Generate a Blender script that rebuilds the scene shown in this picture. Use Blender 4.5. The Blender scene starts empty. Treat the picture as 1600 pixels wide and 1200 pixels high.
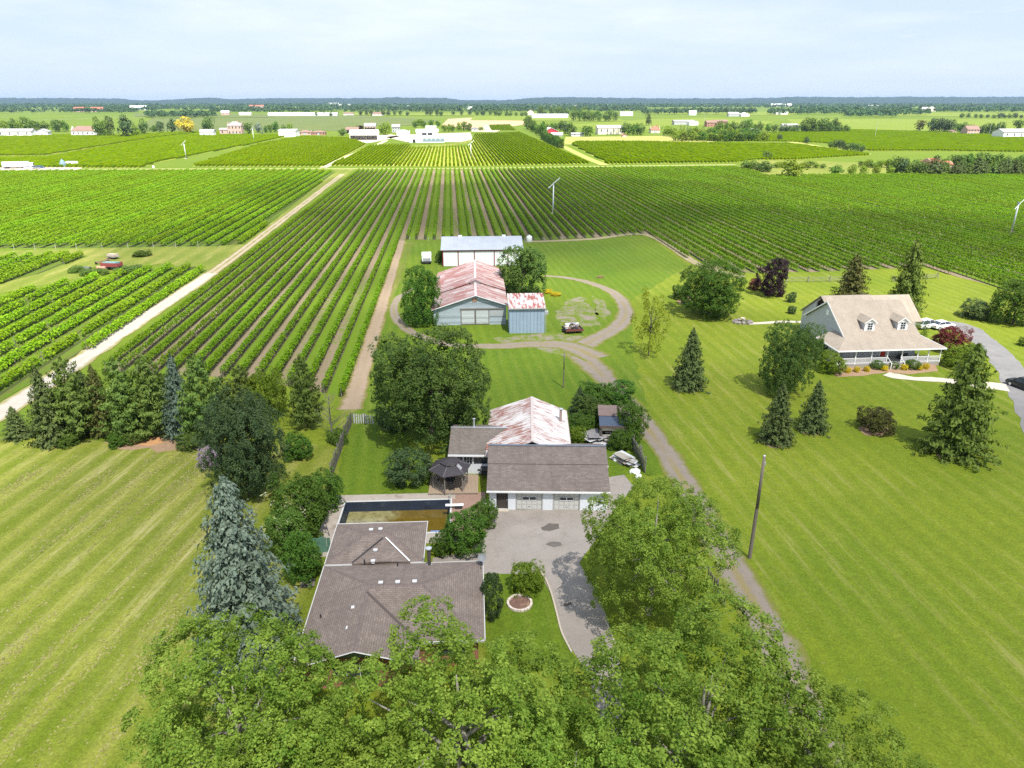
import bpy, bmesh, math, random
import numpy as np
from mathutils import Vector, Matrix
from mathutils.noise import noise as pnoise
R = math.radians
random.seed(7); rng = np.random.default_rng(7)
SC = bpy.context.scene; COL = SC.collection

# ------------------------------------------------------------------ camera, sky, sun, exposure
CAM_H, FOC, HORIZON = 38.0, 1109.0, 158.0
PITCH = math.atan((600-HORIZON)/FOC); YAW = R(4.78)      # world +Y runs along the vine rows
cd = bpy.data.cameras.new('camera'); cam = bpy.data.objects.new('camera', cd); COL.objects.link(cam)
cam.location = (0, 0, CAM_H); cam.rotation_euler = (R(90)-PITCH, 0, -YAW)
cd.sensor_fit = 'HORIZONTAL'; cd.angle = 2*math.atan(800/FOC); cd.clip_start = .5; cd.clip_end = 60000
SC.camera = cam
SUN_EL, SUN_AZ = 60.0, 160.0                              # azimuth clockwise from +Y
sl = bpy.data.lights.new('sun', 'SUN'); so = bpy.data.objects.new('sun', sl); COL.objects.link(so)
sl.energy = 4.8; sl.angle = R(.55); sl.color = (1, .955, .88)
so.rotation_euler = (R(90-SUN_EL), 0, R(180-SUN_AZ)); so.location = (200, -80, 400)
W = bpy.data.worlds.new('World'); SC.world = W; W.use_nodes = True
SC.view_settings.view_transform = 'Standard'; SC.view_settings.look = 'None'
SC.view_settings.exposure = 1.36; SC.view_settings.gamma = 1; SC.view_settings.use_curve_mapping = False
SC.cycles.max_bounces = 8; SC.cycles.transparent_max_bounces = 12; SC.cycles.volume_bounces = 0
SC.cycles.diffuse_bounces = 5; SC.cycles.glossy_bounces = 2; SC.cycles.transmission_bounces = 4
SC.cycles.caustics_reflective = False; SC.cycles.caustics_refractive = False
SC.cycles.use_denoising = False

# ------------------------------------------------------------------ node helpers
class NT:
    def __init__(s, tree): s.t = tree
    def n(s, typ, ins=None, **pr):
        nd = s.t.nodes.new(typ)
        for k, v in pr.items(): setattr(nd, k, v)
        for k, v in (ins or {}).items():
            sk = nd.inputs[k]
            if hasattr(v, 'is_linked') and hasattr(v, 'node'): s.t.links.new(v, sk)
            else: sk.default_value = v
        return nd
    def math(s, op, a, b=0.0, c=None):
        i = {0: a, 1: b}
        if c is not None: i[2] = c
        return s.n('ShaderNodeMath', i, operation=op).outputs[0]
    def mix(s, f, a, b, bt='MIX'):
        nd = s.t.nodes.new('ShaderNodeMix'); nd.data_type = 'RGBA'; nd.blend_type = bt
        for k, v in ((0, f), (6, a), (7, b)):
            sk = nd.inputs[k]
            if hasattr(v, 'node'): s.t.links.new(v, sk)
            else: sk.default_value = v if k == 0 else (*v[:3], 1)
        return nd.outputs[2]
    def noise(s, vec, scale, detail=3, rough=.55, dist=0):
        return s.n('ShaderNodeTexNoise', {'Vector': vec, 'Scale': scale, 'Detail': detail, 'Roughness': rough, 'Distortion': dist}).outputs[0]
    def ramp(s, f, lo, hi):
        nd = s.n('ShaderNodeMapRange', {0: f, 1: lo, 2: hi}); nd.clamp = True
        return nd.outputs[0]
    def mapping(s, vec, scale=(1, 1, 1), rot=(0, 0, 0), loc=(0, 0, 0)):
        return s.n('ShaderNodeMapping', {'Vector': vec, 'Scale': scale, 'Rotation': rot, 'Location': loc}).outputs[0]
def new_mat(name):
    m = bpy.data.materials.new(name); m.use_nodes = True; t = NT(m.node_tree)
    m.node_tree.nodes.clear()
    return m, t
def finish(m, t, col, rough=.85, bump=None, bstr=.3, bdist=.02, spec=.25, metal=0, trans=None, normal=None):
    i = {'Base Color': col if hasattr(col, 'node') else (*col[:3], 1), 'Roughness': rough, 'Metallic': metal, 'Specular IOR Level': spec}
    if bump is not None: normal = t.n('ShaderNodeBump', {'Height': bump, 'Strength': bstr, 'Distance': bdist}).outputs[0]
    if normal is not None: i['Normal'] = normal
    b = t.n('ShaderNodeBsdfPrincipled', i).outputs[0]
    if trans is not None:
        tr = t.n('ShaderNodeBsdfTranslucent', {'Color': trans[1] if hasattr(trans[1], 'node') else (*trans[1], 1)}).outputs[0]
        b = t.n('ShaderNodeMixShader', {0: trans[0], 1: b, 2: tr}).outputs[0]
    t.n('ShaderNodeOutputMaterial', {0: b})
    return m
def objco(t): return t.n('ShaderNodeTexCoord').outputs['Object']
def uvco(t): return t.n('ShaderNodeTexCoord').outputs['UV']
def posco(t): return t.n('ShaderNodeNewGeometry').outputs['Position']
def hsl(c, k): return tuple(min(1, x*k) for x in c)

def M(name, col, rough=.8, var=.25, scale=1.5, bump=0, spec=.25, metal=0, c2=None, sc2=.4, thr=(.55, .7)):
    """plain weathered material: mottled colour, optional second colour in blotches"""
    m, t = new_mat(name); p = objco(t)
    c = t.mix(t.noise(p, scale, 5, .65), hsl(col, 1-var), hsl(col, 1+var))
    if c2: c = t.mix(t.ramp(t.noise(p, sc2, 5, .7), *thr), c, c2)
    bp = t.noise(p, scale*8, 3) if bump else None
    return finish(m, t, c, rough, bp, bump, .03, spec, metal)
def M_leaf(name, a, b, tr=.35, rnd=.25, rough=.55, spec=.12):
    m, t = new_mat(name)
    at_ = t.n('ShaderNodeAttribute', attribute_name='tint').outputs['Fac']
    c = t.mix(at_, a, b)
    r = t.n('ShaderNodeObjectInfo').outputs['Random']
    c = t.n('ShaderNodeHueSaturation', {'Hue': t.math('MULTIPLY_ADD', r, rnd*.08, .5-rnd*.04), 'Saturation': 1, 'Value': t.math('MULTIPLY_ADD', r, rnd, 1-rnd/2), 'Color': c}).outputs[0]
    n2 = t.noise(posco(t), .05, 2)
    c = t.n('ShaderNodeHueSaturation', {'Hue': t.math('MULTIPLY_ADD', n2, .03, .485), 'Value': t.math('MULTIPLY_ADD', n2, .5, .75), 'Color': c}).outputs[0]
    tc = t.mix(.5, c, (b[0]*1.5, b[1]*1.5, b[2]*.8))
    return finish(m, t, c, rough, spec=spec, trans=(tr, tc))
def M_shingle(name, c1, c2, row=.15, wid=.33, mort=.55):
    m, t = new_mat(name); u = uvco(t)
    bk = t.n('ShaderNodeTexBrick', {'Vector': u, 'Color1': (*c1, 1), 'Color2': (*c2, 1), 'Mortar': (*hsl(c1, mort), 1), 'Scale': 1, 'Mortar Size': .012, 'Mortar Smooth': .3, 'Brick Width': wid, 'Row Height': row})
    c = t.mix(t.ramp(t.noise(u, .5, 5, .7), .35, .75), bk.outputs[0], hsl(c1, .72), 'MIX')
    c = t.mix(.35, c, t.mix(t.noise(u, 22, 2), hsl(c1, .5), hsl(c2, 1.5)))
    st = t.noise(t.mapping(u, (1.3, .12, 1)), 1, 4, .7)
    c = t.mix(t.math('MULTIPLY', t.ramp(st, .5, .75), .35), c, hsl(c1, .55))
    fr = t.math('FRACT', t.math('DIVIDE', t.n('ShaderNodeSeparateXYZ', {0: u}).outputs[1], row))
    return finish(m, t, c, .9, t.math('SUBTRACT', t.math('SUBTRACT', 1, fr), bk.outputs[1]), .6, .03)
def M_ribbed(name, col, rust=None, rthr=(.5, .65), pitch=.6, rough=.5, metal=.0, streak=(.6, 5)):
    """sheet metal; rust streaks run down the slope"""
    m, t = new_mat(name); u = uvco(t)
    x = t.n('ShaderNodeSeparateXYZ', {0: u}).outputs[0]
    fr = t.math('PINGPONG', x, pitch/2)
    rib = t.ramp(fr, 0, .06)
    pan = t.n('ShaderNodeTexWhiteNoise', {'Vector': t.n('ShaderNodeCombineXYZ', {0: t.math('FLOOR', t.math('DIVIDE', x, pitch*1.5)), 1: t.math('FLOOR', t.math('DIVIDE', t.n('ShaderNodeSeparateXYZ', {0: u}).outputs[1], 2.4))}).outputs[0]}).outputs[0]
    c = t.mix(t.noise(u, .8, 5, .7), hsl(col, .82), hsl(col, 1.15))
    c = t.mix(t.math('MULTIPLY', pan, .35), c, hsl(col, .72))
    if rust:
        s = t.noise(t.mapping(u, (streak[1], streak[0], 1)), 1, 6, .72, .3)
        s2 = t.noise(u, .32, 3, .6)
        f = t.ramp(t.math('ADD', t.math('MULTIPLY', s, .74), t.math('ADD', t.math('MULTIPLY', s2, .24), t.math('MULTIPLY', pan, .08))), *rthr)
        rc = t.mix(t.noise(u, 3, 4, .7), hsl(rust, .55), hsl(rust, 1.35))
        c = t.mix(f, c, rc)
    return finish(m, t, c, rough, rib, .5, .03, .35, metal)
def M_boards(name, col, dark, w=.2, vert=True, var=.25, c2=None, rough=.85):
    m, t = new_mat(name); u = uvco(t)
    sx = t.n('ShaderNodeSeparateXYZ', {0: u}); a = sx.outputs[0 if vert else 1]
    idx = t.math('FLOOR', t.math('DIVIDE', a, w))
    rn = t.n('ShaderNodeTexWhiteNoise', {'W': idx}, noise_dimensions='1D').outputs[0]
    c = t.mix(rn, hsl(col, 1-var), hsl(col, 1+var))
    g = t.noise(t.mapping(u, (8, .5, 1) if vert else (.5, 8, 1)), 1.2, 5, .7)
    c = t.mix(t.math('MULTIPLY', t.ramp(g, .45, .75), .6), c, c2 or hsl(col, .6))
    e = t.ramp(t.math('PINGPONG', a, w/2), 0, .012)
    c = t.mix(e, dark, c)
    return finish(m, t, c, rough, e, .5, .02)

# ------------------------------------------------------------------ geometry helpers
def at(px, py, z=0.0):
    """ground point seen at a photo pixel (1600 x 1200)"""
    u = (px-800)/FOC; v = (py-600)/FOC
    sp, cp = math.sin(PITCH), math.cos(PITCH)
    t = (CAM_H-z)/(sp+v*cp); x, y = u*t, (cp-v*sp)*t
    return Vector((x*math.cos(YAW)+y*math.sin(YAW), -x*math.sin(YAW)+y*math.cos(YAW), z))
def rng_m(px, py, z=0.0):
    """metres per photo pixel at that point"""
    u = (px-800)/FOC; v = (py-600)/FOC
    return (CAM_H-z)/(math.sin(PITCH)+v*math.cos(PITCH))/FOC
def hgt(by, ty):
    """height of something standing at row by whose top is at row ty"""
    sp, cp = math.sin(PITCH), math.cos(PITCH)
    v = (by-600)/FOC; y = (cp-v*sp)/(sp+v*cp)*CAM_H
    v = (ty-600)/FOC
    return CAM_H-y*(sp+v*cp)/(cp-v*sp)
def rotv(x, y, deg):
    a = R(deg); return (x*math.cos(a)-y*math.sin(a), x*math.sin(a)+y*math.cos(a))

def props(o, label=None, cat=None, group=None, kind=None):
    if label: o['label'] = label
    if cat: o['category'] = cat
    if group: o['group'] = group
    if kind: o['kind'] = kind
    return o
def thing(name, label, cat, loc=(0, 0, 0), rz=0, group=None):
    o = bpy.data.objects.new(name, None); COL.objects.link(o)
    o.location = loc; o.rotation_euler = (0, 0, R(rz)); o.empty_display_size = .3
    return props(o, label, cat, group)
def link(name, me, parent=None, loc=(0, 0, 0), rz=0, scale=None):
    o = bpy.data.objects.new(name, me); COL.objects.link(o)
    o.location = loc; o.rotation_euler = (0, 0, rz)
    if scale is not None: o.scale = scale
    if parent is not None: o.parent = parent
    return o
def copy_tree(o, parent=None):
    c = o.copy(); COL.objects.link(c)
    if parent is not None: c.parent = parent
    for ch in list(o.children): copy_tree(ch, c)
    return c

ORD = ['first', 'second', 'third', 'fourth', 'fifth', 'sixth', 'seventh', 'eighth', 'ninth', 'tenth', 'eleventh', 'twelfth', 'thirteenth', 'fourteenth', 'fifteenth', 'sixteenth', 'seventeenth', 'eighteenth', 'nineteenth', 'twentieth']
def ordinal(i):
    if i < 20: return ORD[i]
    t = {2: 'twenty', 3: 'thirty', 4: 'forty'}[(i+1)//10]
    return t[:-1]+'ieth' if (i+1) % 10 == 0 else t+'-'+ORD[(i+1) % 10-1]
class MB:
    def __init__(s): s.v = []; s.f = []; s.m = []
    def poly(s, pts, mi=0):
        b = len(s.v); s.v += [tuple(p) for p in pts]; s.f.append(tuple(range(b, b+len(pts)))); s.m.append(mi); return s
    def mesh(s, pts, faces, mi=0):
        b = len(s.v); s.v += [tuple(p) for p in pts]
        for f in faces: s.f.append(tuple(i+b for i in f)); s.m.append(mi)
        return s
    def box(s, x0, x1, y0, y1, z0, z1, mi=0):
        p = [(x0,y0,z0),(x1,y0,z0),(x1,y1,z0),(x0,y1,z0),(x0,y0,z1),(x1,y0,z1),(x1,y1,z1),(x0,y1,z1)]
        return s.mesh(p, [(3,2,1,0),(4,5,6,7),(0,1,5,4),(1,2,6,5),(2,3,7,6),(3,0,4,7)], mi)
    def obox(s, c, size, rot=(0, 0, 0), mi=0):
        mt = Matrix.Translation(c) @ (Matrix.Rotation(rot[2], 4, 'Z') @ Matrix.Rotation(rot[1], 4, 'Y') @ Matrix.Rotation(rot[0], 4, 'X'))
        a, b, d = size[0]/2, size[1]/2, size[2]/2
        p = [mt @ Vector(q) for q in ((-a,-b,-d),(a,-b,-d),(a,b,-d),(-a,b,-d),(-a,-b,d),(a,-b,d),(a,b,d),(-a,b,d))]
        return s.mesh(p, [(3,2,1,0),(4,5,6,7),(0,1,5,4),(1,2,6,5),(2,3,7,6),(3,0,4,7)], mi)
    def slab(s, pts, th, mi=0, vertical=True):
        """polygon with thickness, extruded straight down"""
        n = len(pts); pts = [Vector(p) for p in pts]
        nz = sum((pts[i].x*pts[(i+1) % n].y-pts[(i+1) % n].x*pts[i].y) for i in range(n))
        if nz < 0: pts.reverse()
        lo = [p-Vector((0, 0, th)) for p in pts]
        return s.mesh(pts+lo, [tuple(range(n)), tuple(range(2*n-1, n-1, -1))]+[(i, n+i, n+(i+1) % n, (i+1) % n) for i in range(n)], mi)
    def prism(s, pts, d, mi=0):
        """polygon extruded by vector d"""
        n = len(pts); d = Vector(d); pts = [Vector(p) for p in pts]; hi = [p+d for p in pts]
        return s.mesh(pts+hi, [tuple(range(n-1, -1, -1)), tuple(range(n, 2*n))]+[(i, (i+1) % n, n+(i+1) % n, n+i) for i in range(n)], mi)
    def tube(s, p0, p1, r0, r1=None, n=8, mi=0, cap=True):
        r1 = r0 if r1 is None else r1; p0 = Vector(p0); p1 = Vector(p1); d = (p1-p0).normalized()
        a = d.orthogonal().normalized(); b = d.cross(a)
        pts = [p+(a*math.cos(2*math.pi*i/n)+b*math.sin(2*math.pi*i/n))*r for p, r in ((p0, r0), (p1, r1)) for i in range(n)]
        fs = [(i, (i+1) % n, n+(i+1) % n, n+i) for i in range(n)]
        if cap: fs += [tuple(range(n-1, -1, -1)), tuple(range(n, 2*n))]
        return s.mesh(pts, fs, mi)
    def path(s, ps, rs, n=6, mi=0):
        for i in range(len(ps)-1): s.tube(ps[i], ps[i+1], rs[i], rs[i+1], n, mi, cap=(i == len(ps)-2))
        return s
    def lathe(s, prof, n=16, c=(0, 0, 0), mi=0, sx=1, sy=1):
        k = len(prof); pts = [(c[0]+r*math.cos(2*math.pi*i/n)*sx, c[1]+r*math.sin(2*math.pi*i/n)*sy, c[2]+z) for r, z in prof for i in range(n)]
        fs = [(j*n+i, j*n+(i+1) % n, (j+1)*n+(i+1) % n, (j+1)*n+i) for j in range(k-1) for i in range(n)]
        if prof[0][0] > 1e-4: fs.append(tuple(range(n-1, -1, -1)))
        if prof[-1][0] > 1e-4: fs.append(tuple(range((k-1)*n, k*n)))
        return s.mesh(pts, fs, mi)
    def data(s, name, mats, smooth=False):
        me = bpy.data.meshes.new(name); me.from_pydata(s.v, [], s.f)
        for m in (mats if isinstance(mats, (list, tuple)) else [mats]): me.materials.append(m)
        me.polygons.foreach_set('material_index', s.m)
        uv = me.uv_layers.new(name='UVMap').data
        for p in me.polygons:
            n = p.normal
            if abs(n.z) > .999: U, V = Vector((1, 0, 0)), Vector((0, 1, 0))
            else:
                U = Vector((0, 0, 1)).cross(n).normalized(); V = n.cross(U)
            for li in p.loop_indices:
                co = me.vertices[me.loops[li].vertex_index].co
                uv[li].uv = (co.dot(U), co.dot(V))
        if smooth: me.polygons.foreach_set('use_smooth', [True]*len(me.polygons))
        me.update(); return me
    def build(s, name, mats, parent=None, loc=(0, 0, 0), rz=0, smooth=False):
        return link(name, s.data(name, mats, smooth), parent, loc, R(rz))

def quads_mesh(name, V, tint, mat):
    """V (N,4,3) free quads, one tint per quad"""
    N = len(V); me = bpy.data.meshes.new(name)
    me.vertices.add(N*4); me.vertices.foreach_set('co', np.ascontiguousarray(V, np.float32).ravel())
    me.loops.add(N*4); me.loops.foreach_set('vertex_index', np.arange(N*4, dtype=np.int32))
    me.polygons.add(N); me.polygons.foreach_set('loop_start', np.arange(0, N*4, 4, dtype=np.int32)); me.polygons.foreach_set('loop_total', np.full(N, 4, np.int32))
    a = me.attributes.new('tint', 'FLOAT', 'FACE'); a.data.foreach_set('value', np.asarray(tint, np.float32))
    me.materials.append(mat); me.update(calc_edges=True); return me
def leaves(C, Nrm, size, asp=.62, fold=.18):
    """rhombus leaves at C with normals Nrm"""
    N = len(C); Nrm = Nrm/np.maximum(np.linalg.norm(Nrm, axis=1, keepdims=True), 1e-6)
    rv = rng.normal(size=(N, 3)); a = np.cross(Nrm, rv); a /= np.maximum(np.linalg.norm(a, axis=1, keepdims=True), 1e-6)
    b = np.cross(Nrm, a); s = np.asarray(size).reshape(-1, 1)*np.ones((N, 1))/2
    return np.stack([C-a*s, C-b*s*asp+Nrm*s*fold, C+a*s, C+b*s*asp+Nrm*s*fold], 1)
def sph(n):
    v = rng.normal(size=(n, 3)); return v/np.linalg.norm(v, axis=1, keepdims=True)

# ------------------------------------------------------------------ sky
def make_world():
    t = NT(W.node_tree); W.node_tree.nodes.clear()
    sky = t.n('ShaderNodeTexSky', sky_type='NISHITA', sun_disc=False, sun_elevation=R(SUN_EL), sun_rotation=R(SUN_AZ), altitude=100, air_density=1.0, dust_density=2.2, ozone_density=1.6)
    g = t.n('ShaderNodeTexCoord').outputs['Generated']
    sx = t.n('ShaderNodeSeparateXYZ', {0: g}); z = t.math('MAXIMUM', sx.outputs[2], .0)
    zz = t.math('ADD', z, .10)
    v = t.n('ShaderNodeCombineXYZ', {0: t.math('DIVIDE', sx.outputs[0], zz), 1: t.math('DIVIDE', sx.outputs[1], zz), 2: 3.7}).outputs[0]
    n1 = t.noise(v, .42, 6, .55, .3); n2 = t.noise(v, 1.7, 6, .6)
    f = t.ramp(t.math('ADD', t.math('MULTIPLY', n1, .7), t.math('MULTIPLY', n2, .3)), .40, .66)
    f = t.math('MULTIPLY', f, t.math('MULTIPLY_ADD', t.ramp(z, .02, .16), .85, .15))
    # scattered small puffs low over the horizon
    pv = t.n('ShaderNodeCombineXYZ', {0: t.math('MULTIPLY', t.n('ShaderNodeMath', {0: sx.outputs[0], 1: sx.outputs[1]}, operation='ARCTAN2').outputs[0], 5), 1: t.math('MULTIPLY', z, 26), 2: 1.3}).outputs[0]
    pf = t.math('MULTIPLY', t.ramp(t.noise(pv, 1.15, 6, .6), .60, .74), t.math('MULTIPLY', t.ramp(z, .015, .04), t.math('SUBTRACT', 1, t.ramp(z, .09, .16))))
    f = t.math('MAXIMUM', f, t.math('MULTIPLY', pf, .55))
    c = t.mix(t.ramp(z, 0, .12), (6.6, 7.8, 9.7), (5.9, 7.1, 9.2))
    c = t.mix(f, c, (9.4, 9.7, 10.2))
    c = t.mix(.82, sky.outputs[0], c)
    bg = t.n('ShaderNodeBackground', {'Color': c, 'Strength': SKY_STR})
    t.n('ShaderNodeOutputWorld', {0: bg.outputs[0]})
SKY_STR = .051
make_world()
# ------------------------------------------------------------------ materials
LEAF = dict(
    plane=M_leaf('leaf_plane', (.058, .125, .010), (.310, .400, .062), .38, .2),
    oak=M_leaf('leaf_oak', (.044, .098, .018), (.140, .205, .045), .3, .2),
    dark=M_leaf('leaf_dark', (.030, .066, .022), (.092, .140, .052), .18, .2),
    mid=M_leaf('leaf_mid', (0.0435, 0.1024, 0.0128), (0.1216, 0.2112, 0.0282), .32, .3),
    light=M_leaf('leaf_light', (0.0960, 0.1664, 0.0128), (0.2304, 0.3072, 0.0320), .4, .3),
    yellow=M_leaf('leaf_yellow', (.13, .19, .012), (.30, .34, .030), .4, .2),
    golden=M_leaf('leaf_golden', (0.3072, 0.2560, 0.0256), (0.5760, 0.4608, 0.0640), .4, .2),
    purple=M_leaf('leaf_purple', (0.0128, 0.0077, 0.0128), (0.0448, 0.0205, 0.0282), .15, .2),
    red=M_leaf('leaf_red', (0.0704, 0.0128, 0.0179), (0.1920, 0.0384, 0.0448), .25, .2),
    blue=M_leaf('needle_blue', (.062, .100, .072), (.220, .275, .205), .12, .15),
    spruce=M_leaf('needle_spruce', (.042, .080, .022), (.140, .185, .055), .15, .25),
    pine=M_leaf('needle_pine', (.055, .115, .020), (.185, .255, .055), .2, .3),
    fir=M_leaf('needle_fir', (.050, .098, .014), (.175, .235, .040), .2, .2),
    bronze=M_leaf('needle_bronze', (0.0448, 0.0576, 0.0128), (0.1216, 0.1216, 0.0307), .15, .25),
    vine=M_leaf('leaf_vine', (.090, .190, .006), (.235, .370, .014), .45, .22),
    vine_pale=M_leaf('leaf_vine_pale', (.110, .225, .006), (.270, .400, .012), .42, .22),
    vine_far=M_leaf('leaf_vine_far', (.085, .165, .002), (.205, .280, .003), .42, .06, spec=0),
    bluegreen=M_leaf('needle_bluegreen', (.050, .085, .060), (.140, .195, .140), .12, .15),
    clippings=M_leaf('dry_clippings', (.26, .25, .09), (.44, .40, .18), .4, .0, spec=.05),
    wood=M_leaf('leaf_far_wood', (.020, .050, .020), (.060, .105, .032), .2, .3),
    blossom=M_leaf('blossom_white', (.42, .42, .28), (.70, .68, .48), .3, .1),
    bloom=M_leaf('bloom_yellow', (.45, .36, .01), (.65, .52, .03), .3, .1),
    lilac=M_leaf('bloom_lilac', (.28, .22, .28), (.42, .36, .42), .3, .1),
    weeds=M_leaf('leaf_weeds', (0.0640, 0.1280, 0.0192), (0.1536, 0.2304, 0.0384), .35, .2),
)
MAT = dict(
    bark=M('bark', (.10, .082, .064), .95, .4, 3, .6),
    pale_bark=M('pale_bark', (.26, .24, .20), .95, .5, 1.2, .4, c2=(.10, .085, .065), sc2=1.5),
    wood_grey=M('weathered_wood', (.19, .175, .155), .9, .35, 2.5, .4),
    pole_wood=M('pole_wood', (.17, .145, .12), .95, .35, 3, .4),
    white=M('white_paint', (.74, .76, .78), .6, .07, 2),
    white_old=M('worn_white_paint', (.72, .75, .79), .75, .12, 2.5, c2=(.42, .42, .40), sc2=1.6, thr=(.58, .75)),
    trim=M('white_trim', (.80, .80, .79), .55, .05, 2),
    steel=M('galvanised_steel', (.52, .54, .56), .42, .15, 1.5, metal=.5),
    dark=M('dark_metal', (.035, .035, .038), .5, .3, 2),
    black=M('black_rubber', (.018, .018, .019), .8, .2, 4),
    glass=None,
    brick=None,
)
def m_glass():
    m, t = new_mat('window_glass'); p = objco(t)
    c = t.mix(t.noise(p, 1.4, 2), (.015, .02, .03), (.05, .065, .085))
    return finish(m, t, c, .06, spec=.6)
MAT['glass'] = m_glass()
def m_brick(name, a, b, mo):
    m, t = new_mat(name); u = uvco(t)
    bk = t.n('ShaderNodeTexBrick', {'Vector': u, 'Color1': (*a, 1), 'Color2': (*b, 1), 'Mortar': (*mo, 1), 'Scale': 1, 'Mortar Size': .01, 'Brick Width': .23, 'Row Height': .08})
    c = t.mix(t.math('MULTIPLY', t.noise(u, 1.2, 4), .5), bk.outputs[0], hsl(a, .6))
    return finish(m, t, c, .9, t.math('SUBTRACT', 1, bk.outputs[1]), .5, .02)
MAT['brick'] = m_brick('red_brick', (.30, .075, .035), (.40, .13, .06), (.42, .38, .33))

# ------------------------------------------------------------------ plants: shared crowns of unit height and unit width
def crown_mesh(name, seed, nc, nl, ls, cr=(.13, .22), z0=.2, mat=None, shell=(.5, .86), top=1.0, squash=1.0, up=.5):
    global rng
    rng = np.random.default_rng(seed)
    d = sph(nc); rr = rng.uniform(*shell, nc)[:, None]
    cz = (z0+top)/2; hz = (top-z0)/2
    cc = d*rr*np.array([.5, .5, hz])
    low = cc[:, 2] < 0; cc[low, :2] *= rng.uniform(.75, 1.0, (low.sum(), 1))
    cc[:, 2] += cz
    cr_ = rng.uniform(*cr, nc)
    w = cr_**2; w /= w.sum()
    k = rng.choice(nc, nl, p=w)
    dd = sph(nl); dd[:, 2] = np.abs(dd[:, 2])*rng.choice([1, 1, 1, -1], nl)
    rad = cr_[k]*np.cbrt(rng.uniform(.38, 1.05, nl))
    C = cc[k]+dd*rad[:, None]*np.array([1, 1, squash])
    lo = np.percentile(C, 1.2, axis=0); hi = np.percentile(C, 98.8, axis=0)
    off = np.array([(lo[0]+hi[0])/2, (lo[1]+hi[1])/2, lo[2]]); sc = np.array([1/(hi[0]-lo[0]), 1/(hi[1]-lo[1]), (top-z0)/(hi[2]-lo[2])])
    C = (C-off)*sc+np.array([0, 0, z0]); cc = (cc-off)*sc+np.array([0, 0, z0])
    out = C-np.array([0, 0, cz])
    N = dd*.7+out*.5+rng.normal(size=(nl, 3))*.55; N[:, 2] += up
    ctint = rng.uniform(0, 1, nc)
    tint = np.clip(ctint[k]*.45+rng.beta(1.4, 2.2, nl)*.75, 0, 1)
    return quads_mesh(name, leaves(C, N, ls*rng.uniform(.65, 1.3, nl)), tint, mat), cc
def lobed_crown(name, seed, nc, nt, per, ls, tr, mat, z0=.15, lr=(.15, .25), shell=(.45, .8), top=1.0, up=.6, low=-.35, fill=.12):
    """crown built of lobes; each lobe is set with leafy twigs, each twig a tuft of leaves"""
    global rng
    rng = np.random.default_rng(seed); cz, hz = (z0+top)/2, (top-z0)/2
    d = sph(nc); d[:, 2] = d[:, 2]*.9+.12
    c = d*rng.uniform(*shell, nc)[:, None]*np.array([.5, .5, hz]); c[:, 2] += cz; lr_ = rng.uniform(*lr, nc)
    c = np.concatenate([c, [[0, 0, cz]]]); lr_ = np.append(lr_, .27)
    w = lr_**2; k = rng.choice(len(c), nt*3, p=w/w.sum()); dd = sph(nt*3)
    P = c[k]+dd*(lr_[k]*rng.uniform(.80, 1.10, nt*3))[:, None]; ok = dd[:, 2] > low
    dist = np.linalg.norm(P[:, None, :]-c[None], axis=2)/lr_[None]; dist[np.arange(len(P)), k] = 9
    ok &= (dist.min(1) > .72) | (rng.uniform(0, 1, len(P)) < fill)
    P, dd, k = P[ok][:nt], dd[ok][:nt], k[ok][:nt]; nt = len(P)
    lo = np.percentile(P, 2, axis=0); hi = np.percentile(P, 98, axis=0); off = np.array([(lo[0]+hi[0])/2, (lo[1]+hi[1])/2, lo[2]]); sc = np.array([1/(hi[0]-lo[0]), 1/(hi[1]-lo[1]), (top-z0)/(hi[2]-lo[2])])
    P = (P-off)*sc+np.array([0, 0, z0]); c = (c-off)*sc+np.array([0, 0, z0])
    P = P*1.0; e = np.sqrt((P[:, 0]/.5)**2+(P[:, 1]/.5)**2); kp = (np.abs(P[:, 0]) < .525) & (np.abs(P[:, 1]) < .525) & (P[:, 2] < top*1.03) & (e < 1.12); P, dd, k = P[kp], dd[kp], k[kp]; nt = len(P)
    t = np.repeat(np.arange(nt), per); o = sph(nt*per)*np.cbrt(rng.uniform(.05, 1, nt*per))[:, None]
    al = (o*dd[t]).sum(1, keepdims=True); o = o-dd[t]*al*.45; ts = rng.uniform(.7, 1.35, nt)*tr
    C = P[t]+o*ts[t][:, None]; N = dd[t]*.45+o*.55+rng.normal(0, .38, (nt*per, 3)); N[:, 2] += up
    tw = rng.beta(2, 2.4, nt); lb = rng.uniform(-.12, .12, len(c))
    T = np.clip(tw[t]*.55+lb[k][t]+rng.beta(1.3, 2.6, nt*per)*.6, 0, 1)
    return quads_mesh(name, leaves(C, N, ls*rng.uniform(.65, 1.25, nt*per)), T, mat), c
def trunk_mesh(name, cc, mat, r=.028, fork=.32, n=7, seed=1, nlimb=9):
    rd = random.Random(seed); mb = MB()
    ps = [(0, 0, 0), (rd.uniform(-.01, .01), rd.uniform(-.01, .01), fork*.5), (rd.uniform(-.02, .02), rd.uniform(-.02, .02), fork), (rd.uniform(-.03, .03), rd.uniform(-.03, .03), .62), (0, 0, .85)]
    mb.path(ps, [r*1.35, r, r*.85, r*.5, r*.15], n)
    idx = list(range(len(cc))); rd.shuffle(idx)
    for i in idx[:nlimb]:
        e = Vector(cc[i]); s = Vector(ps[2]).lerp(Vector(ps[3]), rd.uniform(0, .8)); m = s.lerp(e, .5)+Vector((0, 0, .03))
        mb.path([s, m, e], [r*.5, r*.32, r*.1], 5)
    return mb.data(name, mat, True)
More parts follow.
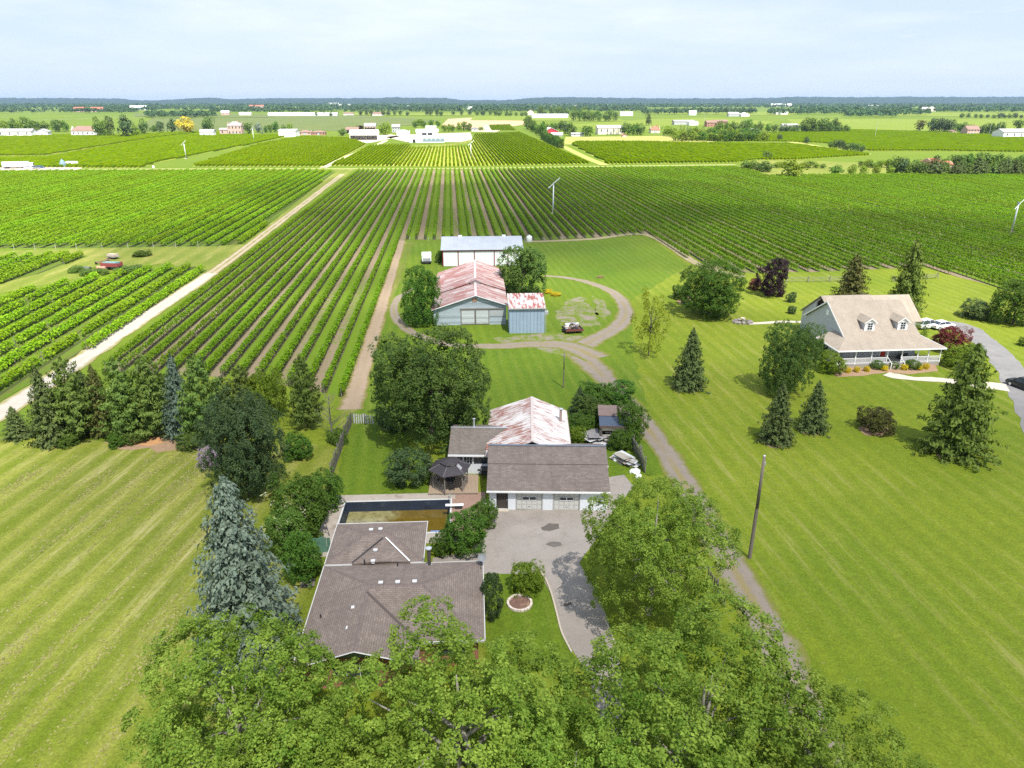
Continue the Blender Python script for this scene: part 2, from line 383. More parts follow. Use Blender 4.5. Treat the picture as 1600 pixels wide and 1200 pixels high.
def conifer_mesh(name, seed, levels, nb, ns, ls, mat, z0=.03, droop=.25, taper=.85, irregular=.18, asp=.45, up=1.0, lift=0.0):
    global rng
    rng = np.random.default_rng(seed); C = []; Nn = []; T = []; S = []
    for li in range(levels):
        f = li/(levels-1); z = z0+(1-z0)*(f**.92); base = .5*(max(0, 1-f)**taper)+.015
        k = max(3, int(nb*(1-f*.6))); ph = rng.uniform(0, 6.28)
        for b in range(k):
            a = ph+6.283*b/k+rng.normal(0, .18); L = base*(1+rng.normal(0, irregular)); bt = rng.uniform(0, 1)
            m = max(2, int(ns*(.25+.75*base/.5)))
            u = rng.uniform(.12, 1, m)**.75
            side = rng.normal(0, 1, m)*.16*L*(1.15-u)+rng.normal(0, .012, m)
            x = np.cos(a)*u*L-np.sin(a)*side; y = np.sin(a)*u*L+np.cos(a)*side
            zz = z-droop*L*u*(1-.45*u*u)+lift*L*u*u+rng.normal(0, .010, m)
            C.append(np.stack([x, y, zz], 1))
            n = np.stack([np.cos(a)*.55+rng.normal(0, .35, m), np.sin(a)*.55+rng.normal(0, .35, m), up+rng.normal(0, .35, m)], 1); Nn.append(n)
            T.append(np.clip(bt*.35+.2*u+rng.uniform(0, .5, m), 0, 1)); S.append(rng.uniform(.6, 1.3, m)*(.75+.25*base/.5))
    C = np.concatenate(C); Nn = np.concatenate(Nn); T = np.concatenate(T); S = np.concatenate(S)
    return quads_mesh(name, leaves(C, Nn, ls*S, asp, .1), T, mat)
def pole_trunk(name, mat, r=.02, n=7, bare=None):
    mb = MB(); mb.tube((0, 0, 0), (0, 0, .96), r, r*.12, n)
    return mb.data(name, mat, True)

L_ = LEAF
TREE = {}
def reg(kind, crown, trunk): TREE.setdefault(kind, []).append((crown, trunk))
for s in (1, 2, 3):
    c, cc = lobed_crown('plane_crown', 20+s, 34, 1600, 40, .0155, .034, L_['plane'], .14, (.13, .22), (.45, .86), low=-.5, fill=.3)
    reg('plane', c, trunk_mesh('plane_trunk', cc, MAT['pale_bark'], .022, .25, 8, s, 22))
for s in (1, 2):
    c, cc = lobed_crown('oak_crown', 40+s, 36, 1700, 32, .0215, .040, L_['oak'], .09, (.15, .24), (.4, .80), low=-.75, fill=.4)
    reg('oak', c, trunk_mesh('oak_trunk', cc, MAT['bark'], .024, .25, 8, s, 12))
for s in (1, 2, 3):
    c, cc = lobed_crown('leafy_crown', 60+s, 26, 860, 24, .034, .055, L_['mid'], .05, (.16, .25), (.4, .78), low=-.7, fill=.25)
    reg('leafy', c, trunk_mesh('leafy_trunk', cc, MAT['bark'], .025, .22, 6, s, 8))
for s in (1, 2):
    c, cc = crown_mesh('airy_crown', 80+s, 46, 2300, .040, (.05, .10), .12, L_['mid'], (.35, .98), up=.4)
    reg('airy', c, trunk_mesh('airy_trunk', cc, MAT['bark'], .018, .3, 6, s, 14))
for s in (1, 2, 3):
    c, cc = lobed_crown('shrub_crown', 100+s, 18, 520, 22, .046, .072, L_['mid'], .0, (.18, .28), (.4, .74), low=-.7, fill=.2)
    reg('shrub', c, trunk_mesh('shrub_stem', cc, MAT['bark'], .02, .1, 5, s, 7))
for s in (1, 2):
    c, cc = crown_mesh('clipped_crown', 120+s, 110, 6000, .048, (.07, .10), .0, L_['dark'], (.8, .9), up=.3)
    reg('clipped', c, trunk_mesh('clipped_stem', cc, MAT['bark'], .02, .1, 5, s, 3))
for s in (1, 2, 3, 4):
    c, cc = crown_mesh('far_crown', 140+s, 22, 620, .135, (.14, .24), .05, L_['wood'], (.35, .82), up=.5)
    reg('far', c, trunk_mesh('far_trunk', cc, MAT['bark'], .03, .2, 5, s, 3))
c = conifer_mesh('blue_spruce_crown', 201, 40, 20, 50, .042, L_['blue'], .02, .20, .60, .19, .6)
reg('bluespruce', c, pole_trunk('spruce_trunk', MAT['bark']))
for s in (1, 2):
    c = conifer_mesh('spruce_crown', 210+s, 32, 17, 36, .068, L_['spruce'], .03, .25, .68, .22, .46); reg('spruce', c, pole_trunk('spruce_trunk', MAT['bark']))
for s in (1, 2):
    c = conifer_mesh('fir_crown', 220+s, 32, 16, 36, .062, L_['fir'], .02, .42, .5, .24, .5, .8); reg('fir', c, pole_trunk('fir_trunk', MAT['bark'], .03))
for s in (1, 2, 3):
    c = conifer_mesh('pine_crown', 230+s, 18, 11, 75, .066, L_['pine'], .10, .05, .45, .26, .4, .7, .12); reg('pine', c, pole_trunk('pine_trunk', MAT['bark'], .026))
for s in (1, 2):
    c = conifer_mesh('far_conifer_crown', 240+s, 12, 7, 6, .15, L_['spruce'], .03, .25, .8, .15, .5); reg('farcon', c, pole_trunk('far_conifer_trunk', MAT['bark'], .03))
for s in (1, 2):
    c = conifer_mesh('arborvitae_crown', 250+s, 26, 9, 8, .07, L_['mid'], .0, -.6, .35, .1, .5, .2); reg('arbor', c, pole_trunk('arborvitae_stem', MAT['bark'], .03))

CNT = {}
def plant(kind, x, y, h, w, label, cat='tree', group=None, leaf=None, name=None, z=0, var=None, wy=None, parts=('trunk', 'crown')):
    i = CNT.get(kind, 0); CNT[kind] = i+1
    cr, tr = TREE[kind][(i if var is None else var) % len(TREE[kind])]
    o = thing(name or (cat.replace(' ', '_')), label, cat, (x, y, z), 0, group)
    a = random.uniform(0, 6.28) if wy is None else 0
    c = link(parts[1], cr, o, (0, 0, 0), a, (w, wy or w, h))
    link(parts[0], tr, o, (0, 0, 0), a, (min(w, h), min(w, h), h))
    if leaf:
        c.material_slots[0].link = 'OBJECT'; c.material_slots[0].material = LEAF[leaf]
    return o
def plant_px(kind, bx, by, ty, wpx, label, cat='tree', **k):
    """base pixel, row of the top, width in pixels"""
    p = at(bx, by); h = max(.3, hgt(by, ty)); w = wpx*rng_m(bx, by, h*.5)
    return plant(kind, p.x, p.y, h, w, label, cat, **k)

# ------------------------------------------------------------------ ground
SP = 2.65
def M_lawn(name, head, a, b, straw=(.30, .27, .10), period=2.0, amp=.5, strawf=.5, seed=0):
    m, t = new_mat(name); p = posco(t)
    q = t.mapping(p, rot=(0, 0, R(head)))                     # q.x across the mowing, q.y along it
    s = t.n('ShaderNodeSeparateXYZ', {0: q})
    wob = t.noise(p, .05, 2)
    ph = t.math('ADD', t.math('MULTIPLY', s.outputs[0], 2*math.pi/period), t.math('MULTIPLY', wob, 1.6))
    st = t.math('MULTIPLY_ADD', t.math('SINE', ph), .5, .5)
    st = t.math('MULTIPLY', st, t.ramp(t.noise(t.mapping(q, (.30, .02, 1)), 1, 3), .2, .55))
    n1 = t.noise(p, .035+.001*seed, 4, .6); n2 = t.noise(p, .35, 5, .7); n3 = t.noise(p, 5.5, 4, .75)
    c = t.mix(t.math('MULTIPLY_ADD', st, amp, t.math('MULTIPLY', t.math('SUBTRACT', n1, .38), 1.1)), a, b)
    dk = t.ramp(n2, .25, .75)
    c = t.mix(t.math('MULTIPLY', dk, .22), c, hsl(a, .62))
    c = t.mix(t.ramp(n3, .25, .75), hsl_s(t, c, .58), hsl_s(t, c, 1.42))
    c = t.mix(t.ramp(t.noise(p, 1.6, 4, .7), .3, .7), hsl_s(t, c, .84), hsl_s(t, c, 1.16))
    sw = t.noise(t.mapping(q, (1.6, .10, 1)), 1, 6, .78, .2)
    swf = t.math('MULTIPLY', t.math('MULTIPLY', t.ramp(sw, .48, .66), t.ramp(t.noise(p, .045, 3), .38, .60)), t.math('MULTIPLY_ADD', t.ramp(st, .25, .6), .8, .2))
    c = t.mix(t.math('MULTIPLY', swf, strawf), c, straw)
    wd = t.math('MULTIPLY', t.ramp(t.noise(p, .16, 5, .7), .56, .70), .38)
    c = t.mix(wd, c, hsl(a, .85))
    cl = t.ramp(t.noise(p, 1.1, 5, .75), .60, .72)
    c = t.mix(t.math('MULTIPLY', cl, strawf*.6), c, hsl(straw, 1.15))
    return finish(m, t, c, .9, t.noise(p, 9, 4, .8), .9, .06, .12)
def hsl_s(t, c, k): return t.n('ShaderNodeHueSaturation', {'Value': k, 'Color': c}).outputs[0]
def M_vineground(name, soil, grass, edge, phase=0.0, soilamt=.5, green_far=True):
    m, t = new_mat(name); p = posco(t); x = t.n('ShaderNodeSeparateXYZ', {0: p}).outputs[0]
    xr = t.math('ADD', t.math('DIVIDE', x, SP), 1000.0+phase)
    par = t.math('MODULO', t.math('FLOOR', xr), 2.0)           # alternate alleys: tilled or grassed
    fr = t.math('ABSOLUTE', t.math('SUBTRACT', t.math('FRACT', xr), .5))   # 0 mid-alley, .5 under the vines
    nl = t.noise(t.mapping(p, (.25, .012, 1)), 1, 3)
    n2 = t.noise(p, .7, 5, .75); n3 = t.noise(p, 4, 4, .75)
    g = t.math('ADD', t.math('MULTIPLY', par, .34), t.math('ADD', nl, t.math('MULTIPLY', t.math('SUBTRACT', n2, .5), .9)))
    f = t.ramp(g, soilamt-.06, soilamt+.14)
    sc = t.mix(n3, hsl(soil, .65), hsl(soil, 1.25)); gc = t.mix(n3, hsl(grass, .6), hsl(grass, 1.4))
    c = t.mix(f, sc, gc)
    c = t.mix(t.ramp(t.math('ADD', fr, t.math('MULTIPLY', n2, .1)), .36, .47), c, t.mix(n3, hsl(edge, .6), hsl(edge, 1.3)))  # brown trunk strip, with the vines' leaf shade darkened into its colour
    return finish(m, t, c, .95, n3, .8, .08, .1)
def M_field(name, a, b, sx=.05, sy=.006, rowp=0.0, amp=.5):
    m, t = new_mat(name); p = posco(t)
    n1 = t.noise(t.mapping(p, (sx, sy, 1)), 1, 4, .6); n2 = t.noise(p, .02, 4, .6); n3 = t.noise(p, .9, 4, .75)
    c = t.mix(t.math('MULTIPLY_ADD', n1, .9, t.math('MULTIPLY_ADD', n2, .8, -.35)), a, b)
    c = t.mix(n3, hsl_s(t, c, .6), hsl_s(t, c, 1.4))
    if rowp:
        x = t.n('ShaderNodeSeparateXYZ', {0: p}).outputs[0]
        f = t.math('MULTIPLY', t.ramp(t.math('PINGPONG', x, rowp/2), rowp*.18, rowp*.42), amp)
        c = t.mix(f, c, hsl(a, .5))
    return finish(m, t, c, .92, n3, .6, .15, .1)
def M_lane(name, track, mid, edge):
    """u 0..1 across the lane, v metres along"""
    m, t = new_mat(name); p = posco(t); u = t.n('ShaderNodeSeparateXYZ', {0: uvco(t)}).outputs[0]
    n1 = t.noise(p, .8, 6, .75); n2 = t.noise(p, 9, 4, .8); n3 = t.noise(p, .16, 3)
    d = t.math('ABSOLUTE', t.math('SUBTRACT', u, .5))
    dn = t.math('ADD', d, t.math('MULTIPLY', t.math('SUBTRACT', n1, .5), .42))
    tr = t.mix(n2, hsl(track, .62), hsl(track, 1.32)); tr = t.mix(t.ramp(n1, .45, .75), tr, hsl(track, .78))
    md = t.mix(n2, hsl(mid, .6), hsl(mid, 1.35)); ed = t.mix(n2, hsl(edge, .55), hsl(edge, 1.35))
    mf = t.math('MULTIPLY', t.math('SUBTRACT', 1, t.ramp(dn, .04, .15)), t.ramp(t.math('ADD', n3, t.math('MULTIPLY', n1, .5)), .52, .85))
    c = t.mix(mf, tr, md)
    c = t.mix(t.ramp(dn, .30, .44), c, ed)
    return finish(m, t, c, .95, n2, .7, .05, .15)
def M_asphalt(name, a, b):
    m, t = new_mat(name); p = posco(t)
    n1 = t.noise(p, .18, 5, .6); n2 = t.noise(p, 14, 3, .8); n4 = t.noise(p, .7, 6, .7)
    c = t.mix(t.ramp(n1, .3, .7), a, b)
    c = t.mix(t.ramp(n4, .5, .8), c, hsl(a, .82))
    c = t.mix(n2, hsl_s(t, c, .78), hsl_s(t, c, 1.22))
    v = t.n('ShaderNodeTexVoronoi', {'Vector': t.n('ShaderNodeVectorMath', {0: p, 1: t.n('ShaderNodeTexNoise', {'Vector': p, 'Scale': .9}).outputs[1]}, operation='ADD').outputs[0], 'Scale': .22}, feature='DISTANCE_TO_EDGE').outputs[0]
    c = t.mix(t.math('MULTIPLY', t.math('SUBTRACT', 1, t.ramp(v, .003, .010)), .16), c, hsl(a, .5))
    return finish(m, t, c, .9, n2, .5, .02, .2)

GRASS_A, GRASS_B = (.118, .170, .011), (.262, .282, .024)
lawn_right = M_lawn('lawn_right', -2.5, GRASS_A, GRASS_B, period=2.3, amp=.17, strawf=.6)
lawn_left = M_lawn('lawn_left', 11.5, (.120, .162, .012), (.290, .285, .060), (.40, .36, .17), period=3.0, amp=.50, strawf=.8, seed=3)
MAT['yard_grass'] = M_lawn('yard_grass', -3, (.084, .146, .010), (.185, .232, .018), period=1.8, amp=.2, strawf=.25, seed=5)
MAT['rough_grass'] = M_lawn('rough_grass', 0, (.110, .150, .018), (.27, .25, .065), (.40, .32, .14), period=5, amp=.2, strawf=.6, seed=8)
MAT['soil'] = M('bare_soil', (.26, .20, .15), .95, .35, .6, .5, c2=(.36, .26, .17), sc2=.3)
MAT['mulch'] = M('mulch', (.30, .20, .125), .95, .4, 2, .6)
def M_worn():
    m, t = new_mat('worn_ground'); p = posco(t); n = t.noise(p, .42, 6, .75); n3 = t.noise(p, 6, 4, .8)
    g = t.mix(t.noise(p, .3, 4), (.070, .125, .010), (.165, .210, .018)); d = t.mix(t.noise(p, 1.1, 5), (.15, .12, .10), (.31, .265, .215))
    c = t.mix(t.ramp(n, .44, .60), g, d); c = t.mix(n3, hsl_s(t, c, .65), hsl_s(t, c, 1.35))
    return finish(m, t, c, .95, n3, .8, .05, .1)
MAT['worn'] = M_worn()
MAT['dirt_gravel'] = M('gravel', (.27, .245, .225), .95, .3, 1.2, .6, c2=(.15, .15, .05), sc2=.35)
MAT['asphalt'] = M_asphalt('asphalt', (.250, .220, .192), (.325, .288, .254))
MAT['road'] = M_asphalt('drive_asphalt', (.175, .17, .165), (.235, .225, .22))
MAT['concrete'] = M('concrete', (.36, .315, .265), .9, .2, 1.2, .3, c2=(.24, .20, .165), sc2=.7)
MAT['pale_concrete'] = M('pale_concrete', (.50, .44, .36), .9, .12, 1.2, .3)
MAT['paver'] = m_brick('clay_paver', (.34, .20, .15), (.40, .27, .205), (.26, .2, .16))

def frame_sheet(name, ext, hole, z, mat, n=1):
    (X0, X1, Y0, Y1), (a, b, c, d) = ext, hole
    mb = MB()
    for q in (((X0, Y0), (X1, Y0), (X1, c), (X0, c)), ((X0, d), (X1, d), (X1, Y1), (X0, Y1)), ((X0, c), (a, c), (a, d), (X0, d)), ((b, c), (X1, c), (X1, d), (b, d))):
        mb.poly([(x, y, z) for x, y in q])
    return props(mb.build(name, mat), kind='structure')
HOLE = (-12.6, -.3, 56.9, 64.6)
MAT['ground'] = M_field('countryside', (.070, .125, .010), (.130, .170, .016), .004, .004)
frame_sheet('ground', (-14000, 14000, -400, 16000), HOLE, -.03, MAT['ground'])

def ragged(pts, step=1.6, jit=.35, closed=True):
    out = []
    n = len(pts)
    for i in range(n if closed else n-1):
        a, b = pts[i], pts[(i+1) % n]; d = (b-a).length; k = max(1, min(60, int(d/step)))
        nrm = Vector((-(b-a).y, (b-a).x, 0)).normalized() if d > 0 else Vector()
        for j in range(k):
            q = a.lerp(b, j/k)
            out.append(q+nrm*(pnoise(q*.45)*jit*1.3+pnoise(q*1.7)*jit*.5 if j else 0))
    return out
def sheet(name, px, z, mat, jit=.3, step=1.6, kind='structure', world=False):
    pts = [Vector((p[0], p[1], 0)) if world else at(*p) for p in px]
    pts = ragged(pts, step, jit); mb = MB(); mb.slab([(p.x, p.y, z) for p in pts], .02, 0)
    return props(mb.build(name, mat), kind=kind)
def catmull(ps, k=8):
    out = []; ps = [ps[0]*2-ps[1]]+ps+[ps[-1]*2-ps[-2]]
    for i in range(1, len(ps)-2):
        p0, p1, p2, p3 = ps[i-1:i+3]
        for j in range(k):
            t = j/k
            out.append(.5*((2*p1)+(p2-p0)*t+(2*p0-5*p1+4*p2-p3)*t*t+(3*p1-p0-3*p2+p3)*t**3))
    out.append(ps[-2]); return out
def ribbon(name, px, widths, z, mat, k=8, world=False):
    ps = [Vector((p[0], p[1], 0)) if world else at(*p) for p in px]
    ws = widths if isinstance(widths, (list, tuple)) else [widths]*len(ps)
    c = catmull(ps, k); n = len(c); V = []; F = []; UV = []; acc = 0
    for i, p in enumerate(c):
        d = (c[min(i+1, n-1)]-c[max(i-1, 0)]).normalized(); nr = Vector((d.y, -d.x, 0))
        f = i/k; w = ws[min(int(f), len(ws)-1)]*(1-f % 1)+ws[min(int(f)+1, len(ws)-1)]*(f % 1)
        if i: acc += (p-c[i-1]).length
        for j in range(5):
            u = j/4; jj = (pnoise(p*.45+Vector((j*5, 0, 0)))*.55+pnoise(p*1.4+Vector((j*5, 0, 0)))*.25)*min(1, w/3.2) if j in (0, 4) else 0
            q = p+nr*((u-.5)*w+jj); V.append((q.x, q.y, z)); UV.append((u, acc))
    for i in range(n-1):
        for j in range(4): a = i*5+j; F.append((a, a+1, a+6, a+5))
    me = bpy.data.meshes.new(name); me.from_pydata(V, [], F); me.materials.append(mat)
    uv = me.uv_layers.new(name='UVMap').data
    for l in me.loops: uv[l.index].uv = UV[l.vertex_index]
    return props(link(name, me), kind='structure')

frame_sheet('lawn', (-40, 190, -40, 205), HOLE, 0.0, lawn_right)
sheet('lawn', [(-500, 720), (0, 684), (200, 690), (330, 690), (470, 690), (525, 700), (530, 745), (505, 800), (512, 850), (470, 1000), (430, 1400), (-700, 1400)], .012, lawn_left, .5)
sheet('lawn', [(535, 640), (600, 480), (640, 380), (850, 378), (1012, 368), (1075, 415), (985, 470), (990, 560), (1040, 740), (945, 745), (760, 700), (640, 690), (690, 770), (525, 778), (528, 735), (550, 660)], .010, MAT['yard_grass'], .5)
sheet('rough_grass', [(-200, 500), (0, 458), (65, 446), (250, 412), (330, 424), (545, 272), (555, 264), (525, 264), (385, 382), (0, 392), (-200, 396)], .012, MAT['rough_grass'], .8, 3)
sheet('rough_grass', [(530, 655), (548, 600), (632, 378), (648, 378), (605, 490), (560, 640)], .014, MAT['rough_grass'], .4, 3)

lane = M_lane('gravel_lane', (.235, .198, .162), (.225, .185, .085), (.155, .165, .03))
pale_lane = M_lane('pale_lane', (.36, .33, .29), (.33, .295, .24), (.22, .20, .08))
dirt_lane = M_lane('dirt_lane', (.34, .28, .20), (.14, .15, .03), (.16, .16, .035))
ribbon('gravel_lane', [(1310, 1240), (1198, 980), (1112, 830), (1045, 715), (985, 635), (935, 580), (905, 548), (930, 530), (965, 510), (978, 487), (962, 460), (925, 443), (885, 434), (850, 431)], [3.6, 3.5, 3.4, 3.2, 3.4, 4.6, 5.4, 4.2, 3.7, 3.4, 3.0, 2.6, 2.2, 1.8], .022, lane)
ribbon('gravel_lane', [(935, 560), (885, 540), (830, 538), (770, 541), (700, 538), (640, 517), (616, 490), (622, 466), (650, 450)], [5.5, 4.6, 3.6, 3.0, 2.4, 2.2, 2.0, 1.8, 1.4], .026, lane)
ribbon('field_lane', [(-120, 715), (0, 645), (80, 594), (190, 520), (270, 467), (330, 427)], [4.4, 4.4, 4.2, 4, 4, 3.6], .026, pale_lane)
ribbon('field_lane', [(330, 427), (365, 402), (420, 360), (480, 314), (535, 272)], 3.2, .024, dirt_lane)
ribbon('bare_headland', [(548, 640), (566, 580), (590, 500), (612, 430), (628, 376)], [3.6, 3.2, 2.8, 2.4, 2.2], .028, M_lane('headland', (.31, .235, .165), (.28, .215, .14), (.17, .16, .04)))
ribbon('field_road', [(-260, 268), (0, 265), (400, 264), (700, 263.5), (900, 260.5), (1150, 257.5)], 7.5, .05, M_lane('road_track', (.27, .27, .11), (.22, .26, .06), (.18, .23, .03)))
ribbon('headland', [(820, 378), (920, 374), (1010, 367), (1090, 412), (1160, 433)], 3.0, .03, M_lane('headland_track', (.32, .27, .17), (.26, .23, .09), (.15, .15, .03)))
sheet('worn_ground', [(868, 488), (885, 470), (908, 462), (928, 482), (940, 508), (905, 512), (878, 510)], .024, MAT['worn'], .9, .8)
sheet('worn_ground', [(925, 462), (944, 470), (954, 488), (946, 500), (932, 492)], .024, MAT['worn'], .7, .8)
sheet('worn_ground', [(770, 528), (860, 520), (905, 524), (930, 532), (880, 556), (800, 540)], .018, MAT['worn'], 1.0, 1)
# tarmac court and drive
sheet('driveway', [(764, 797), (908, 797), (912, 762), (940, 748), (975, 742), (990, 760), (960, 800), (905, 880), (935, 930), (955, 985), (968, 1030), (975, 1090), (1010, 1180), (1080, 1300), (980, 1300), (935, 1120), (922, 1060), (878, 990), (862, 935), (845, 897), (757, 897), (676, 886), (676, 872), (735, 862), (757, 838)], .030, MAT['asphalt'], .08, 1.2)
sheet('oil_stain', [(845, 825), (858, 818), (873, 819), (874, 826), (858, 830), (848, 829)], .052, M('oil_stain', (.115, .10, .085), .8, .3, 2), .12, .3)
sheet('oil_stain', [(853, 851), (862, 847), (876, 848), (878, 852), (866, 855)], .052, MAT['dark'] and M('oil_stain', (.13, .115, .10), .8, .3, 2), .1, .3)
sheet('oil_stain', [(880, 944), (892, 941), (894, 946), (884, 948)], .052, M('oil_stain', (.09, .08, .07), .8, .3, 2), .1, .25)
sheet('garden_lawn', [(757, 897), (845, 897), (861, 930), (877, 990), (905, 1040), (760, 1060)], .040, MAT['yard_grass'], .06)
sheet('mulch_bed', [(160, 690), (240, 684), (300, 690), (325, 700), (260, 705), (180, 700)], .030, MAT['mulch'], .8, .8)
sheet('bare_soil', [(205, 688), (250, 682), (262, 690), (235, 697), (208, 696)], .045, M('orange_soil', (.44, .24, .11), .95, .3, 1.5, .4), .5, .6)

# ------------------------------------------------------------------ vineyards
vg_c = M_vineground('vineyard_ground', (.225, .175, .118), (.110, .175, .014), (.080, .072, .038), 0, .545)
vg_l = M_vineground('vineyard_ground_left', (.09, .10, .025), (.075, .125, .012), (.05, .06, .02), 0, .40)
CENTRAL = [(150, 578), (335, 432), (549, 273), (560, 267), (900, 264), (1150, 262), (1200, 276), (1400, 274), (1800, 272), (1800, 520), (1600, 462), (1556, 448), (1480, 428), (1442, 417), (1300, 424), (1161, 427), (1094, 415), (1012, 366), (850, 375), (632, 374), (590, 480), (540, 622), (400, 592), (250, 586)]
LEFTMAIN = [(-420, 392), (0, 388), (340, 385), (380, 381), (524, 268), (480, 267), (0, 269), (-420, 271)]
LEFTNEAR = [(-160, 520), (0, 468), (63, 450), (245, 420), (312, 416), (322, 424), (180, 523), (90, 574), (0, 628), (-160, 722)]
LEFTSMALL = [(-140, 425), (0, 403), (120, 397), (138, 400), (60, 428), (0, 444), (-140, 480)]
FARC = [(518, 259), (578, 228), (636, 226), (650, 232), (735, 229), (742, 210), (812, 207), (880, 238), (922, 256), (700, 260)]
FARC2 = [(768, 204), (764, 196), (796, 195), (806, 204)]
FARR = [(950, 256), (893, 226), (900, 222), (1000, 222), (1080, 224), (1240, 226), (1360, 243), (1240, 250), (1180, 250), (1150, 254)]
FARL1 = [(300, 260), (405, 226), (470, 214), (545, 216), (572, 226), (508, 260)]
FARL2 = [(-200, 262), (-200, 252), (75, 247), (245, 216), (330, 207), (400, 212), (470, 209), (400, 224), (245, 254), (220, 262), (110, 262)]
FARL3 = [(-200, 245), (-200, 214), (30, 212), (190, 212), (320, 206), (235, 216), (70, 243)]
FARRR = [(1060, 219), (1220, 208), (1320, 203), (1420, 206), (1700, 218), (1700, 240), (1480, 236), (1360, 236), (1290, 224), (1240, 222)]
FARR4 = [(1230, 186), (1700, 186), (1700, 202), (1450, 205), (1320, 201), (1240, 196)]
FARM = [(930, 192), (1020, 186), (1120, 184), (1210, 190), (1190, 196), (1050, 196), (1000, 204), (930, 202), (880, 196)]

def px_poly(px): return [at(*p) for p in px]
def spans(poly, x):
    ys = []; n = len(poly)
    for i in range(n):
        a, b = poly[i], poly[(i+1) % n]
        if (a.x <= x) != (b.x <= x): ys.append(a.y+(b.y-a.y)*(x-a.x)/(b.x-a.x))
    ys.sort(); return [(ys[i], ys[i+1]) for i in range(0, len(ys)-1, 2)]

def vine_mesh(L, dens, ls, seed, mat, hw=.30, name='vine_foliage', pitch=1.2, zc=1.18, hz=.62):
    global rng
    rng = np.random.default_rng(seed); n = int(L*dens)
    y = rng.uniform(-L/2, L/2, n)
    kk = np.arange(int(L/pitch)+3); hv = rng.uniform(.70, 1.18, len(kk)); gap = rng.uniform(0, 1, len(kk)) < .03
    ci = np.clip(((y+L/2)/pitch).astype(int), 0, len(kk)-1)
    keep = ~gap[ci] | (rng.uniform(0, 1, n) < .25); y = y[keep]; ci = ci[keep]; n = len(y)
    y0 = (ci+.5)*pitch-L/2; q = (y-y0)/(pitch*.5); y = y0+(y-y0)*(.8+.3*hv[ci]); lump = np.sqrt(np.clip(1-.62*q*q, .1, 1))
    a = rng.uniform(0, math.pi, n); rr = np.sqrt(rng.uniform(.15, 1.1, n))
    x = np.cos(a)*rr*hw*1.35*hv[ci]*lump+rng.normal(0, .05, n); z = zc-hz*.8+np.sin(a)*rr*1.6*hz*(.55+.5*hv[ci])*(.45+.55*lump)+rng.normal(0, .06, n)
    N = np.stack([np.cos(a)*.9+rng.normal(0, .4, n), rng.normal(0, .45, n), np.sin(a)*.8+.35+rng.normal(0, .35, n)], 1)
    T = np.clip(rng.beta(1.6, 2, n)*.85+(hv[ci]-.9)*.5, 0, 1)
    return quads_mesh(name, leaves(np.stack([x, y, z], 1), N, ls*rng.uniform(.7, 1.3, n), .8, .15), T, mat)
def post_mesh(L, seed):
    rd = random.Random(seed); mb = MB(); y = -L/2
    while y < L/2:
        mb.box(-.03, .03, y-.03, y+.03, 0, 1.75); y += 6
    y = -L/2+.6
    while y < L/2:
        q = rd.uniform(-.04, .04); mb.tube((0, y, 0), (q, y+q, .85), .05, .035, 4, 1, False); y += 1.25
    return mb.data('trellis_post', [MAT['wood_grey'], VTRUNK])
VTRUNK = M('vine_trunk', (.24, .185, .13), .95, .3, 5)
LENS = (12, 22, 40, 75, 140, 250, 420)
VM = {}
def vine_lib(tag, dens, ls, mat, seed, **k):
    VM[tag] = {L: [vine_mesh(L, dens, ls, seed+i*17+j, mat, **k) for j in range(2)] for i, L in enumerate(LENS)}
vine_lib('central', 60, .33, LEAF['vine'], 400)
vine_lib('left', 62, .42, LEAF['vine_pale'], 500, hw=.62, pitch=1.9, zc=1.15, hz=.72)
VM['posts'] = {L: post_mesh(L, L) for L in LENS}
ROWS = []
def relabel(order, fmt, lim=48):
    """counted from a landmark, row by row"""
    for i, o in enumerate(sorted(ROWS, key=order)[:lim]):
        if order(o) < 9e8: o['label'] = fmt % ordinal(i)
def vine_rows(poly_px, tag, label, group, posts=True, hs=1.0, wob=2.0, SP=SP, namer=None):
    ROWS.clear()
    poly = px_poly(poly_px); xs = [p.x for p in poly]; n = 0; off = 0 if SP < 3 else (max(xs)-1.0) % SP; k0 = math.ceil((min(xs)-off)/SP); k1 = math.floor((max(xs)-off)/SP)
    for k in range(k0, k1+1):
        x = k*SP+off
        for y0, y1 in spans(poly, x):
            y0 += random.uniform(-.3, wob*.2); y1 -= random.uniform(0, wob)
            L = y1-y0
            if L < 6: continue
            # a row whose nearer part lies outside the picture is cut to what can be seen
            vis = abs((x*math.cos(YAW)-y1*math.sin(YAW))/(x*math.sin(YAW)+y1*math.cos(YAW)))
            if vis > .80: continue
            Lm = min(LENS, key=lambda q: abs(math.log(q/L)))
            o = thing('vine_row', label if namer is None else (namer(x, n) or label), 'vine row', (x, (y0+y1)/2, 0), 0, group); ROWS.append(o)
            f = link('foliage', VM[tag][Lm][n % 2], o, scale=(random.uniform(.9, 1.12), L/Lm*(1 if n % 3 else -1), hs*random.uniform(.93, 1.06)))
            if posts: link('trellis_post', VM['posts'][Lm], o, scale=(1, L/Lm, 1))['kind'] = 'stuff'
            n += 1
    return n
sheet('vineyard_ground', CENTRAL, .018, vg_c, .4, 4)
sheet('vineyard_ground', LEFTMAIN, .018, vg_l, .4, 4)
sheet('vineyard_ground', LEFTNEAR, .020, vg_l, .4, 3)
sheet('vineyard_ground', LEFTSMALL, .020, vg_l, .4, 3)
n1 = vine_rows(CENTRAL, 'central', 'long row of green grapevines in the big block above the farmhouse lawn', 'vine rows of the block behind the barns')
STRIP = at(600, 460).x
relabel(lambda o: STRIP-o.location.x if o.location.x < STRIP-.5 else 1e9, '%s vine row left of the bare soil strip beside the barns')
relabel(lambda o: o.location.x-STRIP if o.location.x > STRIP-.5 else 1e9, '%s vine row right of the bare soil strip, ending behind the barns and mown yard', 34)
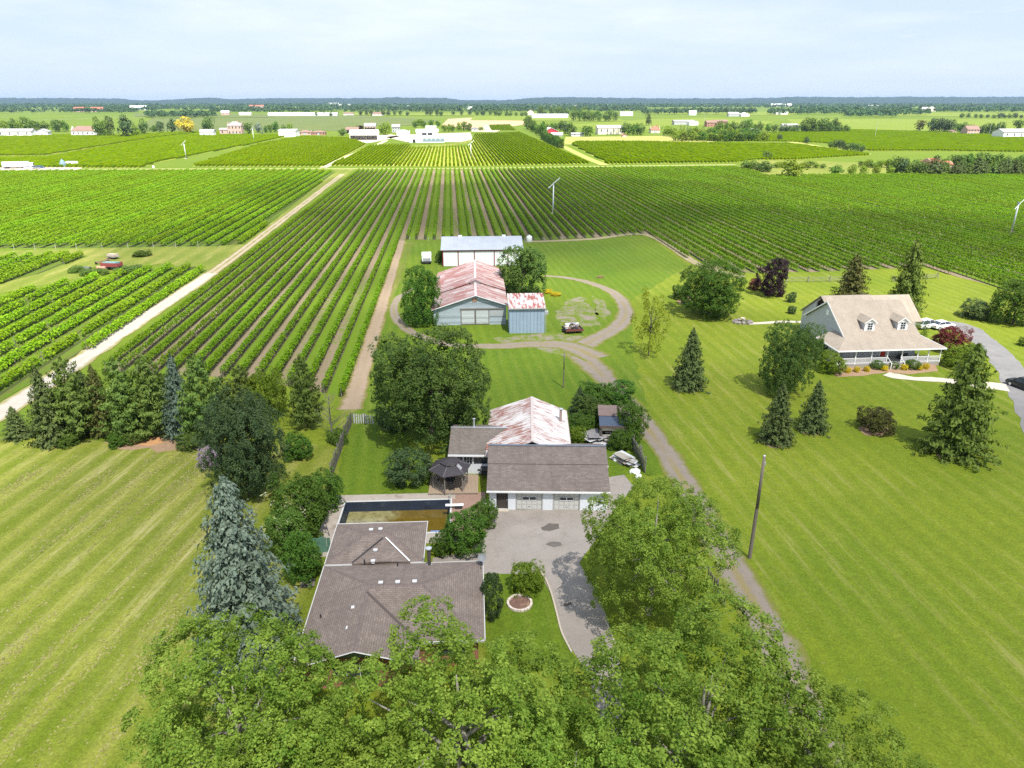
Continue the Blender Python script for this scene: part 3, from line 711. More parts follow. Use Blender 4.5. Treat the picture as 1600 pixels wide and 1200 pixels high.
n2 = vine_rows(LEFTMAIN, 'left', 'row of grapevines in the left block beyond the strip of rough grass', 'vine rows of the left block beyond the rough grass', False, SP=4.1)
relabel(lambda o: -o.location.x, '%s vine row left of the grass lane in the left block', 24)
n3 = vine_rows(LEFTNEAR, 'left', 'row of pale green grapevines between the pale gravel lane and the scrap pile', 'vine rows beside the pale gravel lane', SP=4.3)
relabel(lambda o: -o.location.x, '%s bushy vine row left of the pale gravel lane')
n4 = vine_rows(LEFTSMALL, 'left', 'short row of grapevines left of the scrap pile in rough grass', 'short vine rows left of the scrap pile', SP=4.3)
relabel(lambda o: -o.location.x, '%s short vine row left of the scrap in rough grass')
print('vine rows', n1, n2, n3, n4)

def far_vines(name, poly_px, mat, label, seg=3.2, hw=.55, h=1.75, sp=SP):
    """rows too far off to tell their vines apart: hedges of uneven leafy humps, joined"""
    poly = px_poly(poly_px); xs = [p.x for p in poly]; rg = np.random.default_rng(len(name)+len(poly_px)+int(abs(poly[0].x)))
    Q = []; T = []
    for k in range(math.ceil(min(xs)/sp), math.floor(max(xs)/sp)+1):
        for y0, y1 in spans(poly, k*sp):
            n = int((y1-y0)/seg)
            if n < 1: continue
            y = np.linspace(y0, y1, n+1)+rg.normal(0, .3, n+1); w = hw*rg.uniform(.75, 1.25, n+1); t = h*rg.uniform(.82, 1.15, n+1); x = k*sp+rg.normal(0, .12, n+1)
            P = [np.stack([x+w*sx, y, np.full(n+1, .3) if sz == 0 else t*sz], 1) for sx, sz in ((-1, 0), (-.9, .75), (0, 1), (.9, .75), (1, 0))]
            tn = rg.uniform(.28, .72, n)+rg.normal(0, .05)
            for j in range(4):
                Q.append(np.stack([P[j][:-1], P[j][1:], P[j+1][1:], P[j+1][:-1]], 1)); T.append(np.clip(tn+rg.normal(0, .07, n), 0, 1))
            Q.append(np.stack([P[0][:1], P[1][:1], P[3][:1], P[4][:1]], 1).reshape(1, 4, 3)); T.append(rg.uniform(0, 1, 1))
    if not Q: return
    Q = np.concatenate(Q); T = np.concatenate(T)
    o = link(name, quads_mesh(name, Q, T, mat)); return props(o, label, 'vineyard', kind='stuff')
fg = M_vineground('far_vineyard_ground', (.30, .28, .08), (.24, .28, .035), (.13, .15, .03), 0, .45)
for nm, pl, lb in (('vineyard', FARC, 'sunlit vineyard rows running up to the white winery'), ('vineyard', FARC2, 'small square green vineyard above the sunlit rows'), ('vineyard', FARR, 'bright yellow green vineyard right of the clipped windbreak hedge'),
                   ('vineyard', FARL1, 'sunlit vineyard below the white shed across the field road'), ('vineyard', FARL2, 'vineyard with two wind machines across the field road'),
                   ('vineyard', FARL3, 'vineyard strip below the long grey farm building'), ('vineyard', FARRR, 'bright green vineyard below the white barn at far right')):
    sheet('vineyard_ground', pl, .03, fg, 0, 40)
    far_vines(nm, pl, LEAF['vine_far'], lb, 3.2 if pl in (FARC, FARL1) else 5)
far_green = M_field('far_field_green', (.115, .165, .018), (.18, .22, .030), .02, .003, 6, .35)
far_dull = M_field('far_field_dull', (.085, .12, .035), (.13, .15, .045), .02, .003, 6, .4)
far_tan = M_field('far_field_tan', (.36, .25, .15), (.42, .30, .18), .05, .01, 5, .3)
for zi, (pl, mt) in enumerate(((FARR4, far_green), (FARM, far_green), ([(200, 205), (420, 203), (540, 205), (560, 190), (420, 184), (240, 184)], far_dull), ([(420, 200), (640, 196), (690, 188), (560, 180), (420, 181)], far_dull),
               ([(690, 196), (755, 205), (830, 193), (822, 186), (735, 184), (700, 186)], far_tan), ([(735, 206), (775, 207), (800, 196), (760, 195)], M_field('far_pale', (.42, .36, .29), (.36, .33, .2), .05, .01, 5, .5)),
               ([(735, 188), (980, 190), (960, 183), (740, 181)], far_green), ([(1020, 178), (1240, 181), (1240, 175), (1020, 173)], far_green), ([(1350, 181), (1680, 184), (1680, 176), (1350, 175)], far_green),
               ([(210, 182), (430, 184), (430, 179), (210, 177)], far_dull), ([(540, 180), (740, 181), (740, 176), (540, 176)], far_green))):
    sheet('field', pl, .04+.05*zi, mt, 0, 80)
sheet('rough_grass', [(1150, 263), (1180, 250), (1240, 251), (1600, 262), (1700, 268), (1700, 274), (1200, 278)], .06, MAT['rough_grass'], 1, 8)

# ------------------------------------------------------------------ the cloud overhead whose shade lies on the near fields and buildings
def make_cloud():
    m, t = new_mat('cloud')
    n = t.n('ShaderNodeBsdfDiffuse', {'Color': (.9, .92, .95, 1)}).outputs[0]
    tl = t.n('ShaderNodeBsdfTranslucent', {'Color': (.92, .94, .97, 1)}).outputs[0]
    a = t.n('ShaderNodeMixShader', {0: .6, 1: n, 2: tl}).outputs[0]
    tp = t.n('ShaderNodeBsdfTransparent').outputs[0]
    t.n('ShaderNodeOutputMaterial', {0: t.n('ShaderNodeMixShader', {0: CLOUD_THICK, 1: tp, 2: a}).outputs[0]})
    Z = 1100.0; el = R(SUN_EL); az = R(SUN_AZ)
    off = Vector((math.sin(az), math.cos(az), 0))*(Z/math.tan(el))
    bm = bmesh.new(); rd = random.Random(3)
    for gx, gy, r in CLOUD_BLOBS:
        mt = Matrix.Translation(Vector((gx, gy, Z))+off) @ Matrix.Diagonal((r, r*rd.uniform(.8, 1), r*.28, 1))
        vs = bmesh.ops.create_icosphere(bm, subdivisions=4, radius=1, matrix=mt)['verts']
        for v in vs:
            d = Vector((pnoise(v.co*.008), pnoise(v.co*.008+Vector((50, 0, 0))), pnoise(v.co*.008+Vector((0, 50, 0)))*.5))
            d2 = Vector((pnoise(v.co*.03), pnoise(v.co*.03+Vector((50, 0, 0))), 0))
            v.co += d*r*.35+d2*r*.10
    me = bpy.data.meshes.new('cloud'); bm.to_mesh(me); bm.free(); me.materials.append(m)
    me.polygons.foreach_set('use_smooth', [True]*len(me.polygons))
    return props(link('cloud', me), kind='structure')
CLOUD_THICK = .16
# shade centres on the ground (metres east, north) and radii
CLOUD_BLOBS = [(95, 130, 165), (10, 330, 105), (50, 290, 95), (-30, 225, 70), (0, 70, 80), (10, 35, 75), (95, 205, 80), (30, 270, 90)]
make_cloud()

# ------------------------------------------------------------------ building helpers
def wall_with_holes(mb, x0, x1, z0, z1, y, th, holes, mi=0):
    """wall facing -y, opened where holes (hx0,hx1,hz0,hz1) say"""
    xs = sorted({x0, x1, *[h[0] for h in holes], *[h[1] for h in holes]})
    for a, b in zip(xs, xs[1:]):
        hs = sorted([h for h in holes if h[0] <= a+1e-6 and h[1] >= b-1e-6], key=lambda h: h[2]); z = z0
        for h in hs:
            if h[2] > z+1e-6: mb.box(a, b, y, y+th, z, h[2], mi)
            z = h[3]
        if z < z1-1e-6: mb.box(a, b, y, y+th, z, z1, mi)
    return mb
def window(parent, x0, x1, z0, z1, y, face=-1, frame=None, cols=2, rows=2, fw=.07, name='window', axis='y'):
    """framed window in the plane y (facing -y) or x; frame > pane, bars"""
    frame = frame or MAT['trim']; f = MB(); d0, d1 = sorted((y, y+face*.07))
    def bx(mb, a, b, c, d, e0, e1):
        if axis == 'y': mb.box(a, b, e0, e1, c, d)
        else: mb.box(e0, e1, a, b, c, d)
    bx(f, x0-fw, x1+fw, z1, z1+fw, d0, d1); bx(f, x0-fw, x1+fw, z0-fw, z0, d0, d1)
    bx(f, x0-fw, x0, z0, z1, d0, d1); bx(f, x1, x1+fw, z0, z1, d0, d1)
    for i in range(1, cols): q = x0+(x1-x0)*i/cols; bx(f, q-fw*.3, q+fw*.3, z0, z1, d0, d1)
    for i in range(1, rows): q = z0+(z1-z0)*i/rows; bx(f, x0, x1, q-fw*.28, q+fw*.28, d0+.008, d1-.008)
    o = f.build(name, frame, parent); g = MB(); e = (y+face*.004, y+face*.03); bx(g, x0+.002, x1-.002, z0+.002, z1-.002, min(e), max(e))
    g.build('pane', MAT['glass'], o); return o
def gable_roof(mb, x0, x1, y0, y1, ze, zr, th=.14, axis='y', xr=None):
    """two slopes; ridge along axis"""
    if axis == 'y':
        c = (x0+x1)/2 if xr is None else xr
        mb.slab([(x0, y0, ze), (c, y0, zr), (c, y1, zr), (x0, y1, ze)], th); mb.slab([(c, y0, zr), (x1, y0, ze), (x1, y1, ze), (c, y1, zr)], th)
    else:
        c = (y0+y1)/2 if xr is None else xr
        mb.slab([(x0, y0, ze), (x1, y0, ze), (x1, c, zr), (x0, c, zr)], th); mb.slab([(x0, c, zr), (x1, c, zr), (x1, y1, ze), (x0, y1, ze)], th)
    return mb

SH_BROWN = M_shingle('brown_shingles', (.150, .118, .100), (.262, .212, .184), .17, .36, .42)
SH_GAR = M_shingle('brown_shingles_garage', (.130, .105, .092), (.245, .202, .178), .17, .36, .45)
SH_GREY = M_shingle('grey_brown_shingles', (.135, .115, .098), (.245, .212, .185), .17, .36, .45)
SH_TAN = M_shingle('tan_shingles', (.335, .28, .222), (.40, .342, .275), .17, .35, .8)
def loc_of(deg, fx, fy): v = rotv(fx, fy, deg); return (v[0], v[1], 0)
def to_local(o_loc, deg, p):
    v = rotv(p[0]-o_loc[0], p[1]-o_loc[1], -deg); return v[0], v[1]

# ------------------------------------------------------------------ brick bungalow
def bungalow():
    deg = -1.7; L = loc_of(deg, -12.7, 37.8)
    t = thing('bungalow', 'brick bungalow with brown shingled hip roofs below the pool', 'house', L, deg)
    e = .45; w = MB()
    # brick walls under the eaves (footprint: front wing, main block, rear wing)
    bw = MAT['brick']
    wall_with_holes(w, e, 8.4-e, 0, 2.62, .9, .25, [(2.4, 5.2, .9, 2.2)])
    w.box(e, e+.25, 1.15, 17.1, 0, 2.62); w.box(8.4-e-.25, 8.4-e, 1.15, 2.6, 0, 2.62)
    wall_with_holes(w, 8.4-e, 12.9-e, 0, 2.62, 2.6, .25, [(9.6, 11.6, .9, 2.2)])
    w.box(12.9-e-.25, 12.9-e, 2.85, 10.9, 0, 2.62); w.box(8.0-e, 12.9-e-.25, 10.65, 10.9, 0, 2.62)
    w.box(8.0-e-.25, 8.0-e, 10.65, 17.1, 0, 2.62); w.box(e+.25, 8.0-e-.25, 16.85, 17.1, 0, 2.62)
    w.build('wall', bw, t)
    g = MB(); g.prism([(.5, .93, 2.63), (7.9, .93, 2.63), (4.2, .93, 3.72)], (0, .12, 0))
    g.build('gable', M_boards('green_siding', (.24, .31, .27), (.12, .16, .14), .15, False, .06), t)
    window(t, 2.4, 5.2, .9, 2.2, 1.0, cols=3, rows=1)
    window(t, 9.6, 11.6, .9, 2.2, 2.7, cols=2, rows=1)
    s = 1.4/4.6; r = MB()
    P = {'L': [(0, .0, 2.7), (4.2, 0, 2.7+4.2*s), (4.2, 6.3, 2.7+4.2*s), (4.6, 6.7, 4.1), (0, 11.3, 2.7)],
         'WR': [(4.2, 0, 2.7+4.2*s), (8.4, 0, 2.7), (8.4, 2.1, 2.7), (4.2, 6.3, 2.7+4.2*s)],
         'F': [(4.2, 6.3, 2.7+4.2*s), (8.4, 2.1, 2.7), (12.9, 2.1, 2.7), (8.3, 6.7, 4.1), (4.6, 6.7, 4.1)],
         'R': [(12.9, 2.1, 2.7), (12.9, 11.3, 2.7), (8.3, 6.7, 4.1)],
         'B': [(12.9, 11.3, 2.7), (0, 11.3, 2.7), (4.6, 6.7, 4.1), (8.3, 6.7, 4.1)]}
    for q in P.values(): r.slab(q, .11)
    ro = r.build('roof', SH_BROWN, t)
    hp = M_shingle('hip_caps', (.155, .12, .108), (.20, .16, .142), .3, .3)
    def cap(mb, a, b, wd=.14, up=.02):
        a = Vector(a); b = Vector(b); d = (b-a).normalized(); sd = Vector((d.y, -d.x, 0)).normalized()*wd; U = Vector((0, 0, up))
        mb.mesh([a-sd-U*1.6, a+U, a+sd-U*1.6, b-sd-U*1.6, b+U, b+sd-U*1.6], [(0, 1, 4, 3), (1, 2, 5, 4)])
    k = MB()
    for a, b in (((4.6, 6.7, 4.1), (8.3, 6.7, 4.1)), ((0, 11.3, 2.7), (4.6, 6.7, 4.1)), ((12.9, 11.3, 2.7), (8.3, 6.7, 4.1)), ((12.9, 2.1, 2.7), (8.3, 6.7, 4.1)), ((4.2, 0, 3.98), (4.2, 6.3, 3.98)), ((4.2, 6.3, 3.98), (4.6, 6.7, 4.1))): cap(k, a, b)
    k.build('ridge_cap', hp, t)
    v = MB(); v.prism([(4.28, 6.24, 4.0), (4.14, 6.10, 4.0), (8.2, 2.02, 2.77), (8.34, 2.16, 2.77)], (0, 0, .012)); v.build('valley', M('valley_brown', (.085, .068, .062), .9, .25), t)
    # rear wing
    r2 = MB(); z2 = 2.7+3*s
    for q in ([(0, 11.5, 2.7), (8, 11.5, 2.7), (5, 14.5, z2), (3, 14.5, z2)], [(8, 11.5, 2.7), (8, 17.5, 2.7), (5, 14.5, z2)], [(8, 17.5, 2.7), (0, 17.5, 2.7), (3, 14.5, z2), (5, 14.5, z2)], [(0, 17.5, 2.7), (0, 11.5, 2.7), (3, 14.5, z2)]): r2.slab(q, .11)
    r2.build('rear_roof', SH_BROWN, t)
    k = MB()
    for a, b in (((3, 14.5, z2), (5, 14.5, z2)), ((0, 11.5, 2.7), (3, 14.5, z2)), ((8, 11.5, 2.7), (5, 14.5, z2)), ((0, 17.5, 2.7), (3, 14.5, z2)), ((8, 17.5, 2.7), (5, 14.5, z2))): cap(k, a, b)
    k.build('ridge_cap', hp, t)
    # saddle between the two roofs, with its flashings
    sd = MB(); a = (4.62, 13.95, z2-.10); b = (2.25, 11.36, 2.84); c = (6.9, 11.36, 2.84); m = (4.62, 11.2, 3.06)
    sd.mesh([a, b, c, m, (2.25, 11.36, 2.6), (6.9, 11.36, 2.6)], [(0, 1, 3), (0, 3, 2), (1, 4, 5, 2, 3)]); sd.build('saddle', SH_BROWN, t)
    fl = MB()
    def strip(mb, a, b, w=.09):
        a = Vector(a); b = Vector(b); d = (b-a).normalized(); s_ = Vector((d.y, -d.x, 0)).normalized()*w; mb.slab([a-s_, a+s_, b+s_, b-s_], .015)
    strip(fl, (4.75, 13.9, z2-.04), (6.92, 11.42, 2.90), .055); fl.build('flashing', MAT['trim'], t)
    fl = MB(); strip(fl, (4.5, 13.9, z2-.04), (2.25, 11.42, 2.90), .06); fl.build('flashing', MAT['dark'], t)
    # gutters and fascia
    f = MB()
    for x0, x1, y0, y1 in ((-.08, -.01, 0, 11.3), (-.08, -.01, 11.55, 17.5), (12.91, 12.98, 2.1, 11.3), (8.01, 8.07, 11.55, 17.5), (-.12, 8.1, 17.51, 17.6), (8.41, 12.9, 1.99, 2.09), (0, 2.2, 11.31, 11.37), (7.0, 13.0, 11.31, 11.37), (0, 2.2, 11.43, 11.49), (6.95, 8, 11.43, 11.49)):
        f.box(x0, x1, y0, y1, 2.56, 2.715)
    strip(f, (0, -.06, 2.72), (4.2, -.06, 4.0), .05); strip(f, (4.2, -.06, 4.0), (8.4, -.06, 2.72), .05)
    f.build('gutter', M('gutter_grey', (.50, .49, .47), .6, .15), t)
    def on_roof(px, py, z): return to_local(L, deg, at(px, py, z))
    vent = MB(); vent.box(-.12, .12, -.12, .12, -.1, .09); vent.box(-.17, .17, -.15, .15, .09, .16); vd = vent.data('roof_vent', M('vent_grey', (.55, .55, .56), .5, .1))
    for px, py, z in ((595, 912, 4.0), (621.5, 911, 4.0), (648, 910, 4.0), (552.6, 951, 3.6), (544.5, 983, 3.55), (580, 829, 3.35), (594.6, 828, 3.35), (586.7, 861, 3.2), (583, 878, 3.0)):
        x, y = on_roof(px, py, z); link('roof_vent', vd, t, (x, y, z))
    pv = MB(); pv.tube((0, 0, -.2), (0, 0, .34), .06, .06, 8); pd = pv.data('vent_pipe', MAT['dark'])
    for px, py, z in ((501.5, 966, 2.95), (569.7, 880, 2.9), (621.5, 885, 2.85)):
        x, y = on_roof(px, py, z); link('vent_pipe', pd, t, (x, y, z))
    x, y = on_roof(671, 882, 2.85); c = MB(); c.tube((x, y, 2.4), (x, y, 4.35), .15, .15, 12); c.build('flue', M('flue_brown', (.11, .10, .095), .5, .3, 3, metal=.4), t)
    c = MB(); c.lathe([(.15, 0), (.26, .03), (.26, .12), (.05, .2)], 14, (x, y, 4.35)); c.build('flue_cap', MAT['steel'], t); c = MB(); c.tube((x, y, 2.75), (x, y, 2.85), .3, .22, 12); c.build('flue_collar', MAT['steel'], t)
    # satellite dish on the corner
    x, y = 12.75, 10.9; d = MB(); d.path([(x, y, 2.8), (x+.05, y-.05, 3.25), (x+.1, y-.25, 3.45)], [.04]*3, 8); d.tube((x+.1, y-.3, 3.25), (x+.1, y-.85, 3.3), .02, .02, 6); d.box(x+.04, x+.16, y-.95, y-.83, 3.25, 3.37)
    dd = d.build('satellite_dish', MAT['dark'], t)
    d = MB(); d.lathe([(0, 0), (.16, .02), (.27, .07), (.33, .12), (.335, .13), (.27, .09), (.16, .04), (0, .02)], 22); q = d.build('reflector', M('dish_grey', (.20, .21, .22), .6, .06), dd, (x+.1, y-.27, 3.5)); q.rotation_euler = (R(38), 0, 0)
    # red post by the pool side and slab in the side garden are things of their own
    return t
bungalow()

# ------------------------------------------------------------------ pool, deck, patio, gazebo
def pool():
    cx, cy, deg = -6.42, 60.75, -1.9; t = thing('swimming_pool', 'in-ground pool with dark blue liner and murky low water', 'pool', (cx, cy, 0), deg)
    X, Y = 5.32, 2.92; lin = M('pool_liner', (.020, .030, .050), .45, .4, .8, .2, spec=.5, c2=(.05, .06, .075), sc2=1.2)
    l = MB(); zb = -1.9
    def pt(x, y, z): return (x, y, z)
    top = [(-X, -Y, .06), (X, -Y, .06), (X, Y, .06), (-X, Y, .06)]; bot = [(-X+.5, -Y+.4, zb), (X-.6, -Y+.4, zb), (X-.6, Y-.4, zb), (-X+.5, Y-.4, zb)]
    for i in range(4):
        a, b, c, d = top[i], top[(i+1) % 4], bot[(i+1) % 4], bot[i]; n = 16
        for j in range(n):
            u0, u1 = j/n, (j+1)/n
            def q(u, v):
                p = Vector(a).lerp(Vector(b), u).lerp(Vector(d).lerp(Vector(c), u), v); return p+Vector((pnoise(p*1.3), pnoise(p*1.3+Vector((9, 0, 0))), 0))*.12*math.sin(v*3.14)
            for kx in range(4): l.poly([q(u0, (kx+1)/4), q(u1, (kx+1)/4), q(u1, kx/4), q(u0, kx/4)])
    l.poly([bot[0], bot[1], bot[2], bot[3]]); l.build('liner', lin, t, smooth=True)
    m, n_ = new_mat('murky_water'); p = objco(n_)
    nn = n_.noise(p, .28, 3, .6); x = n_.n('ShaderNodeSeparateXYZ', {0: p}).outputs[0]
    f = n_.ramp(n_.math('ADD', x, n_.math('MULTIPLY', n_.math('SUBTRACT', nn, .5), 5)), -1.4, -.2)
    c = n_.mix(f, (.26, .235, .10), (.13, .088, .012)); c = n_.mix(n_.ramp(n_.noise(p, 1.2, 5, .7), .45, .8), c, (.075, .048, .008))
    c = n_.mix(n_.ramp(n_.noise(p, 2.2, 5, .8), .66, .72), c, (.36, .34, .22))
    wm = finish(m, n_, c, .07, n_.noise(p, 2.5, 3), .12, .02, .5)
    z = -.95; s = MB(); s.poly([(-X+.28, -Y+.2, z), (X-.34, -Y+.2, z), (X-.34, Y-.2, z), (-X+.28, Y-.2, z)]); s.build('water', wm, t)
    r = MB()
    for a, b, c_, d in ((-X-.16, X+.16, Y, Y+.16), (-X-.16, X+.16, -Y-.16, -Y)): r.box(a, b, c_, d, .0, .10)
    for a, b in ((-X-.16, -X), (X, X+.16)): r.box(a, b, -Y, Y, .0, .10)
    r.build('coping', M('coping_pale', (.55, .56, .55), .6, .1), t)
    e = MB(); e.box(X-1.7, X-.02, -Y-.02, -Y+.16, .101, .13); e.build('edge_strip', M('blue_strip', (.16, .24, .46), .5, .15), t)
    b = MB(); b.box(X-.45, X+1.35, 1.05, 1.42, .42, .48); b.build('diving_board', MAT['trim'], t); b = MB(); b.box(X+.5, X+1.2, 1.08, 1.38, .05, .42); b.build('board_stand', MAT['dark'], t)
    for y in (Y+.3,): 
        p_ = MB(); p_.tube((X-.05, y, 0), (X-.05, y, .9), .03, .03, 8); p_.tube((X-.05, y-.9, .85), (X-.05, y, .9), .025, .025, 8); p_.tube((X-.05, y-.9, .85), (X-.05, y-.9, .05), .03, .03, 8); p_.build('hand_rail', MAT['steel'], t)
    # apron of concrete round it
    def ap(name, pts, mat, z=.05):
        mb = MB(); mb.slab([(*rotv(x, y, deg), 0) and (rotv(x, y, deg)[0]+cx, rotv(x, y, deg)[1]+cy, z) for x, y in pts], .3); props(mb.build(name, mat), kind='structure')
    X2, Y2 = X+.165, Y+.165
    ap('pool_apron', [(-X2-1.5, Y2), (X2+.3, Y2), (X2+.3, Y2+1.3), (-X2-1.2, Y2+1.3)], MAT['concrete'])
    ap('pool_apron', [(-X2-1.5, -Y2-3.2), (-X2-.003, -Y2-3.2), (-X2-.003, Y2-.003), (-X2-1.5, Y2-.003)], MAT['concrete'])
    ap('pool_apron', [(-X2, -Y2-1.6), (X2+1.0, -Y2-1.6), (X2+1.0, -Y2-.003), (-X2, -Y2-.003)], MAT['concrete'])
    ap('brick_patio', [(X2+.003, -Y2), (X2+3.4, -Y2), (X2+3.4, Y2+1.25), (X2+.303, Y2+1.25), (X2+.303, Y2-.003), (X2+.003, Y2-.003)], MAT['paver'])
pool()
def deck():
    a = at(669, 771, .25); L = (a.x, a.y, 0); t = thing('timber_deck', 'weathered timber deck boards under the dark gazebo', 'deck', L, -3)
    wx, wy = 5.15, 3.9; n = 36; bm = M_boards('deck_boards', (.42, .325, .235), (.14, .11, .08), 3.0, True, .25, (.42, .25, .13))
    b = MB(); b.box(-.062, .062, 0, wy, .17, .25); d = b.data('plank', bm)
    for i in range(n): link('plank', d, t, ((i+.5)*wx/n, random.uniform(-.03, .03), random.uniform(-.004, .004)))
    f = MB(); f.box(0, wx, .02, .08, 0, .165); f.box(0, wx, wy-.1, wy-.04, 0, .165); f.box(.01, .07, .1, wy-.1, 0, .165); f.build('joist', MAT['wood_grey'], t)
    return t
deck()
def gazebo():
    p = at(704, 760, .25); t = thing('gazebo', 'hexagonal gazebo with dark double roof and open rails on the deck', 'gazebo', (p.x, p.y+.25, .252), 12)
    rf = M('charcoal_roof', (.048, .042, .046), .6, .3, 2, .3); N = 6; Rr = 2.25
    def ring(r, z): return [(r*math.cos(math.pi*2*i/N), r*math.sin(math.pi*2*i/N), z) for i in range(N)]
    a, b, c, d = ring(Rr, 2.15), ring(.95, 2.72), ring(1.08, 2.86), (0, 0, 3.2)
    m = MB()
    for i in range(N): m.slab([a[i], a[(i+1) % N], b[(i+1) % N], b[i]], .05)
    m.build('roof', rf, t); m = MB()
    for i in range(N): m.slab([c[i], c[(i+1) % N], d], .05)
    m.build('top_roof', rf, t)
    s = MB(); q = Vector(a[5])*.4+Vector(b[5])*.6; q2 = Vector(a[0])*.4+Vector(b[0])*.6
    s.slab([Vector(b[5])+Vector((0, 0, .02)), Vector(b[5]).lerp(Vector(b[0]), .55)+Vector((0, 0, .02)), Vector(a[5]).lerp(Vector(a[0]), .45).lerp(Vector(b[5]), .45)+Vector((0, 0, .02)), Vector(a[5]).lerp(Vector(b[5]), .45)+Vector((0, 0, .02))], .02)
    s.build('patch_or_sheen', M('sky_sheen', (.30, .30, .31), .35, .1), t)  # pale slab stands in for the sky's reflection on one roof face
    for i in range(N):
        x, y = 1.85*math.cos(math.pi*2*i/N), 1.85*math.sin(math.pi*2*i/N); q = MB(); q.box(x-.06, x+.06, y-.06, y+.06, 0, 2.12); q.build('post', MAT['wood_grey'], t)
        h = MB(); h.path([a[i], b[i]], [.035, .03], 6); h.build('hip_rib', M('rib', (.16, .155, .16), .5), t)
        if i in (0, 1, 2, 3, 5):
            x2, y2 = 1.85*math.cos(math.pi*2*(i+1)/N), 1.85*math.sin(math.pi*2*(i+1)/N); r = MB()
            for z in (.12, .9): r.tube((x, y, z), (x2, y2, z), .035, .035, 5)
            for k in range(1, 11): r.tube((x+(x2-x)*k/11, y+(y2-y)*k/11, .12), (x+(x2-x)*k/11, y+(y2-y)*k/11, .9), .018, .018, 4)
            r.build('railing', MAT['wood_grey'], t)
    # table and two chairs under it, each a thing
    tb = thing('patio_table', 'dark round patio table inside the gazebo', 'table', (p.x, p.y+.25, .253)); m = MB(); m.lathe([(.55, .70), (.55, .74)], 16); m.build('table_top', MAT['dark'], tb)
    for i in range(4): q = MB(); q.tube((.38*math.cos(i*1.57+.7), .38*math.sin(i*1.57+.7), 0), (.3*math.cos(i*1.57+.7), .3*math.sin(i*1.57+.7), .7), .025, .025, 6); q.build('leg', MAT['dark'], tb)
    c = thing('patio_chair', 'dark patio chair seen through the open front of the gazebo', 'chair', (p.x+.15, p.y-.75, .253), 8); m = MB(); m.box(-.27, .27, -.25, .25, .40, .45); m.build('seat', MAT['dark'], c)
    m = MB(); m.slab([(-.27, -.25, .92), (.27, -.25, .92), (.27, -.21, .92), (-.27, -.21, .92)], .5); m.build('backrest', MAT['dark'], c)
    for x in (-.24, .24):
        for y in (-.22, .22): m = MB(); m.tube((x, y, 0), (x, y, .4), .02, .02, 6); m.build('leg', MAT['dark'], c)
gazebo()

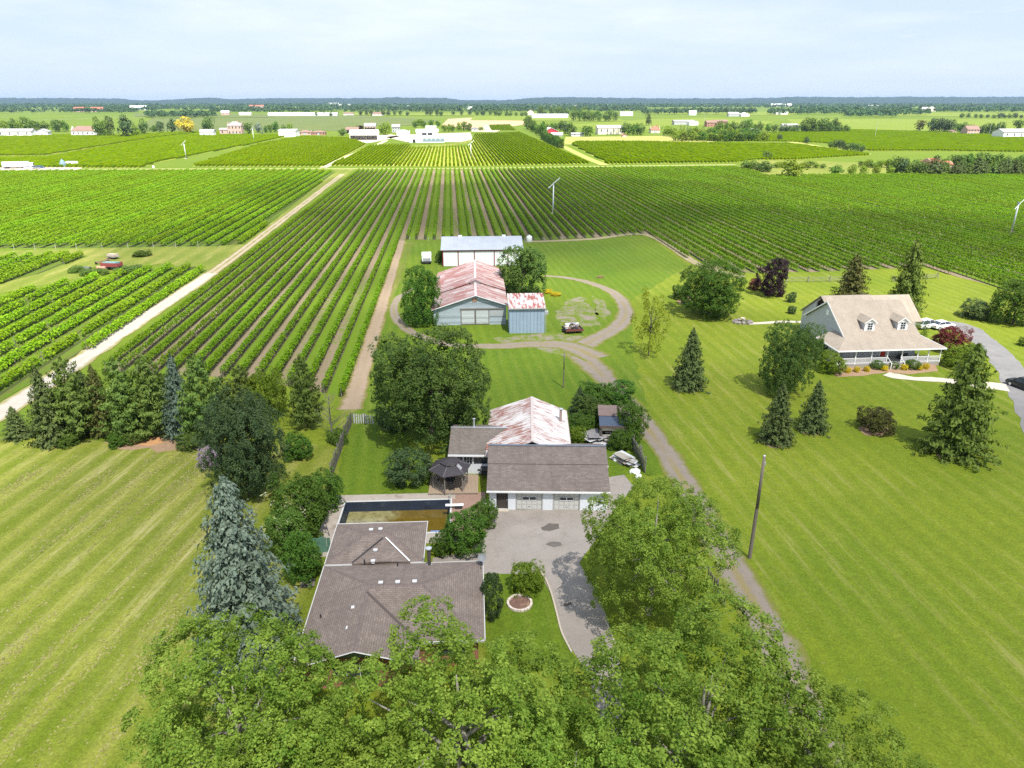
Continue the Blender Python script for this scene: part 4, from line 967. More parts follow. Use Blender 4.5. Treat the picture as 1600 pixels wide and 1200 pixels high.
# ------------------------------------------------------------------ garage, workshop wing and rusty roofed building behind
GDEG = -5.9; GL = loc_of(GDEG, -3.7, 61.3)
def garage():
    t = thing('garage', 'white double garage with brown shingled roof and dark side door', 'garage', GL, GDEG)
    wd = 12.15; wh = MAT['white_old']; D = (.95, 2.1, .12, 2.12); G1 = (2.95, 5.5, 0, 2.08); G2 = (6.65, 9.2, 0, 2.08)
    w = MB(); wall_with_holes(w, .25, wd-.2, 0, 2.45, 0, .2, [D, G1, G2])
    w.prism([(.25, .2, 0), (.25, 9.2, 0), (.25, 9.2, 2.6), (.25, 5.3, 4.3), (.25, 2.8, 3.55), (.25, .2, 2.45)], (.2, 0, 0)); w.prism([(wd-.4, .2, 0), (wd-.4, 9.2, 0), (wd-.4, 9.2, 2.6), (wd-.4, 5.3, 4.3), (wd-.4, 2.8, 3.55), (wd-.4, .2, 2.45)], (.2, 0, 0)); w.box(.45, wd-.4, 9.0, 9.2, 0, 2.6)
    w.build('wall', wh, t)
    r = MB(); r.slab([(0, -.42, 2.40), (wd, -.42, 2.40), (wd, 2.8, 3.72), (0, 2.8, 3.72)], .12); r.build('roof', SH_GAR, t)
    r = MB(); r.slab([(-.04, 2.72, 3.76), (wd+.04, 2.72, 3.76), (wd+.04, 5.25, 4.56), (-.04, 5.25, 4.56)], .1); r.slab([(0, 5.25, 4.56), (wd, 5.25, 4.56), (wd, 9.6, 2.7), (0, 9.6, 2.7)], .12); r.build('upper_roof', SH_GAR, t)
    c = MB(); c.box(-.06, wd+.06, 5.13, 5.40, 4.55, 4.64); c.build('ridge_cap', M('ridge_metal', (.20, .22, .26), .4, .3, 2, metal=.4), t)
    f = MB(); f.box(0, wd, -.50, -.425, 2.22, 2.40); f.build('gutter', MAT['trim'], t)
    f = MB(); f.box(.25+.02, wd-.2, -.42, 0, 2.25, 2.28); f.build('soffit', MAT['trim'], t)
    d = MB(); d.box(D[0]+.06, D[1]-.06, .06, .12, D[2], D[3]-.06); dr = d.build('side_door', M('dark_door', (.060, .050, .045), .6, .3), t)
    d = MB(); d.box(D[0], D[0]+.06, -.02, .14, D[2], D[3]); d.box(D[1]-.06, D[1], -.02, .14, D[2], D[3]); d.box(D[0]+.06, D[1]-.06, -.02, .14, D[3]-.06, D[3]); d.build('door_frame', MAT['dark'], dr)
    d = MB(); d.lathe([(.0, -.03), (.035, 0), (0, .03)], 8, (D[1]-.16, .03, 1.1)); d.build('handle', MAT['steel'], dr)
    s = MB(); s.box(D[0]-.05, D[1]+.05, -.45, .05, 0, .118); s.build('door_step', MAT['pale_concrete'], t)
    pm = M('cream_door', (.56, .56, .53), .7, .12, 2, c2=(.40, .37, .32), sc2=1.4, thr=(.52, .75))
    for gi, G in enumerate((G1, G2)):
        g = thing('x', '', '', (0, 0, 0)); bpy.data.objects.remove(g)
        h = (G[3]-G[2]-.02)/4; nc = 5; o = None
        b = MB(); b.box(G[0]+.005, G[1]-.005, .13, .17, G[2]+.002, G[3]-.002); o = b.build('garage_door', pm, t)
        pw = (G[1]-G[0]-.02)/nc
        pnl = MB(); pnl.box(-pw/2+.014, pw/2-.014, -.025, .012, .014, h-.014); pnl.box(-pw/2+.09, pw/2-.09, -.04, -.025, .09, h-.09); pd = pnl.data('panel', pm)
        for rr in range(4):
            for cc in range(nc):
                if rr == 2 and cc in (1, 2, 3): continue
                link('panel', pd, o, (G[0]+.01+(cc+.5)*pw, .115, G[2]+.008+rr*h))
        x0 = G[0]+.01+pw*1.22; x1 = G[0]+.01+pw*3.78; zz = G[2]+2*h
        for q0, q1 in ((x0, (x0+x1)/2-.04), ((x0+x1)/2+.04, x1)):
            window(o, q0, q1, zz+.09, zz+h-.06, .1, cols=1, rows=1, fw=.035)
        b = MB(); b.box((G[0]+G[1])/2-.12, (G[0]+G[1])/2+.12, .05, .09, .35, .38); b.build('handle', MAT['dark'], o)
        b = MB(); b.box(G[0]-.08, G[0], -.03, .2, 0, G[3]+.08); b.box(G[1], G[1]+.08, -.03, .2, 0, G[3]+.08); b.box(G[0], G[1], -.03, .2, G[3], G[3]+.08); b.build('door_trim', M('grey_trim', (.45, .45, .44), .7, .15), t)
    l = MB(); l.lathe([(.0, .12), (.07, .1), (.08, 0), (0, -.02)], 10, (wd+.02, 2.7, 3.5)); l.build('gable_lamp', MAT['trim'], t)
garage()
def workshop():
    t = thing('workshop_wing', 'low white workshop wing with grey shingles and stove pipe behind the gazebo', 'building', GL, GDEG)
    x0, x1 = -4.55, 4.0
    w = MB(); W1 = (-3.9, -3.05, 1.2, 2.1); W2 = (-2.85, -2.0, 1.2, 2.1); W3 = (-1.8, .2, 1.25, 2.0); D = (-.35, .3, .1, 1.1)
    wall_with_holes(w, x0+.25, .22, 0, 2.45, 7.35, .2, [W1, W2, W3])
    w.prism([(x0+.25, 7.55, 0), (x0+.25, 13.1, 0), (x0+.25, 13.1, 3.0), (x0+.25, 10.8, 3.85), (x0+.25, 7.55, 2.45)], (.2, 0, 0)); w.box(x0+.45, x1, 12.9, 13.1, 0, 3.0); w.build('wall', MAT['white_old'], t)
    for q in (W1, W2): window(t, q[0], q[1], q[2], q[3], 7.42, cols=3, rows=2, fw=.05)
    window(t, *W3, 7.42, cols=1, rows=1, fw=.06)
    r = MB(); r.slab([(x0, 7.0, 2.5), (-.06, 7.0, 2.5), (-.06, 8.3, 2.995), (3.6, 8.3, 2.995), (3.6, 10.8, 3.95), (x0, 10.8, 3.95)], .12); r.slab([(x0, 10.8, 3.95), (3.4, 10.8, 3.95), (3.4, 13.3, 3.15), (x0, 13.3, 3.15)], .12); r.build('roof', SH_GREY, t)
    r = MB(); r.box(x0-.02, 3.3, 10.72, 10.98, 3.945, 3.995); r.build('ridge_cap', MAT['steel'], t)
    f = MB(); f.box(x0-.02, -.1, 6.91, 6.995, 2.30, 2.50); f.build('gutter', MAT['trim'], t)
    a = to_local(GL, GDEG, at(741, 664, 4.0)); c = MB(); c.tube((a[0], 11.0, 3.7), (a[0], 11.0, 4.9), .1, .1, 10); c.lathe([(.1, 0), (.17, .02), (.17, .08), (.02, .16)], 10, (a[0], 11.0, 4.9)); c.build('stove_pipe', MAT['steel'], t)
    # barbecue against the wall
    q = rotv(-.62, 6.6, GDEG); b = thing('barbecue', 'dark barbecue against the white workshop wall on the deck', 'barbecue', (q[0]+GL[0], q[1]+GL[1], .252), GDEG); m = MB(); m.box(-.36, .36, -.25, .25, .12, .62); m.build('cabinet', MAT['dark'], b)
    m = MB(); m.prism([(-.42, -.28, .66), (-.42, .28, .66), (-.42, .24, .95), (-.42, -.06, .97)], (.84, 0, 0)); m.build('lid', MAT['dark'], b)
    m = MB(); m.box(-.75, -.43, -.22, .22, .6, .63); m.build('side_shelf', MAT['dark'], b)
    for x in (-.3, .3): m = MB(); m.tube((x, 0, .07), (x+.05, 0, .07), .07, .07, 10); m.build('wheel', MAT['black'], b)
workshop()
RUST = (.27, .085, .05)
def rusty():
    t = thing('rusty_roofed_building', 'long white building under a rust streaked sheet metal roof behind the garage', 'building', GL, GDEG)
    x0, xr, x1, y0, y1 = -.45, 4.55, 8.75, 5.5, 17.6; ze, zr = 3.15, 4.95
    w = MB(); w.box(x0+.3, x0+.5, 9.3, y1-.2, 0, ze-.05); w.box(x1-.5, x1-.3, 9.3, y1-.2, 0, ze-.05); w.prism([(x0+.3, y1-.4, 0), (x1-.3, y1-.4, 0), (x1-.3, y1-.4, ze-.05), (xr, y1-.4, zr-.15), (x0+.3, y1-.4, ze-.05)], (0, .2, 0)); w.build('wall', MAT['white_old'], t)
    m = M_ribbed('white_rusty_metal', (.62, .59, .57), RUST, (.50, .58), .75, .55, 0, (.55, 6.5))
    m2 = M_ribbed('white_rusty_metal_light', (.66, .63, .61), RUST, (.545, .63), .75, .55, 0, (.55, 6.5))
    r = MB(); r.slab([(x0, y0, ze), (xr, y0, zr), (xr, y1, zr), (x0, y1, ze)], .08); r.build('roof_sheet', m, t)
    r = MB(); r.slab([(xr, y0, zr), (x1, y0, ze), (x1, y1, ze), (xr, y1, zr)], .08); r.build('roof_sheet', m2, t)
    c = MB()
    for i in range(24): c.box(xr-.16, xr+.16, y0+i*.5, y0+i*.5+.49, zr+.002, zr+.04+random.uniform(0, .008))
    c.build('ridge_cap', M('ridge_flashing', (.50, .43, .40), .5, .3, 2), t)
    f = MB(); f.box(x1+.003, x1+.06, y0, y1, ze-.2, ze+.01); f.box(x0-.06, x0-.003, 11, y1, ze-.2, ze+.01); f.build('gutter', M('rusty_gutter', (.34, .27, .22), .7, .3), t)
    a = to_local(GL, GDEG, at(876, 652, 4.0)); c = MB(); c.tube((a[0], a[1], 3.3), (a[0], a[1], 5.0), .16, .16, 10); c.build('stove_pipe', M('rusted_pipe', (.33, .25, .22), .6, .3), t); c = MB(); c.lathe([(.17, 0), (.26, .02), (.26, .1), (.03, .2)], 10, (a[0], a[1], 5.0)); c.build('pipe_cap', MAT['steel'], t)
rusty()

# ------------------------------------------------------------------ barns
BD = -1.7
def old_barn():
    L = loc_of(BD, 0, 124.8); t = thing('old_barn', 'big grey boarded barn under a rusty red metal roof', 'barn', L, BD)
    x0, xr, x1 = -7.8, .15, 5.85; zl, zr, zx = 2.9, 5.6, 3.7
    sid = M_boards('grey_blue_boards', (.34, .40, .45), (.12, .13, .15), .32, False, .22, (.24, .235, .24)); s2 = M_boards('bleached_boards', (.44, .48, .50), (.17, .17, .17), .28, False, .2, (.30, .28, .25))
    w = MB(); w.prism([(x0+.25, 0, 0), (x1-.2, 0, 0), (x1-.2, 0, zx-.1), (xr, 0, zr-.1), (x0+.25, 0, zl-.02)], (0, .25, 0)); w.box(x0+.25, x0+.45, .25, 28.6, 0, zl-.05); w.box(x1-.4, x1-.2, .25, 28.6, 0, zx-.12); w.prism([(x0+.25, 28.6, 0), (x1-.2, 28.6, 0), (x1-.2, 28.6, zx), (xr, 28.6, zr+.15), (x0+.25, 28.6, zl)], (0, .2, 0))
    w.build('wall', sid, t)
    red = M_ribbed('red_rusty_metal', (.27, .10, .082), (.47, .42, .40), (.475, .60), .8, .6, 0, (.16, 2.6)); red2 = M_ribbed('red_rusty_metal_upper', (.28, .11, .092), (.47, .415, .40), (.49, .61), .8, .6, 0, (.16, 2.6))
    def pair(y0, y1, dz, m, nm):
        r = MB(); r.slab([(x0-.2, y0, zl+dz), (xr, y0, zr+dz), (xr, y1, zr+dz), (x0-.2, y1, zl+dz)], .08); r.build(nm, m, t)
        r = MB(); r.slab([(xr, y0, zr+dz), (x1+.15, y0, zx-.05+dz), (x1+.15, y1, zx-.05+dz), (xr, y1, zr+dz)], .08); r.build(nm, m, t)
        c = MB(); c.box(xr-.2, xr+.2, y0, y1, zr+dz+.005, zr+dz+.05); c.build('ridge_cap', M('pale_ridge', (.55, .45, .43), .6, .2), t)
    pair(-.45, 10.3, 0, red, 'roof_sheet'); pair(9.9, 29.0, .24, red2, 'roof_sheet')
    # small light gable where the roof steps up, and the pale ridge hood
    g = MB(); g.prism([(xr-.95, 9.3, zr-.3), (xr+.95, 9.3, zr-.3), (xr+.95, 9.3, zr+.15), (xr, 9.3, zr+.6), (xr-.95, 9.3, zr+.15)], (0, .6, 0)); g.build('step_gable', M('pale_gable', (.52, .52, .53), .7, .15), t)
    g = MB(); g.slab([(xr-1.1, 9.0, zr+.12), (xr, 9.0, zr+.68), (xr, 10.2, zr+.68), (xr-1.1, 10.2, zr+.12)], .06); g.slab([(xr, 9.0, zr+.68), (xr+1.1, 9.0, zr+.12), (xr+1.1, 10.2, zr+.12), (xr, 10.2, zr+.68)], .06); g.build('step_gable_roof', red2, t)
    for i, (a, b, c, d, m) in enumerate(((-2.6, .0, .1, 2.9, s2), (.05, 2.55, .1, 2.9, s2))):
        q = MB(); q.box(a, b, -.10, -.02, c, d); o = q.build('barn_door', m, t); q = MB(); q.box(a, b, -.13, -.10, c+.0, c+.14); q.box(a, b, -.13, -.10, d-.14, d); q.box(a, a+.14, -.13, -.10, c+.14, d-.14); q.box(b-.14, b, -.13, -.10, c+.14, d-.14); q.build('brace', MAT['wood_grey'], o)
    q = MB(); q.box(-2.7, 5.2, -.18, -.02, 2.95, 3.12); q.build('door_track', MAT['wood_grey'], t)
    q = MB(); q.box(2.7, 5.3, -.05, -.01, 1.6, 2.8); q.build('patch_or_sheen', M('grey_patch', (.36, .38, .40), .8, .2), t)
    q = MB(); q.box(-.5, .35, -.08, -.01, 4.35, 5.0); q.build('loft_hatch', M('rust_hatch', (.36, .20, .15), .8, .3, c2=(.5, .45, .4), sc2=3), t)
    f = MB(); f.prism([(x0-.2, -.52, zl-.06), (xr, -.52, zr-.06), (xr, -.52, zr+.06), (x0-.2, -.52, zl+.06)], (0, .06, 0)); f.prism([(xr, -.52, zr-.06), (x1+.15, -.52, zx-.11), (x1+.15, -.52, zx+.01), (xr, -.52, zr+.06)], (0, .06, 0)); f.build('barge_board', MAT['white_old'], t)
old_barn()
def lean_shed():
    L = loc_of(BD, 5.95, 119.2); t = thing('steel_shed', 'tall blue grey sheet metal shed with red and white rusty roof', 'shed', L, BD)
    X, D, ze, zb = 6.2, 5.3, 4.55, 5.8; m = M_ribbed('blue_grey_sheet', (.285, .375, .475), None, (0, 1), .62, .5)
    w = MB(); w.box(0, X, 0, .12, 0, ze); w.prism([(0, .12, 0), (0, D, 0), (0, D, zb-.1), (0, .12, ze)], (.12, 0, 0)); w.prism([(X-.12, .12, 0), (X-.12, D, 0), (X-.12, D, zb-.1), (X-.12, .12, ze)], (.12, 0, 0)); w.box(.12, X-.12, D-.12, D, 0, zb-.1); w.build('wall', m, t)
    for i in range(11):
        r = MB(); x = i*(X-.06)/10; r.box(x, x+.06, -.045, -.001, .02, ze-.1); r.build('batten', M('batten_blue', (.22, .29, .37), .6) if i == 0 else bpy.data.materials['batten_blue'], t)
    r = MB(); r.slab([(-.15, -.25, ze+.05), (X+.15, -.25, ze+.05), (X+.15, D+.1, zb+.05), (-.15, D+.1, zb+.05)], .07); r.build('roof', M_ribbed('red_white_rusty_metal', (.28, .09, .075), (.54, .51, .50), (.475, .565), .7, .6, 0, (.5, 2.6)), t)
    f = MB(); f.box(-.15, X+.15, -.33, -.255, ze-.1, ze+.06); f.build('gutter', MAT['steel'], t); f = MB(); f.tube((X+.2, -.2, .1), (X+.2, -.2, ze), .05, .05, 8); f.build('downpipe', MAT['steel'], t)
    q = MB(); q.box(X+.1, X+.75, 1.2, 2.2, 3.0, 3.5); q.build('side_box', MAT['steel'], t)
lean_shed()
def machine_shed():
    L = loc_of(BD, -7.9, 174.3); t = thing('machine_shed', 'long machine shed with silver roof, white panels and red trim', 'shed', L, BD)
    X = 19.9; D = 15.6; ze, zr = 4.1, 6.0; yr = 8.0; red = M('red_trim', (.24, .025, .035), .6, .15)
    w = MB(); xs = [.25, 4.0, 8.0, 12.9, 16.3, X-.25]
    w.box(.25, X-.25, .35, .45, 0, ze-.15); w.prism([(.25, .45, 0), (.25, D, 0), (.25, D, ze-.1), (.25, yr, zr-.1), (.25, .45, ze-.1)], (.15, 0, 0)); w.prism([(X-.4, .45, 0), (X-.4, D, 0), (X-.4, D, ze-.1), (X-.4, yr, zr-.1), (X-.4, .45, ze-.1)], (.15, 0, 0)); w.box(.4, X-.4, D-.15, D, 0, ze-.1); w.build('wall', MAT['white'], t)
    for a, b in zip(xs, xs[1:]):
        d = MB(); d.box(a+.12, b-.12, .22, .345, .08, ze-.45); d.build('sliding_door', MAT['white'], t)
    for a in xs: d = MB(); d.box(a-.1, a+.1, .17, .345, 0, ze-.42); d.build('door_post', red, t)
    f = MB(); f.box(.0, X, .12, .345, ze-.42, ze-.12); f.build('fascia', red, t)
    r = MB(); m = M_ribbed('silver_metal', (.46, .49, .53), (.33, .31, .31), (.60, .75), .9, .38, .35, (.6, 3)); r.slab([(-.25, -.15, ze), (X+.25, -.15, ze), (X+.25, yr, zr), (-.25, yr, zr)], .07); r.slab([(-.25, yr, zr), (X+.25, yr, zr), (X+.25, D+.2, ze), (-.25, D+.2, ze)], .07); r.build('roof', m, t)
    for x in (4.5, 15.6): d = MB(); d.box(x-.45, x+.45, yr-.3, yr+.3, zr-.1, zr+.28); d.build('ridge_vent', MAT['white'], t)
machine_shed()

# ------------------------------------------------------------------ farmhouse with wrap-around porch
def farmhouse():
    L = (60.4, 100.3, 0); t = thing('farmhouse', 'grey sided house with tan roof, two dormers and white wrap-around porch', 'house', L, 0)
    X, D = 11.8, 13.1; sid = M_boards('grey_siding', (.47, .49, .51), (.34, .36, .38), .14, False, .04, (.44, .46, .48)); zf = .6
    W1 = (2.3, 3.2, 1.35, 2.75); W1b = (3.35, 4.15, 1.35, 2.75); DR = (6.05, 7.05, zf, 2.75); W2 = (9.3, 10.2, 1.35, 2.75); W2b = (10.35, 11.15, 1.35, 2.75)
    w = MB(); wall_with_holes(w, 0, X, 0, 3.85, 0, .2, [W1, W1b, DR, W2, W2b])
    zr = 8.0; ym = 6.55
    for x in (0, X-.2): w.prism([(x, .2, 0), (x, D, 0), (x, D, 3.7), (x, ym, zr-.18), (x, .2, 3.98)], (.2, 0, 0))
    w.box(.2, X-.2, D-.2, D, 0, 3.7); w.build('wall', sid, t)
    for q in (W1, W1b, W2, W2b): window(t, *q, .05, cols=2, rows=3, fw=.1)
    d = MB(); d.box(DR[0]+.06, DR[1]-.06, .08, .14, DR[2], DR[3]-.05); o = d.build('front_door', M('red_door', (.50, .055, .03), .45, .08), t)
    d = MB(); d.box(DR[0]-.1, DR[0]+.06, -.03, .16, zf, DR[3]+.1); d.box(DR[1]-.06, DR[1]+.1, -.03, .16, zf, DR[3]+.1); d.box(DR[0]+.06, DR[1]-.06, -.03, .16, DR[3]-.05, DR[3]+.1); d.build('door_frame', MAT['trim'], o)
    d = MB(); d.box(DR[0]+.25, DR[1]-.25, .06, .078, 1.9, 2.45); d.build('pane', MAT['glass'], o)
    window(t, 6.0, 6.8, 5.9, 6.9, -.004, face=-1, cols=1, rows=1, axis='x', name='gable_vent') if False else None
    v = MB(); v.box(-.06, -.002, 6.0, 6.8, 5.7, 6.6); v.build('gable_vent', MAT['trim'], t)
    window(t, 4.3, 5.2, 1.3, 2.6, -.002, face=-1, cols=1, rows=2, axis='x')
    # main roof, and the porch roof breaking out of it
    r = MB(); e = .3; zk = 4.02
    r.slab([(-e, 0, zk), (X+e, 0, zk), (X+e, ym, zr), (-e, ym, zr)], .13); r.slab([(-e, ym, zr), (X+e, ym, zr), (X+e, D+.4, 3.75), (-e, D+.4, 3.75)], .13); r.build('roof', SH_TAN, t)
    pr = MB(); zp = 2.92; px0, px1, py = -2.85, X+2.6, -3.35
    pr.slab([(px0, py, zp), (px1, py, zp), (X+.05, .02, zk+.01), (-.05, .02, zk+.01)], .12); pr.slab([(px0, py, zp), (-.05, .02, zk+.01), (-.05, 3.6, zk+.01), (px0, 3.6, zp)], .12); pr.slab([(px1, py, zp), (px1, 4.6, zp), (X+.05, 4.6, zk+.01), (X+.05, .02, zk+.01)], .12); pr.build('porch_roof', SH_TAN, t)
    f = MB(); f.box(px0-.03, px1+.03, py-.09, py-.005, zp-.17, zp+.01); f.box(px0-.09, px0-.005, py, 3.6, zp-.17, zp+.01); f.box(px1+.005, px1+.09, py, 4.6, zp-.17, zp+.01); f.build('gutter', MAT['trim'], t)
    c = MB(); c.box(px0+.1, px1-.1, py+.1, -.01, zp-.14, zp-.12); c.build('porch_ceiling', MAT['trim'], t)
    # fascia of the left gable
    f = MB()
    for a, b in (((-e-.02, 0, zk), (-e-.02, ym, zr)), ((-e-.02, ym, zr), (-e-.02, D+.4, 3.75))):
        a = Vector(a); b = Vector(b); f.prism([a-Vector((0, 0, .26)), b-Vector((0, 0, .26)), b+Vector((0, 0, .01)), a+Vector((0, 0, .01))], (-.05, 0, 0))
    f.build('barge_board', MAT['trim'], t)
    # dormers
    for dx in (4.15, 9.55):
        zb, y0 = 4.75, .95; d = MB(); hw = .82; zt = zb+1.25; ztop = zt+.62
        d.prism([(dx-hw, y0, zb-.5), (dx+hw, y0, zb-.5), (dx+hw, y0, zt), (dx, y0, ztop-.06), (dx-hw, y0, zt)], (0, .12, 0)); o = d.build('dormer', MAT['trim'], t)
        sd = MB()
        for x in (dx-hw, dx+hw-.1): sd.prism([(x, y0+.12, zb-.4), (x, y0+.12, zt), (x, y0+2.2, zt), (x, y0+2.0, zb+.8)], (.1, 0, 0))
        sd.build('dormer_cheek', sid, o)
        window(o, dx-.38, dx+.38, zb+.02, zb+1.12, y0, cols=2, rows=3, fw=.06)
        rr = MB(); ey = y0-.22
        for s in (-1, 1): rr.slab([(dx, ey, ztop+.05), (dx+s*(hw+.25), ey, zt-.10), (dx+s*(hw+.25), y0+2.3, zt-.10), (dx, y0+3.1, ztop+.05)], .1)
        rr.build('dormer_roof', SH_TAN, o)
        bb = MB()
        for s in (-1, 1): bb.prism([(dx, ey-.04, ztop-.1), (dx+s*(hw+.25), ey-.04, zt-.25), (dx+s*(hw+.25), ey-.04, zt-.09), (dx, ey-.04, ztop+.07)], (0, .035, 0))
        bb.build('dormer_trim', MAT['trim'], o)
    # porch floor, posts, railing
    pf = MB(); pf.box(px0+.35, px1-.35, py+.35, -.005, zf-.16, zf); pf.box(px0+.35, -.005, .0, 3.5, zf-.16, zf); pf.build('porch_floor', M_boards('porch_boards', (.36, .36, .36), (.2, .2, .2), .14, False, .08), t)
    sk = MB(); sk.box(px0+.37, px1-.37, py+.38, py+.43, 0, zf-.165); sk.box(px0+.37, px0+.42, py+.44, 3.5, 0, zf-.165); sk.build('skirting', M('porch_skirt', (.34, .30, .26), .85, .2), t)
    yp = py+.45; posts = [px0+.45, .35, 2.9, 5.4, 7.75, 10.3, X+.2, px1-.45]
    pm = MB(); pm.box(-.065, .065, -.065, .065, zf, zp-.14); pm.box(-.10, .10, -.10, .10, zf, zf+.15); pm.box(-.10, .10, -.10, .10, zp-.3, zp-.14); pd = pm.data('porch_post', MAT['trim'])
    for x in posts: link('porch_post', pd, t, (x, yp, 0))
    for y in (-.9, 1.2, 3.3): link('porch_post', pd, t, (px0+.45, y, 0))
    def rail(x0, x1, y0, y1):
        n = max(2, int(((x1-x0)**2+(y1-y0)**2)**.5/.14)); m = MB()
        for z in (zf+.1, zf+.92): m.tube((x0, y0, z), (x1, y1, z), .04, .04, 4)
        for i in range(1, n): q = i/n; m.box(x0+(x1-x0)*q-.028, x0+(x1-x0)*q+.028, y0+(y1-y0)*q-.028, y0+(y1-y0)*q+.028, zf+.1, zf+.92)
        m.build('railing', MAT['trim'], t)
    for a, b in zip(posts, posts[1:]):
        if a == 5.4: continue
        rail(a+.07, b-.07, yp, yp)
    rail(px0+.45, px0+.45, yp+.07, -.97); rail(px0+.45, px0+.45, -.83, 1.13); rail(px0+.45, px0+.45, 1.27, 3.23)
    for i in range(3): s = MB(); s.box(5.6, 7.6, py-.05-.32*i, py+.33-.32*i, 0, zf-.16*(i+1)); s.build('porch_step', MAT['pale_concrete'], t)
    for x in (5.55, 7.65): m = MB(); m.tube((x, yp, zf+.92), (x, py-.75, .95), .04, .04, 4); m.box(x-.05, x+.05, py-.8, py-.7, 0, 1.0); m.build('stair_rail', MAT['trim'], t)
    # rear wings
    w = MB(); w.box(9.8, 19.0, 12.0, 12.2, 0, 2.9)
    for x in (9.8, 18.8): w.prism([(x, 12.2, 0), (x, 18.3, 0), (x, 18.3, 2.9), (x, 15.2, 6.2), (x, 12.2, 2.9)], (.2, 0, 0))
    w.box(10, 18.8, 18.1, 18.3, 0, 2.9); w.prism([(1.5, D, 0), (1.5, 17.5, 0), (1.5, 17.5, 3.4), (1.5, 11.6, 7.3), (1.5, D, 6.0)], (.2, 0, 0)); w.box(1.7, 9.8, 17.3, 17.5, 0, 3.4); w.build('rear_wall', sid, t)
    r = MB(); r.slab([(9.5, 10.2, 3.0), (19.3, 10.2, 3.0), (19.3, 15.2, 6.45), (9.5, 15.2, 6.45)], .12); r.slab([(9.5, 15.2, 6.45), (19.3, 15.2, 6.45), (19.3, 18.7, 2.9), (9.5, 18.7, 2.9)], .12)
    r.slab([(1.2, 9.0, 6.2), (9.9, 9.0, 6.2), (9.9, 11.6, 7.55), (1.2, 11.6, 7.55)], .12); r.slab([(1.2, 11.6, 7.55), (9.9, 11.6, 7.55), (9.9, 17.8, 3.3), (1.2, 17.8, 3.3)], .12); r.build('rear_roof', SH_TAN, t)
    c = MB(); c.box(1.0, 1.18, 9.0, 11.6, 7.0, 7.5); c.build('rear_fascia', MAT['trim'], t) if False else None
    # porch furniture
    for i, (x, lab) in enumerate(((8.6, 'dark wicker chair on the porch right of the red door'), (9.2, 'dark wicker chair on the porch, the one further from the red door'))):
        c = thing('porch_chair', lab, 'chair', (L[0]+x*1.02, L[1]-1.1, zf+.002), 180+i*20, 'chairs on the white porch'); m = MB(); m.box(-.32, .32, -.3, .3, .12, .42); m.build('seat', MAT['dark'], c); m = MB(); m.box(-.32, .32, .2, .3, .42, .95); m.build('backrest', MAT['dark'], c)
        for x_ in (-.36, .30): m = MB(); m.box(x_, x_+.06, -.3, .3, .0, .65); m.build('armrest', MAT['dark'], c)
    return t
farmhouse()

# ------------------------------------------------------------------ trees and shrubs near the houses
PP = plant_px
def fg(x, y, h, w, label, kind='plane', leaf=None): return plant(kind, x, y, h, w, label, name='plane_tree', leaf=leaf)
# tall trees at the roadside, nearest the camera
fg(-12.3, 30.0, 11.0, 11.6, 'large leafy tree in front of the bungalow below the blue spruce')
fg(-18.0, 22.6, 8.3, 8.2, 'smaller leafy tree lowest beside the striped lawn in front of the bungalow')
fg(-.5, 29.0, 11.9, 12.2, 'tall leafy tree between the bungalow front and the tarmac drive')
fg(-7.9, 24.6, 9.7, 9.6, 'leafy tree at the bottom edge under the brick front wall of the bungalow')
fg(12.4, 27.6, 11.4, 13.4, 'tall leafy tree between the tarmac drive and the gravel lane, bottom of picture')
fg(17.6, 24.2, 10.2, 10.8, 'leafy tree beside the bottom end of the gravel lane')
fg(4.8, 23.8, 9.8, 9.2, 'leafy tree at the bottom edge below the tarmac drive')
fg(14.7, 44.8, 11.0, 11.0, 'spreading leafy tree beside the garage between drive and gravel lane')
# blue spruce and its neighbours
PP('bluespruce', 394, 1022, 750, 198, 'tall blue spruce beside the bungalow, paler than every other conifer', name='spruce_tree')
PP('oak', 392, 772, 622, 138, 'dense dark green rounded tree at the edge of the striped lawn', leaf='dark', name='tree')
PP('shrub', 470, 835, 752, 92, 'large shrub with cream blossoms beside the pool', cat='shrub', leaf='mid')
PP('shrub', 507, 795, 742, 62, 'green shrub at the far left corner of the pool', cat='shrub', leaf='mid')
PP('shrub', 452, 862, 795, 74, 'shrub between blue spruce and pool with a few cream blossoms', cat='shrub', leaf='weeds')
PP('shrub', 478, 905, 835, 60, 'shrub behind the blue spruce next to the green fence', cat='shrub', leaf='mid')
PP('shrub', 330, 728, 700, 40, 'pale lilac flowering bush at the left foot of the dark rounded tree', cat='shrub', leaf='lilac')
PP('shrub', 470, 715, 680, 44, 'small round green bush between dark rounded tree and board fence', cat='shrub', leaf='mid')
PP('shrub', 528, 692, 672, 30, 'low weedy bush at the foot of the bare tree', cat='shrub', leaf='weeds')
PP('clipped', 640, 752, 706, 74, 'dark rounded bush on the back lawn left of the gazebo', cat='shrub', leaf='dark')
PP('clipped', 769, 968, 898, 36, 'dark clipped evergreen bush at the right wall of the bungalow', cat='shrub', leaf='dark')
PP('shrub', 823, 924, 884, 50, 'bright yellow green bush in the small lawn by the drive', cat='shrub', leaf='light')
PP('shrub', 690, 866, 832, 34, 'low bush at the house end of the hedge beside the pool', cat='shrub', leaf='mid')
PP('shrub', 729, 860, 800, 66, 'large bright green bush between pool and tarmac court', cat='shrub', leaf='mid')
PP('shrub', 757, 822, 786, 42, 'green bush between brick patio and side door of the garage', cat='shrub', leaf='mid')
